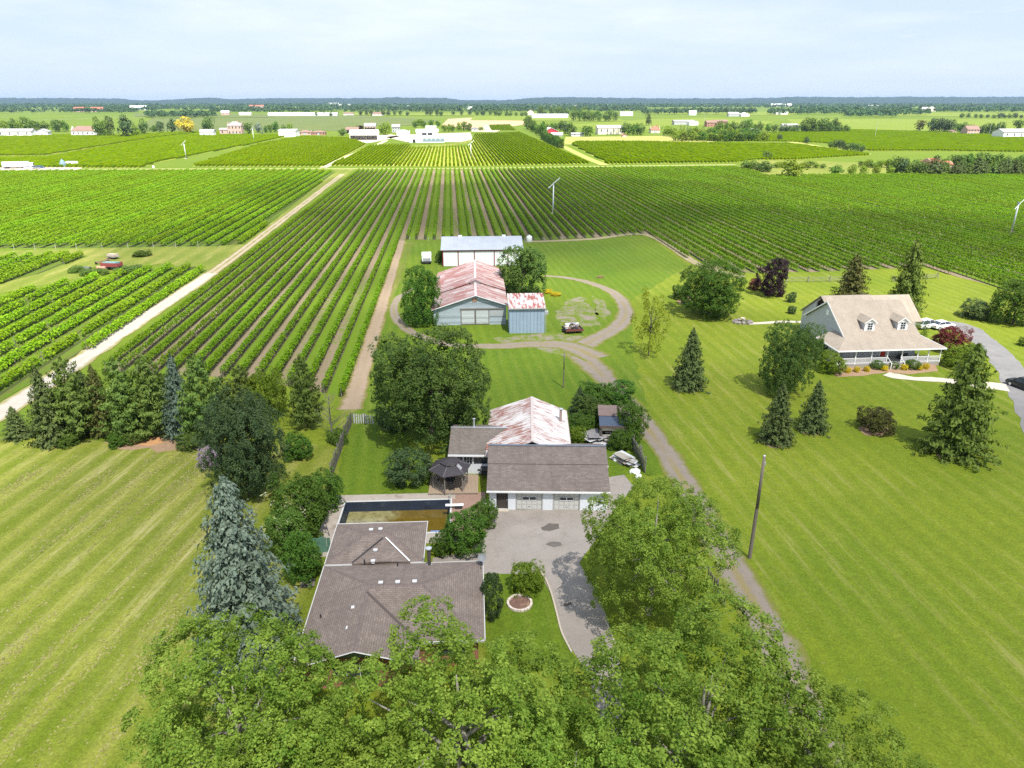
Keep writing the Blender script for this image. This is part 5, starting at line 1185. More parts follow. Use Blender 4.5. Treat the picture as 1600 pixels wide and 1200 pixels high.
# blossoms on the shrubs: sprays that grow on them
def sprays(owner_px, n, sx, label, leaf='blossom', z=(2.6, 3.9)):
    p = at(*owner_px); rg = np.random.default_rng(int(owner_px[0])); C = np.stack([rg.normal(0, sx, n*12), rg.normal(0, sx*.8, n*12), rg.uniform(*z, n*12)], 1)
    k = rg.normal(0, 1, (n, 3))*np.array([sx, sx*.8, .5])+np.array([0, 0, sum(z)/2]); C = k[np.repeat(np.arange(n), 12)]+rg.normal(0, .16, (n*12, 3))
    global rng
    rng = rg; me = quads_mesh('blossom', leaves(C, np.tile([0, 0, 1.0], (n*12, 1))+rg.normal(0, .4, (n*12, 3)), .22*rg.uniform(.6, 1.2, n*12)), rg.uniform(0, 1, n*12), LEAF[leaf])
    return me, p
for px, n, nm in (((470, 835), 34, 'large shrub with cream blossoms beside the pool'), ((452, 862), 18, 'shrub between blue spruce and pool with a few cream blossoms')):
    me, p = sprays(px, n, .95 if n > 20 else .7, nm)
    o = [q for q in bpy.data.objects if q.get('label') == nm][0]; link('blossom', me, o)
# tree belt at the top of the striped lawn
BELT = [(30, 684, 636, 44, 'spruce', None, 'small thin spruce at the left end of the tree belt'), (84, 692, 574, 68, 'spruce', None, 'dark slender spruce, second from the left end of the tree belt'),
        (124, 684, 560, 82, 'pine', None, 'full green pine near the left end of the tree belt'), (165, 676, 572, 60, 'spruce', 'bronze', 'thin brownish spruce between the two leftmost pines of the belt'),
        (203, 684, 560, 76, 'pine', None, 'pine with a rounded top above the orange soil patch'), (246, 678, 557, 78, 'pine', None, 'broad dark pine just right of the orange soil patch'),
        (289, 682, 556, 66, 'spruce', 'bluegreen', 'bluish spruce in the middle of the tree belt'), (326, 686, 556, 84, 'pine', None, 'broad pine left of the dark rounded tree'),
        (356, 672, 590, 52, 'pine', 'spruce', 'dark narrow pine behind the dark rounded tree'), (384, 652, 572, 62, 'pine', None, 'pine standing behind the dark rounded tree, against the vine rows'),
        (424, 652, 582, 60, 'leafy', 'light', 'light green leafy tree right of the pines in the belt'), (481, 668, 556, 58, 'pine', None, 'tall slim pine with a bare lower trunk right of the belt'),
        (268, 668, 585, 55, 'pine', 'pine', 'pine half hidden behind the bluish spruce of the belt'), (145, 668, 580, 60, 'spruce', None, 'dark spruce half hidden behind the full green pine of the belt')]
for bx, by, ty, w, k, lf, lb in BELT: PP(k, bx, by, ty, w, lb, leaf=lf, name={'pine': 'pine_tree', 'leafy': 'tree'}.get(k, 'spruce_tree'))
for bx, by, ty, w, lb, lf in ((188, 696, 678, 30, 'low dark bush at the foot of the belt left of the orange soil', 'mid'), (215, 690, 672, 34, 'low bush in front of the belt above the orange soil', 'pine'), (300, 700, 676, 40, 'low bluish bush at the foot of the belt near the dark rounded tree', 'pine'), (106, 696, 680, 34, 'low bush at the foot of the two leftmost spruces', 'weeds')):
    PP('shrub', bx, by, ty, w, lb, cat='shrub', leaf=lf)
def bare_tree():
    p = at(519, 690); t = thing('bare_tree', 'leafless grey tree at the end of the vine rows', 'tree', (p.x, p.y, 0)); rd = random.Random(5); mb = MB(); br = MB()
    mb.path([(0, 0, 0), (.1, 0, 2), (.05, .1, 4), (.15, 0, 6.3)], [.13, .10, .06, .015], 6)
    for i in range(34):
        z = rd.uniform(1.2, 5.8); a = rd.uniform(0, 6.28); L = (6.8-z)*rd.uniform(.25, .5); e = Vector((.08+math.cos(a)*L, math.sin(a)*L, z+L*.8)); s = Vector((.08, 0, z)); br.path([s, s.lerp(e, .5)+Vector((0, 0, -.08)), e], [.035, .022, .006], 4)
        for j in range(3): q = s.lerp(e, rd.uniform(.4, .9)); a2 = a+rd.uniform(-1, 1); br.tube(q, q+Vector((math.cos(a2)*.6, math.sin(a2)*.6, .5)), .014, .004, 3)
    mb.build('trunk', MAT['wood_grey'], t, smooth=True); br.build('branches', MAT['wood_grey'], t)['kind'] = 'stuff'
bare_tree()
# around the sheds and barns
PP('oak', 676, 688, 526, 200, 'very large broad tree between the vine rows and the workshop', name='tree')
PP('shrub', 612, 668, 640, 46, 'dark undergrowth bush at the left foot of the very large tree', cat='shrub', leaf='dark')
PP('shrub', 715, 662, 630, 50, 'dark undergrowth bush at the right foot of the very large tree', cat='shrub', leaf='oak')
PP('leafy', 660, 506, 420, 66, 'bushy green tree at the left wall of the old barn', name='tree')
PP('leafy', 816, 462, 388, 80, 'full green tree between the old barn and the machine shed', name='tree', leaf='oak')
PP('shrub', 803, 512, 496, 12, 'tuft of tall weeds at the barn wall beside the steel shed', cat='plant', leaf='mid')
PP('shrub', 687, 410, 392, 14, 'small bush at the left corner of the machine shed', cat='shrub', leaf='mid')
PP('spruce', 905, 645, 604, 34, 'small dark spruce behind the rusty roofed building', name='spruce_tree', leaf='dark')
for bx, by, ty, w, lf, lb in ((930, 636, 600, 56, 'mid', 'bush above the tarp roofed lean-to, left part of the thicket'), (962, 632, 598, 56, 'mid', 'bush above the tarp roofed lean-to, right part of the thicket'), (905, 672, 648, 46, 'mid', 'low bush against the right eave of the rusty roofed building'), (918, 655, 622, 50, 'oak', 'darker bush between small spruce and tarp roofed lean-to'),
                             (986, 684, 628, 52, 'mid', 'rounded bush at the right side of the tarp roofed lean-to'), (968, 700, 672, 36, 'mid', 'low weeds in front of the tarp roofed lean-to'), (902, 690, 668, 30, 'light', 'light green weeds at the lower right corner of the rusty roof')):
    PP('shrub', bx, by, ty, w, lb, cat='shrub', leaf=lf)
# the lawn and garden of the farmhouse
G = [('airy', 1013, 556, 456, 62, 'yellow', 'thin yellow green tree on the lawn beside the gravel lane', 'tree'), ('spruce', 1075, 606, 514, 62, None, 'lone dark spruce on the lawn between lane and farmhouse', 'spruce_tree'),
     ('oak', 1106, 492, 412, 108, 'mid', 'broad rounded green tree at the end of the mown yard', 'tree'), ('shrub', 1202, 462, 406, 48, 'purple', 'dark purple leaved tree below the vine rows', 'tree'),
     ('fir', 1327, 474, 398, 62, 'bronze', 'bronze green conifer behind the left end of the farmhouse', 'conifer_tree'), ('fir', 1412, 482, 376, 64, 'fir', 'tall narrow conifer behind the right end of the farmhouse', 'conifer_tree'),
     ('leafy', 1582, 506, 440, 72, 'mid', 'leafy tree right of the farmhouse drive', 'tree'), ('oak', 1227, 614, 508, 90, 'oak', 'dark maple in front of the left gable of the farmhouse', 'tree'),
     ('spruce', 1211, 690, 597, 62, None, 'spruce below the dark maple, the larger and left one of two', 'spruce_tree'), ('spruce', 1268, 672, 596, 54, None, 'spruce below the dark maple, the smaller and right one of two', 'spruce_tree'),
     ('fir', 1487, 706, 540, 128, 'fir', 'large drooping conifer on the front lawn of the farmhouse', 'conifer_tree'), ('shrub', 1482, 548, 511, 50, 'red', 'red leaved maple by the parked white vehicles', 'tree')]
for k, bx, by, ty, w, lf, lb, nm in G: PP(k, bx, by, ty, w, lb, leaf=lf, name=nm, cat='tree')
S = [('shrub', 1178, 452, 436, 20, 'red', 'small reddish bush left of the purple tree'), ('shrub', 1066, 466, 446, 34, 'weeds', 'low scrub at the left foot of the broad rounded tree'), ('shrub', 1366, 672, 640, 52, 'bronze', 'bush in a mulch ring on the farmhouse front lawn'), ('shrub', 1521, 496, 470, 46, 'spruce', 'round bush on the grass behind the farmhouse drive'),
     ('shrub', 1300, 582, 552, 40, 'light', 'bright green bush at the left porch corner'), ('clipped', 1370, 576, 564, 20, 'mid', 'round clipped bush right of the porch steps'), ('clipped', 1425, 576, 563, 22, 'mid', 'clipped bush below the right half of the porch railing'), ('clipped', 1397, 576, 566, 14, 'mid', 'small clipped bush below the porch railing near its middle'),
     ('shrub', 1492, 572, 542, 44, 'light', 'bright green bush at the right end of the porch'), ('shrub', 1520, 560, 540, 32, 'mid', 'bush between red maple and the large drooping conifer'), ('arbor', 1258, 545, 505, 15, 'mid', 'column shaped cedar at the far end of the left gable'), ('arbor', 1271, 552, 512, 14, 'mid', 'column shaped cedar at the near end of the left gable'),
     ('arbor', 1433, 516, 488, 12, 'light', 'column shaped cedar at the right wall of the farmhouse, rear one'), ('arbor', 1442, 530, 500, 13, 'mid', 'column shaped cedar at the right wall of the farmhouse, front one'), ('shrub', 1235, 472, 457, 15, 'dark', 'small dark bush on the grass behind the farmhouse, upper one'), ('shrub', 1237, 490, 478, 13, 'dark', 'small dark bush on the grass behind the farmhouse, lower one'),
     ('shrub', 1598, 540, 528, 16, 'mid', 'small bush right of the drive bend'), ('shrub', 1277, 560, 532, 26, 'weeds', 'garden shrubs at the left side of the porch')]
for k, bx, by, ty, w, lf, lb in S: PP(k, bx, by, ty, w, lb, cat='shrub', leaf=lf)
for i, (px, py) in enumerate(((1324, 582), (1338, 581), (1354, 580), (1381, 579), (1412, 578), (1436, 578), (1446, 576))):
    PP('shrub', px, py, py-8, 10, 'small yellow flowering plant in the mulch bed along the porch, '+ordinal(i)+' from the left', cat='plant', leaf='bloom', name='flowering_plant', group='yellow plants in the porch bed')
for px, py, lb in ((868, 462, 'yellow flowering weeds right of the old barn, nearer the lane'), (856, 458, 'yellow flowering weeds right of the old barn, nearer the tree')):
    PP('shrub', px, py, py-5, 15, lb, cat='plant', leaf='bloom', name='flowering_plant')

def clippings():
    """dry clippings left lying in the mown strips"""
    global rng
    rng = rg = np.random.default_rng(77); poly = [at(*q) for q in [(-300, 1400), (-60, 705), (330, 705), (330, 800), (300, 1400)]]; xs = [p.x for p in poly]; ys = [p.y for p in poly]; out = []
    a = R(11.5)
    while len(out) < 9000:
        x, y = rg.uniform(min(xs), max(xs)), rg.uniform(min(ys), max(ys)); qx = x*math.cos(a)-y*math.sin(a); qy = x*math.sin(a)+y*math.cos(a)
        if any(b <= y <= c for b, c in spans(poly, x)) and pnoise(Vector((qx*1.1, qy*.09, 2)))+.5*pnoise(Vector((x*.08, y*.08, 5)))+rg.normal(0, .14) > .26: out.append((x, y, .03))
    C = np.array(out); N = rg.normal(0, .22, (len(C), 3))+np.array([0, 0, 1]); me = quads_mesh('clippings', leaves(C, N, rg.uniform(.10, .30, len(C)), .55, .05), rg.beta(1.5, 1.5, len(C)), LEAF['clippings'])
    props(link('grass_clippings', me), 'pale dry grass clippings lying on the striped lawn', 'grass clippings', kind='stuff')
clippings()

# ------------------------------------------------------------------ drives and beds of the farmhouse
ribbon('farmhouse_drive', [(1460, 508), (1500, 510), (1545, 540), (1580, 580), (1612, 640), (1650, 720)], [5.6, 5.0, 4.2, 4.0, 4.0, 4.0], .024, MAT['road'])
ribbon('garden_path', [(1385, 584), (1400, 588), (1430, 592), (1470, 594), (1520, 600), (1575, 607)], [2.6, 2.2, 1.8, 1.8, 2.4, 3.2], .045, MAT['pale_concrete'])
ribbon('garden_path', [(1262, 503), (1225, 503), (1168, 506)], 1.3, .03, MAT['pale_concrete'])
sheet('mulch_bed', [(1302, 583), (1315, 574), (1380, 576), (1462, 570), (1466, 580), (1420, 585), (1385, 582), (1340, 588), (1308, 589)], .034, MAT['mulch'], .15, .8)
sheet('mulch_ring', [(1340, 668), (1355, 663), (1380, 664), (1390, 672), (1376, 681), (1352, 680)], .03, MAT['mulch'], .2, .6)
sheet('mulch_ring', [(1186, 686), (1212, 680), (1236, 686), (1232, 697), (1205, 700)], .03, MAT['mulch'], .3, .8)
sheet('mulch_ring', [(1244, 668), (1268, 664), (1290, 670), (1280, 680), (1256, 678)], .03, MAT['mulch'], .3, .8)
sheet('mulch_ring', [(1450, 700), (1488, 690), (1522, 702), (1515, 716), (1470, 718)], .03, MAT['mulch'], .3, .8)
sheet('mulch_ring', [(1050, 602), (1075, 597), (1098, 604), (1088, 612), (1060, 611)], .03, MAT['mulch'], .3, .8)
sheet('gravel', [(1055, 468), (1080, 462), (1080, 470), (1062, 476)], .03, MAT['mulch'], .3, .8)

# ------------------------------------------------------------------ vehicles
def car(name, label, x, y, head, paint, suv=False, group=None):
    """head: degrees, 0 = nose towards +Y"""
    t = thing(name, label, 'car', (x, y, 0), head, group); Lh, Wd = (4.7, 1.86) if suv else (4.5, 1.8); hh = 1.68 if suv else 1.46
    prof = [(-Lh/2, .45, .78), (-Lh/2+.08, .40, .98 if suv else .95), (-Lh/2+.55, .30, 1.02), (-.9, .26, 1.02), (.75, .26, 1.0), (1.35, .28, .95), (Lh/2-.25, .32, .84), (Lh/2-.03, .42, .72)]
    b = MB(); ring = []
    for i, (py, lo, hi) in enumerate(prof):
        w = Wd/2*(1 if 0 < i < len(prof)-1 else .86); ring.append([(-w*.96, py, lo), (-w, py, (lo+hi)/2), (-w*.93, py, hi-.04), (-w*.75, py, hi), (w*.75, py, hi), (w*.93, py, hi-.04), (w, py, (lo+hi)/2), (w*.96, py, lo)])
    pts = [p for r in ring for p in r]; n = 8
    b.mesh(pts, [(i*n+j, i*n+(j+1) % n, (i+1)*n+(j+1) % n, (i+1)*n+j) for i in range(len(ring)-1) for j in range(n)]+[tuple(range(n-1, -1, -1)), tuple(range((len(ring)-1)*n, len(ring)*n))])
    b.build('body', paint, t, smooth=False)
    r0, r1 = (-Lh/2+.25, -Lh/2+.75) if suv else (-1.75, -1.05); f0, f1 = 1.25, .45; wb, wt = Wd/2*.90, Wd/2*.72
    c = MB(); c.mesh([(-wb, r0, 1.0), (wb, r0, 1.0), (wb, f0, .97), (-wb, f0, .97), (-wt, r1, hh-.05), (wt, r1, hh-.05), (wt, f1, hh-.05), (-wt, f1, hh-.05)], [(0, 1, 5, 4), (1, 2, 6, 5), (2, 3, 7, 6), (3, 0, 4, 7), (4, 5, 6, 7)]); c.build('windows', MAT['glass'], t)
    c = MB(); c.mesh([(-wt-.03, r1-.06, hh-.05), (wt+.03, r1-.06, hh-.05), (wt+.03, f1+.06, hh-.05), (-wt-.03, f1+.06, hh-.05), (-wt*.85, r1+.1, hh), (wt*.85, r1+.1, hh), (wt*.85, f1-.15, hh), (-wt*.85, f1-.15, hh)], [(3, 2, 1, 0), (0, 1, 5, 4), (1, 2, 6, 5), (2, 3, 7, 6), (3, 0, 4, 7), (4, 5, 6, 7)]); ro = c.build('roof', paint, t)
    p = MB()
    for s in (-1, 1):
        for y0, y1 in ((r0+.02, r1), (-.25, -.25), (f0-.02, f1)): p.tube((s*wb*1.005, y0, 1.0), (s*wt*1.02, y1, hh-.04), .035, .03, 4)
    p.build('pillars', paint, t)['kind'] = 'stuff'
    wl = MB(); wl.tube((-.11, 0, 0), (.11, 0, 0), .34, .34, 16); tyre = wl.data('tyre', MAT['black']); rm = MB(); rm.tube((-.118, 0, 0), (.118, 0, 0), .21, .21, 12); rim = rm.data('rim', MAT['steel'])
    for sx in (-1, 1):
        for sy in (-1.38, 1.42): w = link('wheel', tyre, t, (sx*(Wd/2-.1), sy, .34)); link('rim', rim, w)
    for s in (-1, 1):
        h = MB(); h.box(s*.62-.17, s*.62+.17, Lh/2-.09, Lh/2+.012, .58, .70); h.build('headlight', MAT['trim'], t)
        h = MB(); h.box(s*.66-.14, s*.66+.14, -Lh/2-.012, -Lh/2+.06, .66, .84); h.build('tail_light', M('tail_red', (.35, .02, .02), .3, .1), t)
        h = MB(); h.box(s*(Wd/2+.02)-.1, s*(Wd/2+.02)+.1, .95, 1.07, .95, 1.09); h.build('mirror', paint, t)
    return t
white_paint = M('car_white', (.72, .73, .74), .25, .04, 2, spec=.5); black_paint = M('car_black', (.012, .014, .016), .2, .2, 2, spec=.6); grey_paint = M('car_grey', (.18, .20, .23), .3, .1, spec=.5); blue_paint = M('car_blue', (.05, .10, .18), .3, .1, spec=.5)
p = at(1447, 512); car('parked_car', 'white car parked behind the farmhouse, nearer the house wall', p.x, p.y, -75, white_paint, True)
p = at(1471, 513); car('parked_car', 'white car parked next to the red leaved maple', p.x, p.y, -78, white_paint)
p = at(1599, 607); car('parked_car', 'black car on the farmhouse drive at the edge of the picture', p.x, p.y, 12, black_paint, True)

def trailer():
    p = at(667, 413); t = thing('cargo_trailer', 'white box trailer on the grass left of the machine shed', 'trailer', (p.x, p.y, 0), 2)
    b = MB(); b.box(-1.15, 1.15, 0, 4.6, .75, 2.15); b.build('box', MAT['white'], t); r = MB(); r.box(-1.17, 1.17, -.03, 4.63, 2.152, 2.22); r.build('roof', MAT['trim'], t)
    b = MB(); b.box(-1.1, 1.1, -.12, 4.4, .42, .745); b.build('chassis', MAT['dark'], t); b = MB(); b.path([(-.9, -.1, .5), (0, -1.5, .5)], [.06, .06], 6); b.path([(.9, -.1, .5), (0, -1.5, .5)], [.06, .06], 6); b.build('drawbar', MAT['dark'], t)
    w = MB(); w.tube((-.12, 0, 0), (.12, 0, 0), .36, .36, 14); wd = w.data('wheel', MAT['black'])
    for sx in (-1.05, 1.05):
        for y in (1.9, 2.75): link('wheel', wd, t, (sx, y, .36))
    d = MB(); d.box(-.95, .95, -.05, -.005, .85, 1.55); d.build('front_panel', M('grey_panel', (.30, .31, .33), .5), t)
trailer()
def junk_trailer():
    p = at(897, 522); t = thing('junk_trailer', 'small flat trailer heaped with scrap on the gravel by the steel shed', 'trailer', (p.x, p.y, 0), 6)
    b = MB(); b.box(-1.5, 1.7, 0, 2.9, .42, .55); b.build('bed', M('rusty_bed', (.085, .06, .055), .8, .4, c2=(.2, .09, .05)), t); b = MB(); b.box(-1.5, 1.7, -.05, .02, .551, .85); b.build('tailboard', M('red_board', (.16, .05, .04), .8, .4), t)
    for x in (-1.5, 1.62): b = MB(); b.box(x, x+.08, .03, 2.9, .551, .8); b.build('sideboard', MAT['dark'], t)
    w = MB(); w.tube((-.1, 0, 0), (.1, 0, 0), .33, .33, 12); wd = w.data('wheel', MAT['black'])
    for sx in (-1.65, 1.85): link('wheel', wd, t, (sx, 1.4, .33))
    b = MB(); b.tube((.1, 2.9, .48), (.1, 4.0, .48), .05, .05, 6); b.build('drawbar', MAT['dark'], t)
    rd = random.Random(2); cs = [M('scrap_pale', (.52, .48, .42), .8, .3), M('scrap_brown', (.20, .12, .085), .9, .4), M('scrap_grey', (.25, .25, .27), .7, .4), M('scrap_dark', (.05, .045, .045), .8, .4)]
    for i in range(16):
        lx, ly = rd.uniform(-1.1, 1.2), rd.uniform(.35, 2.5); q = rotv(lx, ly, 6); o = MB(); s = (rd.uniform(.25, 1.1), rd.uniform(.2, .7), rd.uniform(.12, .5)); z = .56+.3+rd.uniform(0, .3)
        o.obox((0, 0, 0), s, (rd.uniform(-.3, .3), rd.uniform(-.3, .3), rd.uniform(0, 3)), 0); ob = o.build('scrap_piece', cs[i % 4], t, (lx, ly, z))
    b = MB(); b.lathe([(.42, 0), (.42, .75), (.36, .82), (.0, .86)], 12, (-.75, 1.9, .56)); b.build('white_barrel', MAT['white_old'], t)
junk_trailer()
def hay_wagon():
    p = at(176, 421); t = thing('farm_wagon', 'red sided farm wagon in the scrap row on rough grass', 'wagon', (p.x, p.y, 0), 78)
    b = MB(); b.box(-1.1, 1.1, -2.2, 2.2, .75, .9); b.build('bed', MAT['dark'], t); red = M('wagon_red', (.24, .055, .05), .7, .3, c2=(.4, .3, .28))
    for x in (-1.1, 1.02): b = MB(); b.box(x, x+.08, -2.2, 2.2, .901, 1.75); b.build('side', red, t)
    for y in (-2.2, 2.12): b = MB(); b.box(-1.01, 1.01, y, y+.08, .901, 1.6); b.build('end_board', red, t)
    b = MB(); b.obox((0, 0, 1.5), (1.8, 3.4, .7), (0, .1, 0)); b.build('load', M('teal_load', (.16, .30, .30), .7, .4, c2=(.35, .35, .36)), t)
    w = MB(); w.tube((-.12, 0, 0), (.12, 0, 0), .45, .45, 12); wd = w.data('wheel', MAT['black'])
    for sx in (-1.0, 1.0):
        for y in (-1.5, 1.5): link('wheel', wd, t, (sx, y, .45))
hay_wagon()
def scrap_items():
    rd = random.Random(9)
    q = at(162, 411); t = thing('harrow', 'rusty farm implement frame behind the red wagon', 'farm implement', (q.x, q.y, 0), 70); b = MB()
    for i in range(5): b.tube((-1.6+i*.8, -.9, .45), (-1.6+i*.8, 1.2, .5), .07, .07, 5)
    b.build('tine_bar', M('rust_iron', (.15, .085, .06), .9, .4), t)['kind'] = 'stuff'; b = MB(); b.box(-2.2, 2.2, -.1, .1, .51, .68); b.build('beam', M('rust_beam', (.24, .17, .13), .8, .3), t)
    for x in (-1.9, 1.9): b = MB(); b.tube((x-.08, .4, .35), (x+.08, .4, .35), .35, .35, 10); b.build('wheel', MAT['black'], t)
    q = at(134, 424); t = thing('scrap_tank', 'dark tank lying left of the red wagon', 'tank', (q.x, q.y, 0), 80); b = MB(); b.tube((0, -1.3, .6), (0, 1.3, .6), .6, .6, 14); b.build('tank', M('dark_tank', (.09, .10, .085), .7, .3), t)
    for y in (-.8, .8): b = MB(); b.box(-.5, .5, y-.1, y+.1, 0, .16); b.build('cradle', MAT['wood_grey'], t)
    q = at(160, 422); t = thing('scrap_boiler', 'pale rusty drum lying in front of the red wagon', 'drum', (q.x, q.y, 0), 70); b = MB(); b.tube((0, -1.2, .5), (0, 1.2, .5), .5, .5, 14); b.build('drum', M('pale_drum', (.36, .22, .15), .7, .3), t)
    b = MB(); b.tube((0, 1.2, .5), (0, 1.4, .5), .2, .2, 8); b.build('drum_neck', MAT['dark'], t)
    q = at(177, 404); t = thing('scrap_cart', 'low cart with pale load at the top of the scrap row', 'cart', (q.x, q.y, 0), 60); b = MB(); b.box(-1, 1, -1.6, 1.6, .5, .62); b.build('bed', MAT['wood_grey'], t); b = MB(); b.obox((0, 0, .95), (1.5, 2.4, .6), (0, .06, .1)); b.build('load', M('pale_load', (.42, .36, .30), .9, .4), t)
    for x in (-1.05, 1.05): b = MB(); b.tube((x-.07, 0, .3), (x+.07, 0, .3), .3, .3, 10); b.build('wheel', MAT['black'], t)
scrap_items()
for bx, by, ty, w, lb in ((222, 400, 391, 26, 'grey green weed clump above the scrap row'), (205, 424, 417, 46, 'dark weeds in front of the red wagon'), (150, 428, 421, 40, 'dark weeds in front of the dark tank'), (120, 425, 416, 24, 'weed clump at the left end of the scrap row')):
    PP('shrub', bx, by, ty, w, lb, cat='plant', leaf='weeds', name='weed_clump')

# ------------------------------------------------------------------ poles, wind machines
def pole(bx, by, ty, label, r=.16, arm=False):
    p = at(bx, by); h = hgt(by, ty); t = thing('utility_pole', label, 'pole', (p.x, p.y, 0)); m = MB(); m.path([(0, 0, 0), (.03, .02, h*.5), (0, 0, h)], [r, r*.85, r*.68], 10); m.build('shaft', MAT['pole_wood'], t, smooth=True)
    m = MB(); m.tube((0, 0, h), (0, 0, h+.05), r*.7, r*.3, 8); m.build('cap', MAT['steel'], t); m = MB(); m.box(.0+r*.6, r*.6+.1, -.05, .05, h-.9, h-.6); m.build('bracket', MAT['steel'], t); return t
pole(1171, 872, 712, 'tall weathered wooden pole on the lawn right of the gravel lane', .17)
pole(880, 606, 548, 'thin wooden pole on the grass below the steel shed', .10)
def wind_machine(bx, by, ty, label, ang, var=0):
    p = at(bx, by); h = hgt(by, ty)*.94; t = thing('wind_machine', label, 'wind machine', (p.x, p.y, 0), 0, 'white wind machines in the vineyards'); m = MB(); m.path([(0, 0, .25), (0, 0, h)], [.28, .17], 12); m.build('tower', MAT['steel'] if var else MAT['white'], t, smooth=True)
    m = MB(); m.box(-1.1, 1.1, -.6, .6, 0, .25); m.build('base', MAT['pale_concrete'], t); m = MB(); m.box(.35, 1.0, -.4, .4, .251, 1.15); m.build('engine', MAT['dark'], t)
    hd = MB(); hd.obox((0, 0, h+.12), (.45, .9, .34), (R(-6), 0, 0)); o = hd.build('gearbox', MAT['steel'], t); o.rotation_euler = (0, 0, R(ang)); b = MB(); a = R(38)
    for s in (-1, 1):
        q = MB(); d = Vector((math.cos(a)*s, 0, math.sin(a)*s)); e = d.cross(Vector((0, 1, 0)))
        pts = [Vector((0, -.52, h+.12))+d*.12+e*.12, Vector((0, -.52, h+.12))+d*.12-e*.12, Vector((0, -.52, h+.12))+d*2.75-e*.16, Vector((0, -.52, h+.12))+d*2.75+e*.14]; q.prism(pts, (0, -.06, 0)); bl = q.build('blade', MAT['white'], o)
    q = MB(); q.tube((0, -.45, h+.12), (0, -.62, h+.12), .16, .1, 10); q.build('hub', MAT['steel'], o)
for a in ((864, 334, 283, 'white wind machine in the vine rows above the machine shed', 15), (1579, 368, 314, 'white wind machine in the vines at far right of the picture', 20, 1), (291, 248, 222, 'white wind machine left of the others across the field road', -20), (397, 222, 199, 'white wind machine below the house with two storeys across the field road', -30), (736, 247, 222, 'white wind machine in the sunlit rows right of the winery', 10)):
    wind_machine(*a)
def tank(bx, by, label, s=1.0, name='water_tank'):
    p = at(bx, by); t = thing(name, label, 'tank', (p.x, p.y, 0)); m = MB(); m.lathe([(.75*s, 0), (.82*s, .1*s), (.82*s, 1.5*s), (.6*s, 1.75*s), (.2*s, 1.85*s), (.2*s, 1.95*s), (0, 1.95*s)], 18); m.build('tank', MAT['trim'], t, smooth=True); m = MB(); m.lathe([(.24*s, 1.951*s), (.24*s, 2.03*s), (0, 2.04*s)], 12); m.build('lid', MAT['white_old'], t)
tank(827, 378, 'white plastic tank at the end of the vine rows beside the machine shed')
tank(240, 263, 'small white tank at the field road corner', .8)
def bonfire():
    p = at(937, 434); t = thing('timber_heap', 'small low heap of old boards on the mown yard', 'heap', (p.x, p.y, 0)); rd = random.Random(4)
    for i in range(9): b = MB(); b.obox((0, 0, 0), (rd.uniform(1, 2), .14, .06), (0, rd.uniform(-.1, .1), rd.uniform(-.5, .5))); b.build('board', M('heap_board', (.24, .17, .09), .9, .4) if i == 0 else bpy.data.materials['heap_board'], t, (rd.uniform(-.5, .5), rd.uniform(-.4, .4), .06+i*.05))
bonfire()

# ------------------------------------------------------------------ fences
def board_fence(px, h, label, name='board_fence', w=.15, mat=None, gap=.012, broken=0.0, cat='fence', leanf=.0):
    ps = [at(*q) for q in px]; o = ps[0]; t = thing(name, label, cat, (o.x, o.y, 0)); rd = random.Random(int(o.x*10)); b = MB(); b.box(-w/2, w/2, -.012, .012, .04, h); d = b.data('board', mat)
    for a, c in zip(ps, ps[1:]):
        L = (c-a).length; ang = math.atan2(c.y-a.y, c.x-a.x); n = int(L/(w+gap)); u = (c-a).normalized(); s = Vector((-u.y, u.x, 0))
        for i in range(n):
            if rd.random() < broken: continue
            q = a-o+u*((i+.5)*L/n)+s*rd.uniform(-.02, .02); x = link('board', d, t, (q.x, q.y, rd.uniform(-.04, .03)), ang, (1, 1, rd.uniform(.9, 1.05))); x.rotation_euler = (rd.uniform(-.05, .05)+leanf, rd.uniform(-.03, .03), ang)
        r = MB()
        for z in (.35, h-.3): r.tube(a-o+s*.05+Vector((0, 0, z)), c-o+s*.05+Vector((0, 0, z)), .04, .04, 4)
        r.build('rail', MAT['wood_grey'], t)['kind'] = 'stuff'
        for k in range(int(L/2.4)+1): q = a-o+u*min(L, k*2.4)+s*.11; m = MB(); m.box(q.x-.05, q.x+.05, q.y-.05, q.y+.05, 0, h+.1); m.build('post', MAT['wood_grey'], t)
    return t
weath = M_boards('fence_boards', (.20, .185, .165), (.08, .07, .065), .15, True, .3, (.30, .29, .27))
board_fence([(519, 746), (530, 715), (541, 685), (550, 662)], 1.75, 'weathered grey board fence between the vine end and the back lawn', mat=weath, broken=.04)
board_fence([(552, 662), (570, 662), (585, 663)], 1.3, 'short fence of pale boards left of the very large tree', mat=M('pale_boards', (.58, .58, .57), .8, .15), gap=.12)
board_fence([(478, 868), (518, 862)], 1.7, 'green board fence between the flowering shrubs and the pool apron', mat=M('green_boards', (.10, .22, .16), .8, .2), w=.3)
board_fence([(988, 702), (1000, 720), (1008, 740)], 1.7, 'leaning weathered board fence beside the gravel lane', mat=weath, leanf=.12)
board_fence([(1104, 905), (1118, 925), (1132, 950)], 1.2, 'low grey picket fence below the spreading tree beside the gravel lane', mat=weath, gap=.1, w=.08)
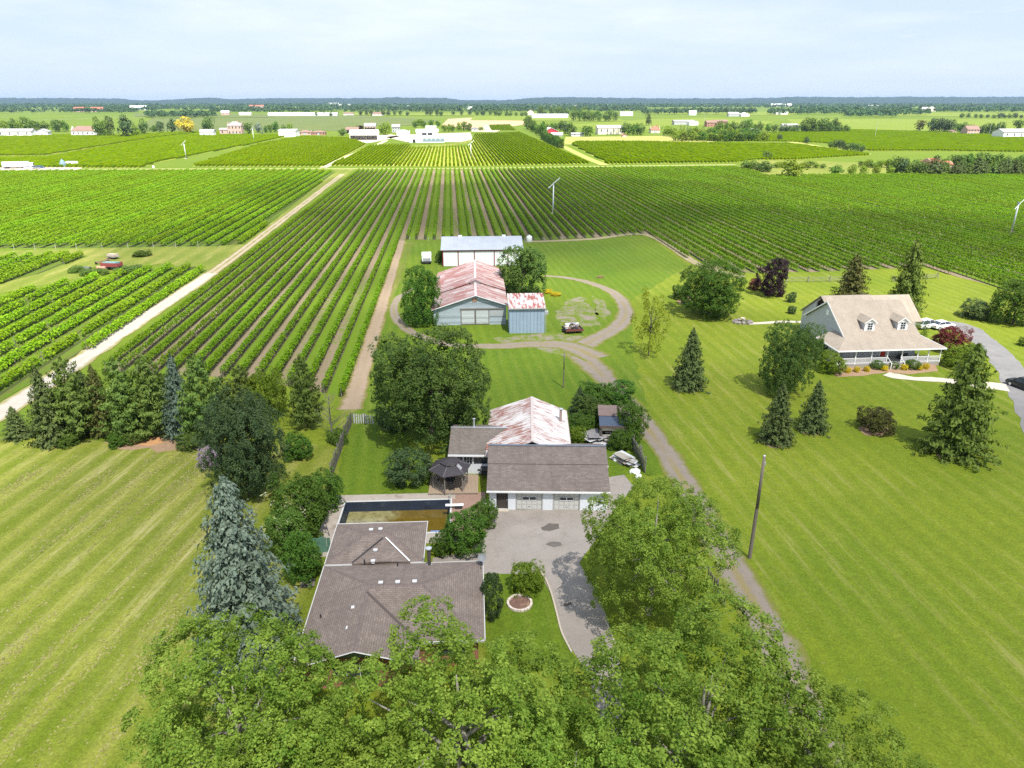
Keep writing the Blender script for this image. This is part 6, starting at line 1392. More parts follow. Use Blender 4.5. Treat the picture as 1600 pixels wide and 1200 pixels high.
def rail_fence():
    px = [(1228, 441), (1262, 441), (1296, 440), (1330, 440)]; px2 = [(1395, 440), (1430, 438), (1464, 435)]
    for k, (P_, lb) in enumerate(((px, 'split rail fence with crossed stakes behind the left end of the farmhouse'), (px2, 'split rail fence with crossed stakes behind the right end of the farmhouse'))):
        ps = [at(*q) for q in P_]; o = ps[0]; t = thing('rail_fence', lb, 'fence', (o.x, o.y, 0)); pts = []
        for a, c in zip(ps, ps[1:]):
            n = max(1, int((c-a).length/3.0)); pts += [a.lerp(c, i/n)-o for i in range(n)]
        pts.append(ps[-1]-o); u = (ps[-1]-ps[0]).normalized(); s = Vector((-u.y, u.x, 0))
        for i, q in enumerate(pts):
            for sg in (-1, 1): m = MB(); m.tube(q+s*sg*.5, q-s*sg*.25+Vector((0, 0, 1.45)), .06, .05, 5); m.build('stake', MAT['wood_grey'], t)
            if i: 
                for z in (.4, .75, 1.05): m = MB(); m.tube(pts[i-1]+Vector((0, 0, z+random.uniform(-.06, .06)))-u*.2, q+Vector((0, 0, z+random.uniform(-.06, .06)))+u*.2, .055, .05, 5); m.build('rail', MAT['wood_grey'], t)
rail_fence()
def wire_fence(px, label, h=1.3, gapm=3.0, col=None):
    ps = [at(*q) for q in px]; o = ps[0]; t = thing('wire_fence', label, 'fence', (o.x, o.y, 0)); b = MB(); b.tube((0, 0, 0), (0, 0, h), .055, .05, 5); d = b.data('post', col or M('pale_post', (.46, .43, .38), .85, .2)); w = MB()
    for a, c in zip(ps, ps[1:]):
        n = max(1, int((c-a).length/gapm))
        for i in range(n): q = a.lerp(c, i/n)-o; link('post', d, t, (q.x, q.y, 0))
        for z in (.5, .9, h-.08): w.tube(a-o+Vector((0, 0, z)), c-o+Vector((0, 0, z)), .008, .008, 3, 0, False)
    w.build('wire', MAT['steel'], t)['kind'] = 'stuff'
wire_fence([(-10, 391), (120, 390), (240, 388), (345, 387)], 'line of pale end posts and wire along the left vine block', 1.7, SP*2)
wire_fence([(640, 377), (850, 379), (1012, 369)], 'line of thin posts where the vine rows end behind the machine shed', 1.3, SP*2)
wire_fence([(852, 228), (878, 228), (928, 227)], 'dark paddock fence below the red barn', 1.5, 4, MAT['dark'])
def path_posts(): pass

# ------------------------------------------------------------------ lean-to, scrap and small garden things
def tarp_shed():
    p = at(938, 690); t = thing('lean_to', 'old lean-to with dark blue tarp roof filled with lumber', 'shed', (p.x, p.y, 0), -9); X, D = 3.7, 4.6
    pm = MB()
    for x in (.05, X-.15):
        for y, h in ((.05, 2.1), (D-.15, 2.6)): m = MB(); m.box(x, x+.1, y, y+.1, 0, h); m.build('post', MAT['wood_grey'], t)
    w = MB(); w.box(0, .04, .2, D-.2, 0, 2.2); w.box(.04, X, D-.04, D, 0, 2.5); w.build('wall', M_boards('old_dark_boards', (.085, .075, .07), (.03, .03, .03), .2, True, .4), t)
    r = MB(); r.slab([(-.2, -.2, 2.2), (X+.2, -.2, 2.2), (X+.2, 2.3, 2.45), (-.2, 2.3, 2.45)], .05); r.build('tarp', M('blue_tarp', (.045, .065, .10), .35, .35, 1.5, .3, spec=.5), t)
    r = MB(); r.slab([(-.25, 2.1, 2.50), (X+.1, 2.1, 2.50), (X+.1, D+.2, 2.75), (-.25, D+.2, 2.75)], .06); r.build('roof_board', M('brown_roof', (.17, .125, .11), .8, .35, 1.5), t)
    b = MB(); b.box(-.2, X+.2, -.24, -.205, 1.95, 2.2); b.build('front_board', M('rust_strip', (.13, .085, .075), .8, .4), t); b = MB(); b.box(.1, X-.1, -.02, .02, 1.5, 1.9); b.build('cream_board', M('cream_board', (.58, .50, .38), .8, .2), t)
    b = MB(); b.tube((-.1, -.3, 0), (-.1, .1, 2.1), .05, .05, 6); b.build('prop', MAT['wood_grey'], t)
    rd = random.Random(8)
    for i in range(14):
        lb = ['grey plank leaning in the tarp roofed lean-to']; m = MB(); L = rd.uniform(1.4, 2.8); m.obox((0, 0, 0), (L, .22, .06), (rd.uniform(-.15, .15), rd.uniform(-.12, .12), rd.uniform(-.4, .6)))
        m.build('lumber', M('lumber', (.40, .37, .33), .85, .35) if i == 0 else bpy.data.materials['lumber'], t, (X/2+rd.uniform(-.6, .7), rd.uniform(-.6, 1.6), .1+i*.07))
    m = MB(); m.box(2.2, 3.3, .4, 1.4, 0, 1.15); m.build('crate', M('blue_crate', (.22, .30, .38), .7, .3), t)
tarp_shed()
def sheet_pile(px, py, n, size, label, cols, rz, name='sheet_pile', sl=(0, 0)):
    p = at(px, py); t = thing(name, label, 'scrap pile', (p.x, p.y, 0), rz); rd = random.Random(px)
    ms = [M(f'scrap_sheet', c, .5, .25, 1.5, c2=hsl(c, .5), metal=.2) for c in cols]
    for i in range(n):
        m = MB(); a, b = size[0]*rd.uniform(.6, 1.1), size[1]*rd.uniform(.25, .6); k = 8
        for j in range(k): x0, x1 = -b/2+b*j/k, -b/2+b*(j+1)/k; z0, z1 = (.03 if j % 2 else 0), (0 if j % 2 else .03); m.slab([(x0, -a/2, z0), (x1, -a/2, z1), (x1, a/2, z1), (x0, a/2, z0)], .012)
        o = m.build('metal_sheet', ms[i % len(ms)], t, (rd.uniform(-.5, .5)*size[1]*.6, rd.uniform(-.4, .4), .15+.07*i)); o.rotation_euler = (sl[0]+rd.uniform(-.08, .08), sl[1]+rd.uniform(-.1, .1), rd.uniform(-.35, .35))
    b = MB(); b.box(-size[1]/2, size[1]/2, -.3, .3, 0, .12); b.build('bearer', MAT['wood_grey'], t)
sheet_pile(925, 688, 12, (3.8, 2.2), 'pile of silver roofing sheets leaning beside the lean-to', [(.62, .62, .63), (.45, .44, .44), (.70, .69, .68), (.30, .28, .28)], 8, sl=(-.12, 0))
sheet_pile(978, 722, 11, (2.8, 2.0), 'pile of scrap sheets and boards by the leaning fence', [(.50, .42, .36), (.62, .63, .64), (.40, .36, .30), (.55, .58, .60)], 28)
def bags():
    for i, (px, py, s, lb) in enumerate(((992, 738, .5, 'white sack on the weeds below the leaning fence, larger one'), (997, 745, .36, 'white sack on the weeds below the leaning fence, smaller one'), (963, 718, .55, 'crumpled white sack at the left of the scrap sheets'))):
        p = at(px, py); t = thing('sack', lb, 'sack', (p.x, p.y, 0), i*40); bm = bmesh.new(); bmesh.ops.create_icosphere(bm, subdivisions=3, radius=1)
        for v in bm.verts: v.co *= 1+.25*pnoise(v.co*2+Vector((i*7, 0, 0))); v.co = Vector((v.co.x*s*1.2, v.co.y*s*.8, max(-.3, v.co.z)*s*.7+.2*s))
        me = bpy.data.meshes.new('bag'); bm.to_mesh(me); bm.free(); me.materials.append(MAT['trim']); link('bag', me, t)
        m = MB(); m.tube((0, 0, .5*s), (.1, 0, .95*s), .05, .12, 6); m.build('tied_end', MAT['trim'], t)
bags()
def flower_ring():
    p = at(812, 944); t = thing('flower_bed', 'round flower bed ringed with pale stones on the small lawn', 'flower bed', (p.x, p.y, .06)); m = MB(); m.lathe([(.85, 0), (.8, .09), (0, .14)], 20); m.build('soil', M('bed_soil', (.17, .10, .075), .95, .4, 4, .8, c2=(.32, .22, .15), sc2=2), t)
    n = 22; sm = [M('pale_stone', (.55, .46, .39), .9, .2, 3), M('pale_stone_light', (.62, .55, .48), .9, .2, 3)]
    for i in range(n): a = 6.283*i/n; m = MB(); m.obox((0, 0, 0), (.26, .19, .18), (random.uniform(-.1, .1), random.uniform(-.1, .1), a+1.57)); m.build('stone', sm[i % 2], t, (.95*math.cos(a), .95*math.sin(a), .08))
flower_ring()
def kerb(px, label):
    ps = catmull([at(*q) for q in px], 5); o = ps[0]; t = thing('kerb', label, 'kerb', (o.x, o.y, 0)); mt = M('kerb_stone', (.46, .40, .31), .9, .25, 2)
    for a, c in zip(ps, ps[1:]):
        L = (c-a).length; n = max(1, int(L/.8)); d = (c-a).normalized(); ang = math.atan2(d.y, d.x)
        for i in range(n): b = MB(); l = L/n; b.box(-l/2+.008, l/2-.008, -.07, .07, 0, .15); q = a.lerp(c, (i+.5)/n)-o; b.build('kerb_block', mt, t, (q.x, q.y, 0), math.degrees(ang))
kerb([(845, 896), (853, 907), (862, 930), (870, 960), (878, 990), (893, 1020)], 'pale kerb between the small lawn and the tarmac drive')
kerb([(943, 965), (952, 985), (960, 1005), (966, 1030)], 'pale kerb along the right edge of the tarmac drive')
def misc():
    p = at(481, 913); t = thing('pallet', 'grey wooden pallet lying on the grass beside the bungalow', 'pallet', (p.x, p.y, .02), 6)
    for i in range(6): m = MB(); m.box(-.6, .6, -.5+i*.18, -.5+i*.18+.12, .10, .125); m.build('slat', MAT['wood_grey'], t)
    for x in (-.55, 0, .47): m = MB(); m.box(x, x+.08, -.5, .52, 0, .098); m.build('runner', MAT['wood_grey'], t)
    p = at(515, 838); t = thing('pole_rake', 'dark pole with a red top leaning by the pool edge', 'tool', (p.x, p.y, .05)); m = MB(); m.tube((0, 0, 0), (-.55, .5, 2.3), .035, .03, 6); m.build('handle', MAT['dark'], t); m = MB(); m.tube((-.55, .5, 2.3), (-.62, .56, 2.65), .07, .07, 8); m.build('red_top', M('red_plastic', (.45, .05, .04), .5), t)
    for i, (px, py, s, lb) in enumerate(((312, 690, 1.0, 'grey boulder under the pines left of the dark rounded tree'), (325, 684, .8, 'pale boulder under the pines nearest the dark rounded tree'), (107, 686, .6, 'dark boulder at the foot of the leftmost pines'))):
        p = at(px, py); bm = bmesh.new(); bmesh.ops.create_icosphere(bm, subdivisions=3, radius=1)
        for v in bm.verts: v.co *= 1+.3*pnoise(v.co*1.4+Vector((i*5, 0, 0))); v.co = Vector((v.co.x*s, v.co.y*s*.8, v.co.z*s*.6+.2*s))
        me = bpy.data.meshes.new('boulder'); bm.to_mesh(me); bm.free(); me.materials.append(M('boulder_grey', (.30, .27, .27), .9, .3, 2)); o = link('boulder', me, None, (p.x, p.y, 0)); props(o, lb, 'boulder')
    p = at(1160, 504); t = thing('rock_garden', 'low ring of stones with a birdbath at the end of the path', 'rock garden', (p.x, p.y, 0)); rd = random.Random(3)
    for i in range(11): a = 6.283*i/11; m = MB(); m.obox((0, 0, 0), (rd.uniform(.5, .9), .5, rd.uniform(.3, .5)), (rd.uniform(-.2, .2), rd.uniform(-.2, .2), a)); m.build('stone', M('garden_stone', (.28, .25, .24), .9, .3) if i == 0 else bpy.data.materials['garden_stone'], t, (1.5*math.cos(a), 1.1*math.sin(a), .15))
    m = MB(); m.lathe([(.18, 0), (.1, .1), (.1, .7), (.45, .82), (.45, .9), (.3, .86), (0, .84)], 12); m.build('birdbath', MAT['pale_concrete'], t)
    p = at(760, 792); t = thing('bin', 'small pale bin at the left corner of the garage', 'bin', (p.x-.25, p.y, 0)); m = MB(); m.lathe([(.22, 0), (.28, .7)], 12); m.build('body', MAT['trim'], t); m = MB(); m.lathe([(.3, .701), (.29, .76), (0, .8)], 12); m.build('lid', MAT['dark'], t)
misc()

# ------------------------------------------------------------------ farms and trees across the field road
FM = dict(white=M('far_white', (.74, .74, .73), .6, .08, .3), cream=M('far_cream', (.60, .56, .46), .7, .1, .3), grey=M('far_grey', (.36, .37, .38), .7, .1, .3), brick=M('far_brick', (.33, .17, .13), .8, .15, .4), pink=M('far_pink', (.46, .33, .28), .8, .12, .4),
          rbrown=M('far_roof_brown', (.20, .13, .105), .8, .2, .4), rgrey=M('far_roof_grey', (.30, .29, .29), .7, .2, .4), rwhite=M('far_roof_white', (.76, .77, .78), .5, .06, .3), rred=M('far_roof_red', (.36, .12, .08), .8, .2, .4), red=M('far_barn_red', (.40, .035, .05), .7, .15, .4), dark=MAT['dark'], silver=M('far_silver', (.55, .58, .60), .4, .1, .3))
def far_house(px0, px1, base, wtop, rtop, label, wall='white', roof='rgrey', depth=10, ridge='x', cols=3, floors=1, doors=0, cat='house', name='farm_building', group=None, rz=0, open_front=False, chimney=False):
    pc = at((px0+px1)/2, base); s = rng_m((px0+px1)/2, base); Wd = (px1-px0)*s; hw = max(2.2, (base-wtop)*s); hr = max(.5, (wtop-rtop)*s*.8)
    t = thing(name, label, cat, (pc.x, pc.y, 0), rz, group); X = Wd/2; w = MB(); wm, rm = FM[wall], FM[roof]
    if open_front: w.box(-X, -X+.4, 0, depth, 0, hw); w.box(X-.4, X, 0, depth, 0, hw); w.box(-X+.4, X-.4, depth-.4, depth, 0, hw); w.box(-X+.4, X-.4, 0, .4, hw*.72, hw)
    else: w.box(-X, X, 0, depth, 0, hw)
    if ridge == 'y': w.prism([(-X, .02, hw+.001), (X, .02, hw+.001), (0, .02, hw+hr-.1)], (0, depth-.04, 0))
    else:
        for x in (-X, X-.3): w.prism([(x, .02, hw+.001), (x, depth-.02, hw+.001), (x, depth/2, hw+hr-.1)], (.3, 0, 0))
    w.build('wall', wm, t); r = MB()
    if ridge == 'y': gable_roof(r, -X-.5, X+.5, -.5, depth+.5, hw, hw+hr, .2)
    elif ridge == 'flat': r.box(-X-.2, X+.2, -.2, depth+.2, hw+.002, hw+.4)
    elif ridge == 'hip':
        k = min(X, depth/2)*.9
        for q in ([(-X-.4, -.4, hw), (X+.4, -.4, hw), (X-k, depth/2, hw+hr), (-X+k, depth/2, hw+hr)], [(X+.4, depth+.4, hw), (-X-.4, depth+.4, hw), (-X+k, depth/2, hw+hr), (X-k, depth/2, hw+hr)], [(X+.4, -.4, hw), (X+.4, depth+.4, hw), (X-k, depth/2, hw+hr)], [(-X-.4, depth+.4, hw), (-X-.4, -.4, hw), (-X+k, depth/2, hw+hr)]): r.slab(q, .15)
    else: gable_roof(r, -X-.5, X+.5, -.5, depth+.5, hw, hw+hr, .2, 'x')
    ro = r.build('roof', rm, t)
    if chimney: c = MB(); c.box(X*.4, X*.4+1, depth/2-.5, depth/2+.5, hw, hw+hr+1.6); c.build('chimney', FM['brick'], ro)
    fh = hw/floors
    for f in range(floors):
        for i in range(cols):
            x = -X+(i+.5)*Wd/cols; ww = min(1.3, Wd/cols*.3); b = MB(); b.box(x-ww/2, x+ww/2, -.09, -.005, f*fh+fh*.38, f*fh+fh*.78); b.build('window', MAT['glass'], t)
    for i in range(doors):
        x = -X+(i+.75)*Wd/(doors+.5); b = MB(); b.box(x-1.5, x+1.5, -.11, -.012, .02, min(hw*.7, 3)); b.build('door', FM['grey'], t)
    return t
FH = [
 (-30, 48, 214, 206, 201, 'long low grey farm building at the left edge', 'white', 'rgrey', 14, 'x', 6, 1, 2, 'farm building'), (57, 75, 213, 206, 201, 'small pale shed right of the long grey farm building', 'white', 'rgrey', 9, 'y', 0, 1, 1, 'shed'),
 (113, 148, 213, 205, 196, 'white house with arched porch and brown roof among trees at left', 'white', 'rbrown', 12, 'hip', 5, 1, 1, 'house'), (116, 160, 175, 171, 167, 'far long red roofed building below the left woods', 'pink', 'rred', 20, 'x', 6, 1, 0, 'building'),
 (313, 334, 213, 206, 202, 'low white garage beside the tall pink house', 'white', 'rgrey', 9, 'x', 0, 1, 2, 'garage'), (344, 361, 211, 203, 200, 'low wing left of the tall pink house', 'pink', 'rgrey', 9, 'x', 2, 1, 0, 'house'), (357, 378, 211, 197, 190, 'tall pink house of two storeys with grey roof', 'pink', 'rgrey', 12, 'hip', 4, 2, 1, 'house'),
 (436, 462, 214, 204.5, 202.5, 'large plain white shed above the sunlit vines', 'white', 'rwhite', 24, 'x', 0, 1, 0, 'shed'), (467, 486, 211, 207, 203, 'brown roofed bungalow next to the large plain white shed', 'pink', 'rbrown', 10, 'hip', 3, 1, 1, 'house'), (487, 508, 211, 207, 204, 'long brown bungalow, second to the right of the plain white shed', 'brick', 'rbrown', 10, 'hip', 4, 1, 1, 'house'),
 (420, 526, 181, 178.5, 176, 'very long white greenhouse in the distance', 'silver', 'rwhite', 18, 'x', 0, 1, 0, 'greenhouse'),
 (547, 590, 219, 209, 203, 'machinery shed with white roof and open front', 'white', 'rwhite', 20, 'x', 0, 1, 0, 'shed'), (541, 560, 208, 203, 198, 'pink gabled house behind the open fronted shed', 'pink', 'rbrown', 10, 'x', 3, 1, 0, 'house'), (570, 587, 207, 198, 192, 'tall brown house behind the open fronted shed', 'pink', 'rgrey', 10, 'x', 4, 2, 0, 'house'),
 (613, 625, 207, 199, 194, 'grey house left of the winery', 'grey', 'rgrey', 9, 'x', 3, 2, 0, 'house'), (620, 640, 212, 207, 203, 'low white garage left of the winery', 'white', 'rwhite', 11, 'hip', 0, 1, 1, 'garage'),
 (737, 747, 205, 201, 199, 'little grey outbuilding right of the winery', 'grey', 'rgrey', 6, 'y', 1, 1, 0, 'shed'),
 (850, 872, 212, 205, 199, 'red gabled barn with white roof behind the windbreak hedge', 'red', 'rwhite', 22, 'y', 0, 1, 1, 'barn'), (862, 879, 213, 210, 207, 'low white roofed lean-to at the right of the red barn', 'grey', 'rwhite', 10, 'x', 0, 1, 1, 'barn'),
 (934, 974, 210, 200, 196, 'long cream barn with white roof behind small conifers', 'cream', 'rwhite', 16, 'x', 4, 1, 1, 'barn'), (893, 912, 213, 209.5, 207, 'low pale building between the two rounded trees', 'white', 'rgrey', 8, 'x', 2, 1, 0, 'shed'), (1017, 1031, 208, 203, 196, 'house with steep terracotta pyramid roof', 'cream', 'rred', 11, 'hip', 4, 2, 1, 'house'), (972, 980, 214, 211, 209, 'tiny red shed at the paddock edge', 'pink', 'rred', 4, 'y', 0, 1, 1, 'shed'),
 (831, 888, 184.5, 180.5, 178, 'long white greenhouse beyond the tan field', 'silver', 'rwhite', 20, 'x', 0, 1, 0, 'greenhouse'), (824, 834, 180, 175, 171, 'pale tower like house by the far greenhouse', 'cream', 'rbrown', 9, 'y', 2, 2, 0, 'house'),
 (1053, 1078, 195, 190, 187.5, 'grey barn left half behind the bright grove', 'grey', 'rgrey', 14, 'x', 0, 1, 0, 'barn'), (1077, 1091, 196, 190, 188, 'white barn behind the bright grove', 'white', 'rwhite', 16, 'y', 0, 1, 0, 'barn'), (1104, 1120, 198, 192, 188, 'red brick house behind the bright grove', 'brick', 'rbrown', 12, 'x', 3, 2, 0, 'house'), (1120, 1137, 194, 190, 187, 'long red brick wing behind the bright grove', 'brick', 'rbrown', 12, 'x', 3, 1, 0, 'house'), (1175, 1184, 207, 203, 200, 'small white house at the right end of the bright grove', 'white', 'rwhite', 8, 'y', 2, 1, 0, 'house'),
 (1223, 1248, 199, 196, 193, 'low pale roofed building left of the dark grove', 'cream', 'rgrey', 12, 'x', 3, 1, 0, 'building'), (1510, 1530, 211, 203, 196, 'pink brick house with gables beside the white barn at right', 'pink', 'rbrown', 12, 'x', 4, 2, 1, 'house'), (1565, 1625, 216, 207, 201, 'long white barn at the right edge', 'white', 'rgrey', 18, 'x', 5, 1, 1, 'barn'), (1487, 1495, 208, 205, 203, 'little garden house by the spruces at right', 'pink', 'rbrown', 6, 'y', 1, 1, 0, 'house'),
 (1455, 1474, 264, 254, 247, 'house with a pale red roof hidden in the pine grove', 'pink', 'rred', 12, 'hip', 3, 1, 1, 'house'), (1478, 1490, 264, 257, 251, 'small pale red roof beside the larger one in the pine grove', 'pink', 'rred', 9, 'hip', 2, 1, 0, 'house'),
 (1205, 1238, 166.5, 164, 162, 'far long white factory below the right woods', 'white', 'rwhite', 30, 'x', 0, 1, 0, 'building'), (1210, 1231, 179, 176, 174, 'white house with three gables in the distance', 'white', 'rwhite', 12, 'x', 4, 1, 0, 'house'), (1355, 1383, 168.5, 166, 164, 'far low white factory right of centre', 'white', 'rwhite', 24, 'x', 0, 1, 0, 'building'), (1440, 1450, 176.5, 171, 167, 'white house with two storeys in front of the sand bank', 'white', 'rgrey', 10, 'x', 3, 2, 0, 'house'), (1450, 1464, 174, 171.5, 166, 'pale gabled roof behind the far white house', 'cream', 'cream', 14, 'y', 0, 1, 0, 'house'),
 (1138, 1155, 182, 178, 175, 'far grey barn between woods at right', 'grey', 'rgrey', 12, 'x', 0, 1, 0, 'barn'), (1158, 1171, 182, 178.5, 175.5, 'far white gabled barn between woods at right', 'white', 'rwhite', 14, 'y', 0, 1, 0, 'barn'), (1077, 1088, 180, 175.5, 172.5, 'far white house left of the dark woodlot', 'white', 'rwhite', 10, 'x', 3, 2, 0, 'house'), (969, 989, 181, 177, 174, 'far pale farmhouse right of the tall grove', 'white', 'rgrey', 10, 'x', 4, 1, 0, 'house'),
 (346, 358, 180, 176, 172.5, 'far small red and white barn', 'pink', 'rwhite', 10, 'x', 2, 1, 0, 'barn'), (374, 392, 180.5, 177, 175.5, 'far low cream shed', 'cream', 'rwhite', 12, 'x', 0, 1, 0, 'shed'), (390, 412, 170, 166, 164, 'far red roofed hall', 'pink', 'rred', 18, 'x', 4, 1, 0, 'building'), (203, 228, 172, 168, 164.5, 'far pale green roofed hall at left', 'silver', 'silver', 24, 'x', 0, 1, 0, 'building'), (514, 529, 164.5, 161, 160, 'far white apartment block, left one', 'white', 'rwhite', 20, 'flat', 4, 2, 0, 'building'), (529, 547, 166, 163, 161.5, 'far white apartment block, right one', 'white', 'rwhite', 20, 'flat', 4, 2, 0, 'building'),
 (730, 738, 171, 167, 165.5, 'far white hall above the tan field', 'white', 'rwhite', 14, 'flat', 0, 1, 0, 'building'), (537, 552, 180, 178, 175.5, 'far brown roofed farmhouse right of the long greenhouse', 'white', 'rbrown', 10, 'x', 3, 1, 0, 'house'), (582, 600, 180.5, 178.5, 175, 'far farmhouse with dark roof above the dull fields', 'white', 'rbrown', 10, 'x', 3, 1, 0, 'house'), (608, 640, 168, 166, 164.5, 'far long blue grey roofed hall', 'grey', 'silver', 20, 'x', 0, 1, 0, 'building'),
 (858, 870, 168.5, 166, 164.5, 'far white roofed barn in woods, left one of two', 'white', 'rwhite', 14, 'x', 0, 1, 0, 'barn'), (898, 910, 168.5, 165, 163.5, 'far white roofed barn in woods, right one of two', 'white', 'rwhite', 14, 'y', 0, 1, 0, 'barn'), (814, 828, 161.5, 158.5, 156, 'far white hall with a tall block on the left skyline', 'white', 'rwhite', 20, 'flat', 3, 2, 0, 'building'),
]
for f in FH:
    far_house(*f[:6], wall=f[6], roof=f[7], depth=f[8], ridge=f[9], cols=f[10], floors=f[11], doors=f[12], cat=f[13], name={'house': 'farm_house', 'barn': 'barn', 'shed': 'shed', 'garage': 'garage', 'greenhouse': 'greenhouse'}.get(f[13], 'building'), open_front='open front' in f[5], chimney=f[13] == 'house' and f[11] == 2)
def winery():
    p = at(668, 223); s = rng_m(668, 223); t = thing('winery', 'bright white winery with arched windows and stepped flat roofs', 'winery', (p.x, p.y, 0), 0); X = 28*s; wh = FM['white']
    m = MB(); m.box(-X, X*.95, 0, 10, 0, 7.5*s); m.build('arcade', wh, t); m = MB(); m.box(-X-.2, X*.95+.2, -.25, 10.2, 7.5*s+.001, 8.1*s); m.build('parapet', wh, t)
    for i in range(5):
        x = -X*.15+i*X*.245; m = MB(); a = [(x-2.1, -.06, .8)]+[(x-2.1*math.cos(q*math.pi/10), -.06, 2.6+1.5*math.sin(q*math.pi/10)) for q in range(11)]+[(x+2.1, -.06, .8)]; m.prism(a, (0, .05, 0)); m.build('arched_window', M('winery_glass', (.20, .26, .30), .25, .2) if i == 0 else bpy.data.materials['winery_glass'], t)
    m = MB(); m.box(-X*.82, -X*.66, -.07, -.005, .02, 3.2); m.build('door', MAT['dark'], t)
    m = MB(); m.box(-X*.62, X*.55, 13, 30, 0, 15*s); m.build('hall', wh, t); m = MB(); m.box(-X*.66, X*.62, 12.5, 30.5, 15*s+.002, 15*s+2.2); m.build('hall_roof', wh, t)
    for i in range(4):
        x = -X*.5+i*X*.32; m = MB(); m.box(x-2.4, x+2.4, 12.9, 12.99, 10.2*s, 13.6*s); m.build('window', MAT['dark'] if i in (1, 2) else FM['grey'], t)
    m = MB(); m.box(-X*.1, X*.48, 18, 34, 17.2*s+.4, 22.5*s); m.build('upper_block', wh, t); m = MB(); m.box(-X*.12, X*.50, 17.6, 34.4, 22.5*s+.002, 23.2*s); m.build('upper_roof', FM['rwhite'], t)
    m = MB(); m.prism([(X*.55, 14, 0), (X*.9, 14, 0), (X*.9, 14, 6*s), (X*.55, 14, 11*s)], (0, 12, 0)); m.build('wing', wh, t)
    ps = [at(x, y) for x, y in ((642, 229), (670, 229.5), (700, 228), (722, 224), (735, 221))]; o = ps[0]; q = thing('earth_bank', 'curved grassy bank in front of the white winery', 'bank', (o.x, o.y, 0)); m = MB()
    for a, b in zip(ps, ps[1:]): u = (b-a).normalized(); sd = Vector((-u.y, u.x, 0))*3; m.prism([a-o-sd, a-o+sd, a-o+Vector((0, 0, 1.6))], b-a)
    m.build('bank', MAT['rough_grass'], q)
winery()
sheet('yard', [(636, 222), (600, 214), (640, 210), (735, 207), (738, 215), (735, 222), (700, 222)], .07, M('yard_gravel', (.34, .31, .25), .9, .2, .2), 0, 60)
sheet('yard', [(535, 222), (548, 216), (610, 210), (625, 213), (585, 222), (560, 225)], .07, MAT['pale_concrete'], 0, 60)
sheet('yard', [(-30, 268), (0, 259), (70, 259), (128, 262), (126, 266)], .07, M('yard_dirt', (.40, .33, .28), .95, .2, .2), 0, 60)
sheet('yard', [(880, 226), (884, 214), (1060, 212), (1120, 222), (1040, 224), (950, 225)], .07, M_field('paddock', (.30, .27, .10), (.22, .24, .05), .05, .02), 0, 60)
sheet('track', [(1212, 219), (1218, 218), (1362, 241), (1352, 243)], .08, M_field('dry_track', (.33, .31, .11), (.28, .30, .08), .05, .02), 0, 60)
ribbon('field_road', [(505, 262), (545, 244), (590, 226), (604, 219)], 6, .09, M_lane('winery_drive', (.40, .37, .29), (.32, .33, .14), (.22, .26, .05)))
ribbon('field_road', [(945, 258), (915, 246), (878, 228)], 7, .09, M_lane('hedge_drive', (.30, .31, .09), (.26, .30, .07), (.21, .26, .03)))
ribbon('field_road', [(0, 239.5), (70, 228), (150, 214)], 4, .09, M_lane('dark_gap', (.10, .15, .03), (.10, .15, .03), (.12, .16, .03)))
ribbon('field_road', [(-20, 190), (300, 181.5), (700, 184), (1000, 185)], 6, .09, M_lane('far_road', (.36, .34, .30), (.36, .34, .30), (.3, .3, .16)))
# yard with lorry and cars on the field road at left
def lorry():
    p = at(29, 263); s = rng_m(29, 263); t = thing('lorry', 'white box lorry in the dirt yard at the left of the field road', 'lorry', (p.x, p.y, 0), -78); b = MB(); b.box(-1.3, 1.3, -8, 6, 1.1, 3.9); b.build('box', FM['white'], t); b = MB(); b.box(-1.2, 1.2, 6.3, 8.4, .8, 3.2); c = b.build('cab', FM['white'], t); b = MB(); b.box(-1.1, 1.1, 8.38, 8.45, 1.9, 2.9); b.build('windscreen', MAT['glass'], c); b = MB(); b.box(-.9, .9, -7.8, 8.2, .6, .79); b.build('chassis', MAT['dark'], t)
    w = MB(); w.tube((-.15, 0, 0), (.15, 0, 0), .5, .5, 10); wd = w.data('wheel', MAT['black'])
    for y in (-6.5, -5.3, 7.2):
        for x in (-1.1, 1.1): link('wheel', wd, t, (x, y, .5))
lorry()
for px, py, hd, mt, lb in ((45, 264, -80, white_paint, 'white car in front of the lorry in the left yard'), (56, 263.5, -85, grey_paint, 'grey car right of the white car in the left yard'), (64, 263, -70, blue_paint, 'dark blue car, third from the lorry in the left yard')):
    p = at(px, py); car('parked_car', lb, p.x, p.y, hd, mt, True)
def yard_bits():
    p = at(99, 261); t = thing('canopy_tent', 'blue grey pointed tent in the left yard', 'tent', (p.x, p.y, 0)); m = MB(); m.lathe([(2.0, 0), (1.9, 2.0), (1.2, 3.6), (.2, 4.6), (0, 4.8)], 8); m.build('canvas', M('tent_blue', (.16, .24, .30), .8, .1), t); m = MB(); m.tube((0, 0, 4.7), (0, 0, 5.2), .05, .05, 5); m.build('pole', MAT['steel'], t)
    p = at(113, 259); t = thing('caravan', 'white caravan at the right end of the left yard', 'caravan', (p.x, p.y, 0), 80); m = MB(); m.prism([(-1.1, -3.5, .6), (-1.1, 3.5, .6), (-1.1, 3.7, 1.6), (-1.1, 3.0, 2.7), (-1.1, -3.1, 2.7), (-1.1, -3.7, 1.5)], (2.2, 0, 0)); m.build('body', FM['white'], t)
    for y in (-1.6, 1.4): m = MB(); m.box(1.1, 1.14, y-.6, y+.6, 1.5, 2.2); m.build('window', MAT['glass'], t)
    m = MB(); m.tube((-1.12, 0, .35), (1.12, 0, .35), .35, .35, 10); m.build('wheel', MAT['black'], t)
yard_bits()
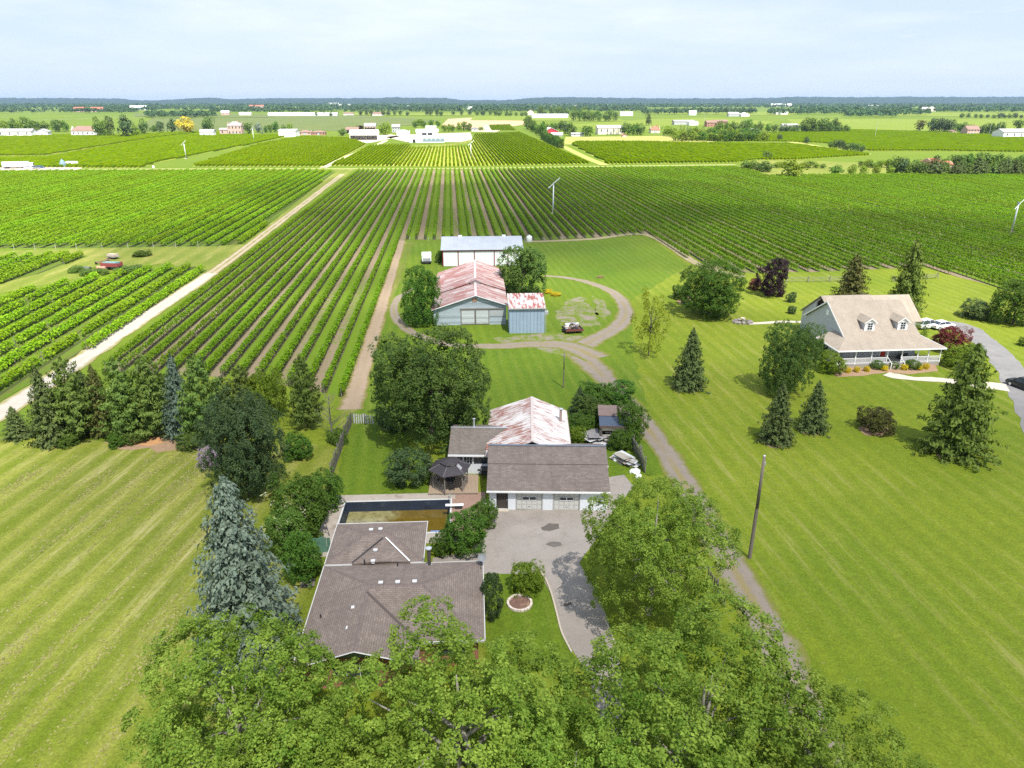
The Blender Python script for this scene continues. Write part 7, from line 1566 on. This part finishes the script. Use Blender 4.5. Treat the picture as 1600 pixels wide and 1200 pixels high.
def gh_posts():
    for i, (px, b, tp, lb) in enumerate(((553, 186, 179.5, 'pale mast in the dull field right of the long greenhouse'), (1140, 178, 165, 'pale mast above the woodlot at right'), (1100, 190, 178, 'thin pole above the far grey barn'), (1367, 214, 186, 'thin pale mast in the bright field left of the spruces'), (1545, 212, 193, 'tall thin pole beside the pink brick house'))):
        p = at(px, b); h = hgt(b, tp); t = thing('mast', lb, 'mast', (p.x, p.y, 0)); m = MB(); m.tube((0, 0, 0), (0, 0, h), .22, .12, 6); m.build('shaft', FM['grey'], t); m = MB(); m.box(-.6, .6, -.6, .6, 0, .3); m.build('foot', MAT['pale_concrete'], t)
gh_posts()
# single far trees: base px, base row, top row, width px, kind, leaf, label / group
def ft(x, b, tp, w, leaf, lab, kind='far', group=None, cat='tree'): plant_px(kind, x, b, tp, w, lab, cat=cat, leaf=leaf, name='conifer_tree' if kind == 'farcon' else ('shrub' if cat == 'shrub' else 'tree'), group=group)
def row_of(x0, b0, x1, b1, n, hpx, wpx, leaf, lab, kind='far', cat='tree', jit=.8, group=None):
    rd = random.Random(int(x0*7+n))
    for i in range(n):
        f = (i+.5)/n; k = rd.uniform(.75, 1.2); b = b0+(b1-b0)*f+rd.uniform(-jit, jit)*.6
        ft(x0+(x1-x0)*f+rd.uniform(-1, 1)*(x1-x0)/n*.25, b, b-hpx*k, wpx*k*rd.uniform(.9, 1.2), leaf if isinstance(leaf, str) else rd.choice(leaf), lab+', '+ordinal(i)+' from the left', kind, group or lab, cat)
row_of(-10, 206, 60, 206, 6, 20, 15, ('light', 'weeds'), 'yellowish tree behind the long low grey farm building')
row_of(58, 206, 112, 206, 5, 17, 13, ('mid', 'oak'), 'green tree between the small pale shed and the arched porch house')
row_of(150, 214, 182, 214, 3, 28, 18, ('weeds', 'spruce'), 'greyish green tree right of the arched porch house')
for a in ((199, 215, 181, 32, 'dark', 'big dark tree between the arched porch house and the golden tree'), (226, 211, 186, 18, 'oak', 'round tree right of the big dark tree at left'), (213, 213, 196, 16, 'light', 'light green tree at the right foot of the big dark tree'), (252, 207, 190, 14, 'dark', 'dark tree left of the golden tree, further one'), (270, 207, 186, 20, 'dark', 'dark tree left of the golden tree, touching it'), (291, 208, 183, 36, 'golden', 'broad golden yellow tree across the field road'), (326, 205, 183, 24, 'oak', 'dark tree between the golden tree and the tall pink house'), (389, 211, 192, 16, 'oak', 'tree just right of the tall pink house'), (241, 206, 196, 16, 'mid', 'low green bush like tree left of the dark pair'),
          (535, 212, 201, 14, 'oak', 'small dark round tree left of the open fronted shed'), (602, 211, 191, 21, 'light', 'bright green round tree behind the open fronted shed'), (563, 206, 196, 12, 'purple', 'dark reddish tree between pink and brown houses'), (655, 196, 186, 22, 'light', 'bright green tree crown behind the winery'), (620, 206, 195, 12, 'mid', 'green tree behind the grey house by the winery'), (752, 204, 198, 10, 'light', 'round bush like tree right of the little grey outbuilding'),
          (918, 213, 197, 22, 'mid', 'rounded tree left of the long cream barn'), (893, 212, 192, 20, 'oak', 'rounded tree right of the red barn, nearer one'), (884, 209, 190, 16, 'dark', 'dark tree right of the red barn, further one'), (1013, 196, 177, 12, 'spruce', 'tall narrow tree behind the terracotta pyramid roof'), (1436, 204, 188, 18, 'bronze', 'brownish tree left of the blue spruces at right'), (1238, 278, 250, 40, 'light', 'broad yellowish tree at the top of the right vine block'), (1305, 273, 258, 22, 'mid', 'single green tree on the dry strip right of the broad yellowish tree'), (1198, 248, 236, 14, 'oak', 'dark tree at the right end of the yellow vineyard'), (1218, 220, 210, 10, 'dark', 'small dark tree at the upper end of the dry track'), (1260, 224, 214, 10, 'dark', 'small dark tree beside the dry track, second from its upper end')):
    ft(*a[:5], a[5])
row_of(400, 208, 456, 206, 6, 15, 11, ('mid', 'light', 'blue'), 'mixed small tree right of the tall pink house')
ft(410, 209, 195, 11, 'blue', 'bluish conifer in the small trees right of the tall pink house', 'farcon')
row_of(690, 206, 735, 204, 6, 12, 10, ('weeds', 'light', 'mid'), 'low tree in the row behind the winery yard')
row_of(640, 200, 690, 197, 4, 10, 9, ('weeds', 'mid'), 'low tree in the row above the winery roof')
row_of(822, 201, 850, 216, 8, 21, 14, ('mid', 'oak'), 'tree in the windbreak left of the red barn')
row_of(826, 198, 838, 202, 3, 15, 8, 'spruce', 'dark conifer at the upper end of the windbreak', 'farcon')
row_of(852, 205, 880, 205, 4, 14, 12, ('oak', 'mid'), 'tree behind the white roof of the red barn')
row_of(948, 211, 968, 211, 5, 11, 5.5, 'dark', 'small dark conifer in front of the long cream barn', 'farcon')
row_of(972, 211, 1006, 211, 5, 17, 11, ('oak', 'mid'), 'green tree between the long cream barn and the terracotta roof')
row_of(1038, 212, 1060, 216, 3, 14, 14, ('mid', 'light'), 'green tree right of the terracotta pyramid roof')
row_of(1050, 220, 1200, 221, 17, 15, 15, ('light', 'mid'), 'yellow green tree fronting the long grove above the yellow vineyard')
row_of(1060, 214, 1190, 214, 12, 15, 15, ('light', 'mid'), 'bright green tree in the back row of the long grove')
row_of(1062, 204, 1118, 208, 12, 10, 6, 'spruce', 'small dark conifer in the row behind the long grove', 'farcon')
row_of(1120, 208, 1172, 207, 6, 20, 15, ('mid', 'oak'), 'green tree rising behind the long grove')
row_of(1174, 206, 1202, 207, 3, 16, 12, ('oak', 'mid'), 'dark green tree at the right end of the long grove')
row_of(1205, 207, 1260, 207, 6, 12, 12, ('oak', 'dark'), 'tree in front of the low pale roofed building')
row_of(1256, 207, 1310, 207, 8, 20, 15, ('oak', 'weeds'), 'olive green tree in the dark grove at right')
row_of(1295, 207, 1326, 207, 4, 10, 11, ('oak', 'weeds'), 'low tree at the right end of the dark grove', cat='tree')
row_of(1292, 231, 1350, 238, 8, 14, 11, ('oak', 'dark'), 'dark bushy tree in the hedgerow below the bright field')
row_of(1160, 265, 1205, 270, 5, 15, 15, ('oak', 'weeds'), 'dark bush at the corner of the right vine block', cat='shrub')
row_of(1210, 262, 1290, 263, 8, 9, 12, ('light', 'weeds'), 'low bush in the hedgerow left of the pine grove', cat='shrub')
row_of(1320, 275, 1420, 274, 5, 18, 14, 'light', 'small bright tree in front of the pine grove')
row_of(1340, 262, 1400, 262, 7, 12, 13, ('weeds', 'light'), 'yellow green bush behind the small bright trees', cat='shrub')
row_of(1388, 274, 1445, 274, 7, 26, 17, ('dark', 'oak'), 'dark tree at the left end of the pine grove')
row_of(1440, 275, 1610, 275, 15, 28, 22, ('spruce', 'pine'), 'pine in the front row of the pine grove at right', 'pine')
row_of(1470, 262, 1620, 262, 12, 20, 20, ('oak', 'weeds', 'mid'), 'leafy tree in the back row of the pine grove')
row_of(1452, 205, 1490, 206, 6, 17, 13, ('spruce', 'dark'), 'dark spruce in the row left of the pink brick house')
row_of(1490, 205, 1512, 207, 3, 15, 15, ('oak', 'mid'), 'rounded tree left of the pink brick house')
row_of(1530, 210, 1566, 211, 5, 18, 13, ('dark', 'oak'), 'dark tree between the pink brick house and the white barn')
row_of(1585, 203, 1612, 203, 2, 14, 14, 'mid', 'green tree behind the white barn at the right edge')
row_of(1500, 184, 1610, 185, 12, 7, 8, ('oak', 'dark'), 'small tree in the scattered row of the far right field')
row_of(560, 180.5, 640, 180.5, 9, 8, 7, ('dark', 'spruce'), 'small dark tree above the far dull fields')
row_of(664, 180.5, 692, 181, 4, 13, 10, ('dark', 'oak'), 'dark tree in the far clump left of the tan field')
row_of(705, 180, 770, 180, 6, 9, 8, ('dark', 'oak'), 'dark tree above the far tan field')
row_of(770, 181, 826, 182, 7, 8, 8, ('weeds', 'oak'), 'tree in the far row left of the tower like house')
row_of(892, 189, 966, 189, 9, 18, 16, ('oak', 'weeds'), 'tree in the tall far grove right of the greenhouse')
row_of(838, 181, 900, 182, 7, 14, 13, ('oak', 'weeds'), 'tree behind the far greenhouse')
row_of(490, 181, 530, 181, 4, 7, 7, ('dark', 'spruce'), 'small dark tree right of the very long greenhouse')
def windbreak_hedge():
    a, b = at(848, 217), at(877, 232); L = (b-a).length; n = 8000; rg = np.random.default_rng(5); global rng; rng = rg
    u = rg.uniform(0, 1, n); sd = rg.uniform(-1, 1, n); z = rg.uniform(.02, 1, n); P = np.array(a)[None]+u[:, None]*np.array(b-a)[None]; d = (b-a).normalized()
    k = rg.integers(0, 3, n); sd = np.where(k < 2, np.where(k == 0, -1, 1)+rg.normal(0, .08, n), sd); z = np.where(k == 2, 1+rg.normal(0, .04, n), z)
    P[:, 0] += -d.y*sd*2.2; P[:, 1] += d.x*sd*2.2; P[:, 2] = z*(7.2+.8*np.sin(u*19))
    N = np.stack([-d.y*np.sign(sd), d.x*np.sign(sd), np.full(n, .7)], 1)+rg.normal(0, .4, (n, 3)); o = Vector((a.x, a.y, 0)); P -= np.array(o)
    t = thing('windbreak_hedge', 'tall clipped windbreak hedge running from the road to the red barn', 'hedge', o); link('foliage', quads_mesh('foliage', leaves(P, N, 1.2), rg.uniform(0, .7, n), LEAF['mid']), t); m = MB()
    for i in range(7): q = a.lerp(b, (i+.5)/7)-o; m.tube(q, q+Vector((0, 0, 7)), .2, .1, 5)
    m.build('trunks', MAT['bark'], t)['kind'] = 'stuff'
windbreak_hedge()
# woods that read as one mass
def woods(label, bands, hm=(8, 15), seed=1):
    global rng
    rng = rg = np.random.default_rng(seed); Q = []; T = []
    for x0, x1, yb0, yb1, n in bands:
        for i in range(n):
            px = rg.uniform(x0, x1); p = at(px, rg.uniform(yb0, yb1)); h = rg.uniform(*hm)*(1 if rg.random() > .12 else 1.25); w = h*rg.uniform(.7, 1.2); k = 12; s = h*.46
            dd = sph(k); dd[:, 2] = np.abs(dd[:, 2])*1.1-.1; C = np.array([p.x, p.y, h*.48])+dd*np.array([w*.5, w*.5, h*.5])
            Q.append(leaves(C, dd+np.array([0, 0, .5])+rg.normal(0, .3, (k, 3)), s*rg.uniform(.8, 1.3, k), .8)); b = rg.uniform(0, .6); T.append(np.clip(b+rg.uniform(0, .4, k), 0, 1))
    o = link('woods', quads_mesh('woods', np.concatenate(Q), np.concatenate(T), LEAF['wood'])); return props(o, label, 'woods', kind='stuff')
woods('belt of trees beyond the far fields, left part', [(100, 215, 174, 177, 150), (228, 335, 181, 185, 170), (330, 520, 171, 177, 420), (100, 330, 169, 174, 320), (-60, 200, 168, 178, 320)], (9, 16), 1)
woods('belt of trees beyond the far fields, middle part', [(520, 720, 170, 174, 520), (540, 800, 174, 177, 160), (700, 1000, 168, 172, 300), (740, 830, 171, 175, 160), (800, 900, 171, 176, 260), (900, 1010, 171, 176, 180), (1004, 1050, 175, 180, 60), (1050, 1180, 174, 179, 260)], (9, 16), 2)
woods('belt of trees beyond the far fields, right part', [(1200, 1330, 175, 180, 200), (1320, 1400, 177, 184, 170), (1250, 1420, 170, 174, 320), (1400, 1450, 175, 181, 90), (1460, 1680, 171, 177, 420)], (9, 17), 3)
woods('far woods along the horizon', [(-120, 1720, 165, 170, 4200), (-120, 1720, 162, 165, 4200), (-120, 1720, 160, 162, 3200), (-800, -120, 160, 170, 3000), (1720, 2400, 160, 170, 3000)], (12, 22), 4)
def hills():
    """the long wooded ridge that closes the plain"""
    K = [(-1000, 153), (-200, 153.5), (0, 153), (150, 153.5), (240, 157), (280, 155), (320, 152.5), (370, 155), (420, 153.5), (520, 153.5), (620, 152.5), (690, 153), (725, 156.5), (800, 156), (830, 153), (880, 151.8), (980, 153), (1060, 154), (1180, 153.5), (1240, 151.5), (1330, 151.8), (1420, 151.2), (1500, 151.5), (1800, 151), (2700, 152)]
    V = []; F = []; n = 2000; Y0 = 9000; f = math.cos(PITCH)+(600-155)/FOC*math.sin(PITCH)
    for i in range(n+1):
        px = -900+3500*i/n
        a = max(j for j in range(len(K)-1) if K[j][0] <= px); q = (px-K[a][0])/(K[a+1][0]-K[a][0]); q = q*q*(3-2*q); row = K[a][1]+(K[a+1][1]-K[a][1])*q
        u = (px-800)/FOC/f; d = Vector((u*math.cos(YAW)+math.sin(YAW), -u*math.sin(YAW)+math.cos(YAW), 0))
        ht = CAM_H+(158-row)/FOC*(Y0+1900)*.86+9*pnoise(Vector((px*.03, 4, 0)))+7*pnoise(Vector((px*.12, 8, 0)))+9*abs(pnoise(Vector((px*.55, 2, 0))))
        for y, k in ((Y0, 0), (Y0+900, .72), (Y0+1900, 1), (Y0+3600, .5)): p = d*y; V.append((p.x, p.y, -2 if k == 0 else ht*k+(5*pnoise(p*.01) if k < 1 else 0)))
    for i in range(n):
        for j in range(3): a = i*4+j; F.append((a, a+4, a+5, a+1))
    me = bpy.data.meshes.new('hills'); me.from_pydata(V, [], F); me.materials.append(M_field('wooded_hills', (.010, .026, .016), (.022, .046, .024), .02, .02)); me.polygons.foreach_set('use_smooth', [True]*len(F)); props(link('hills', me), kind='structure')
hills()

# ------------------------------------------------------------------ air
def haze():
    m, t = new_mat('haze')
    v = t.n('ShaderNodeVolumePrincipled', {'Color': (.42, .57, .84, 1), 'Density': HAZE_DENS, 'Anisotropy': .1})
    o = t.n('ShaderNodeOutputMaterial'); m.node_tree.links.new(v.outputs[0], o.inputs['Volume'])
    mb = MB(); mb.box(-15000, 15000, -500, 16500, -9, 125)
    return props(mb.build('haze', m), kind='stuff')
HAZE_DENS = 4e-5
haze()
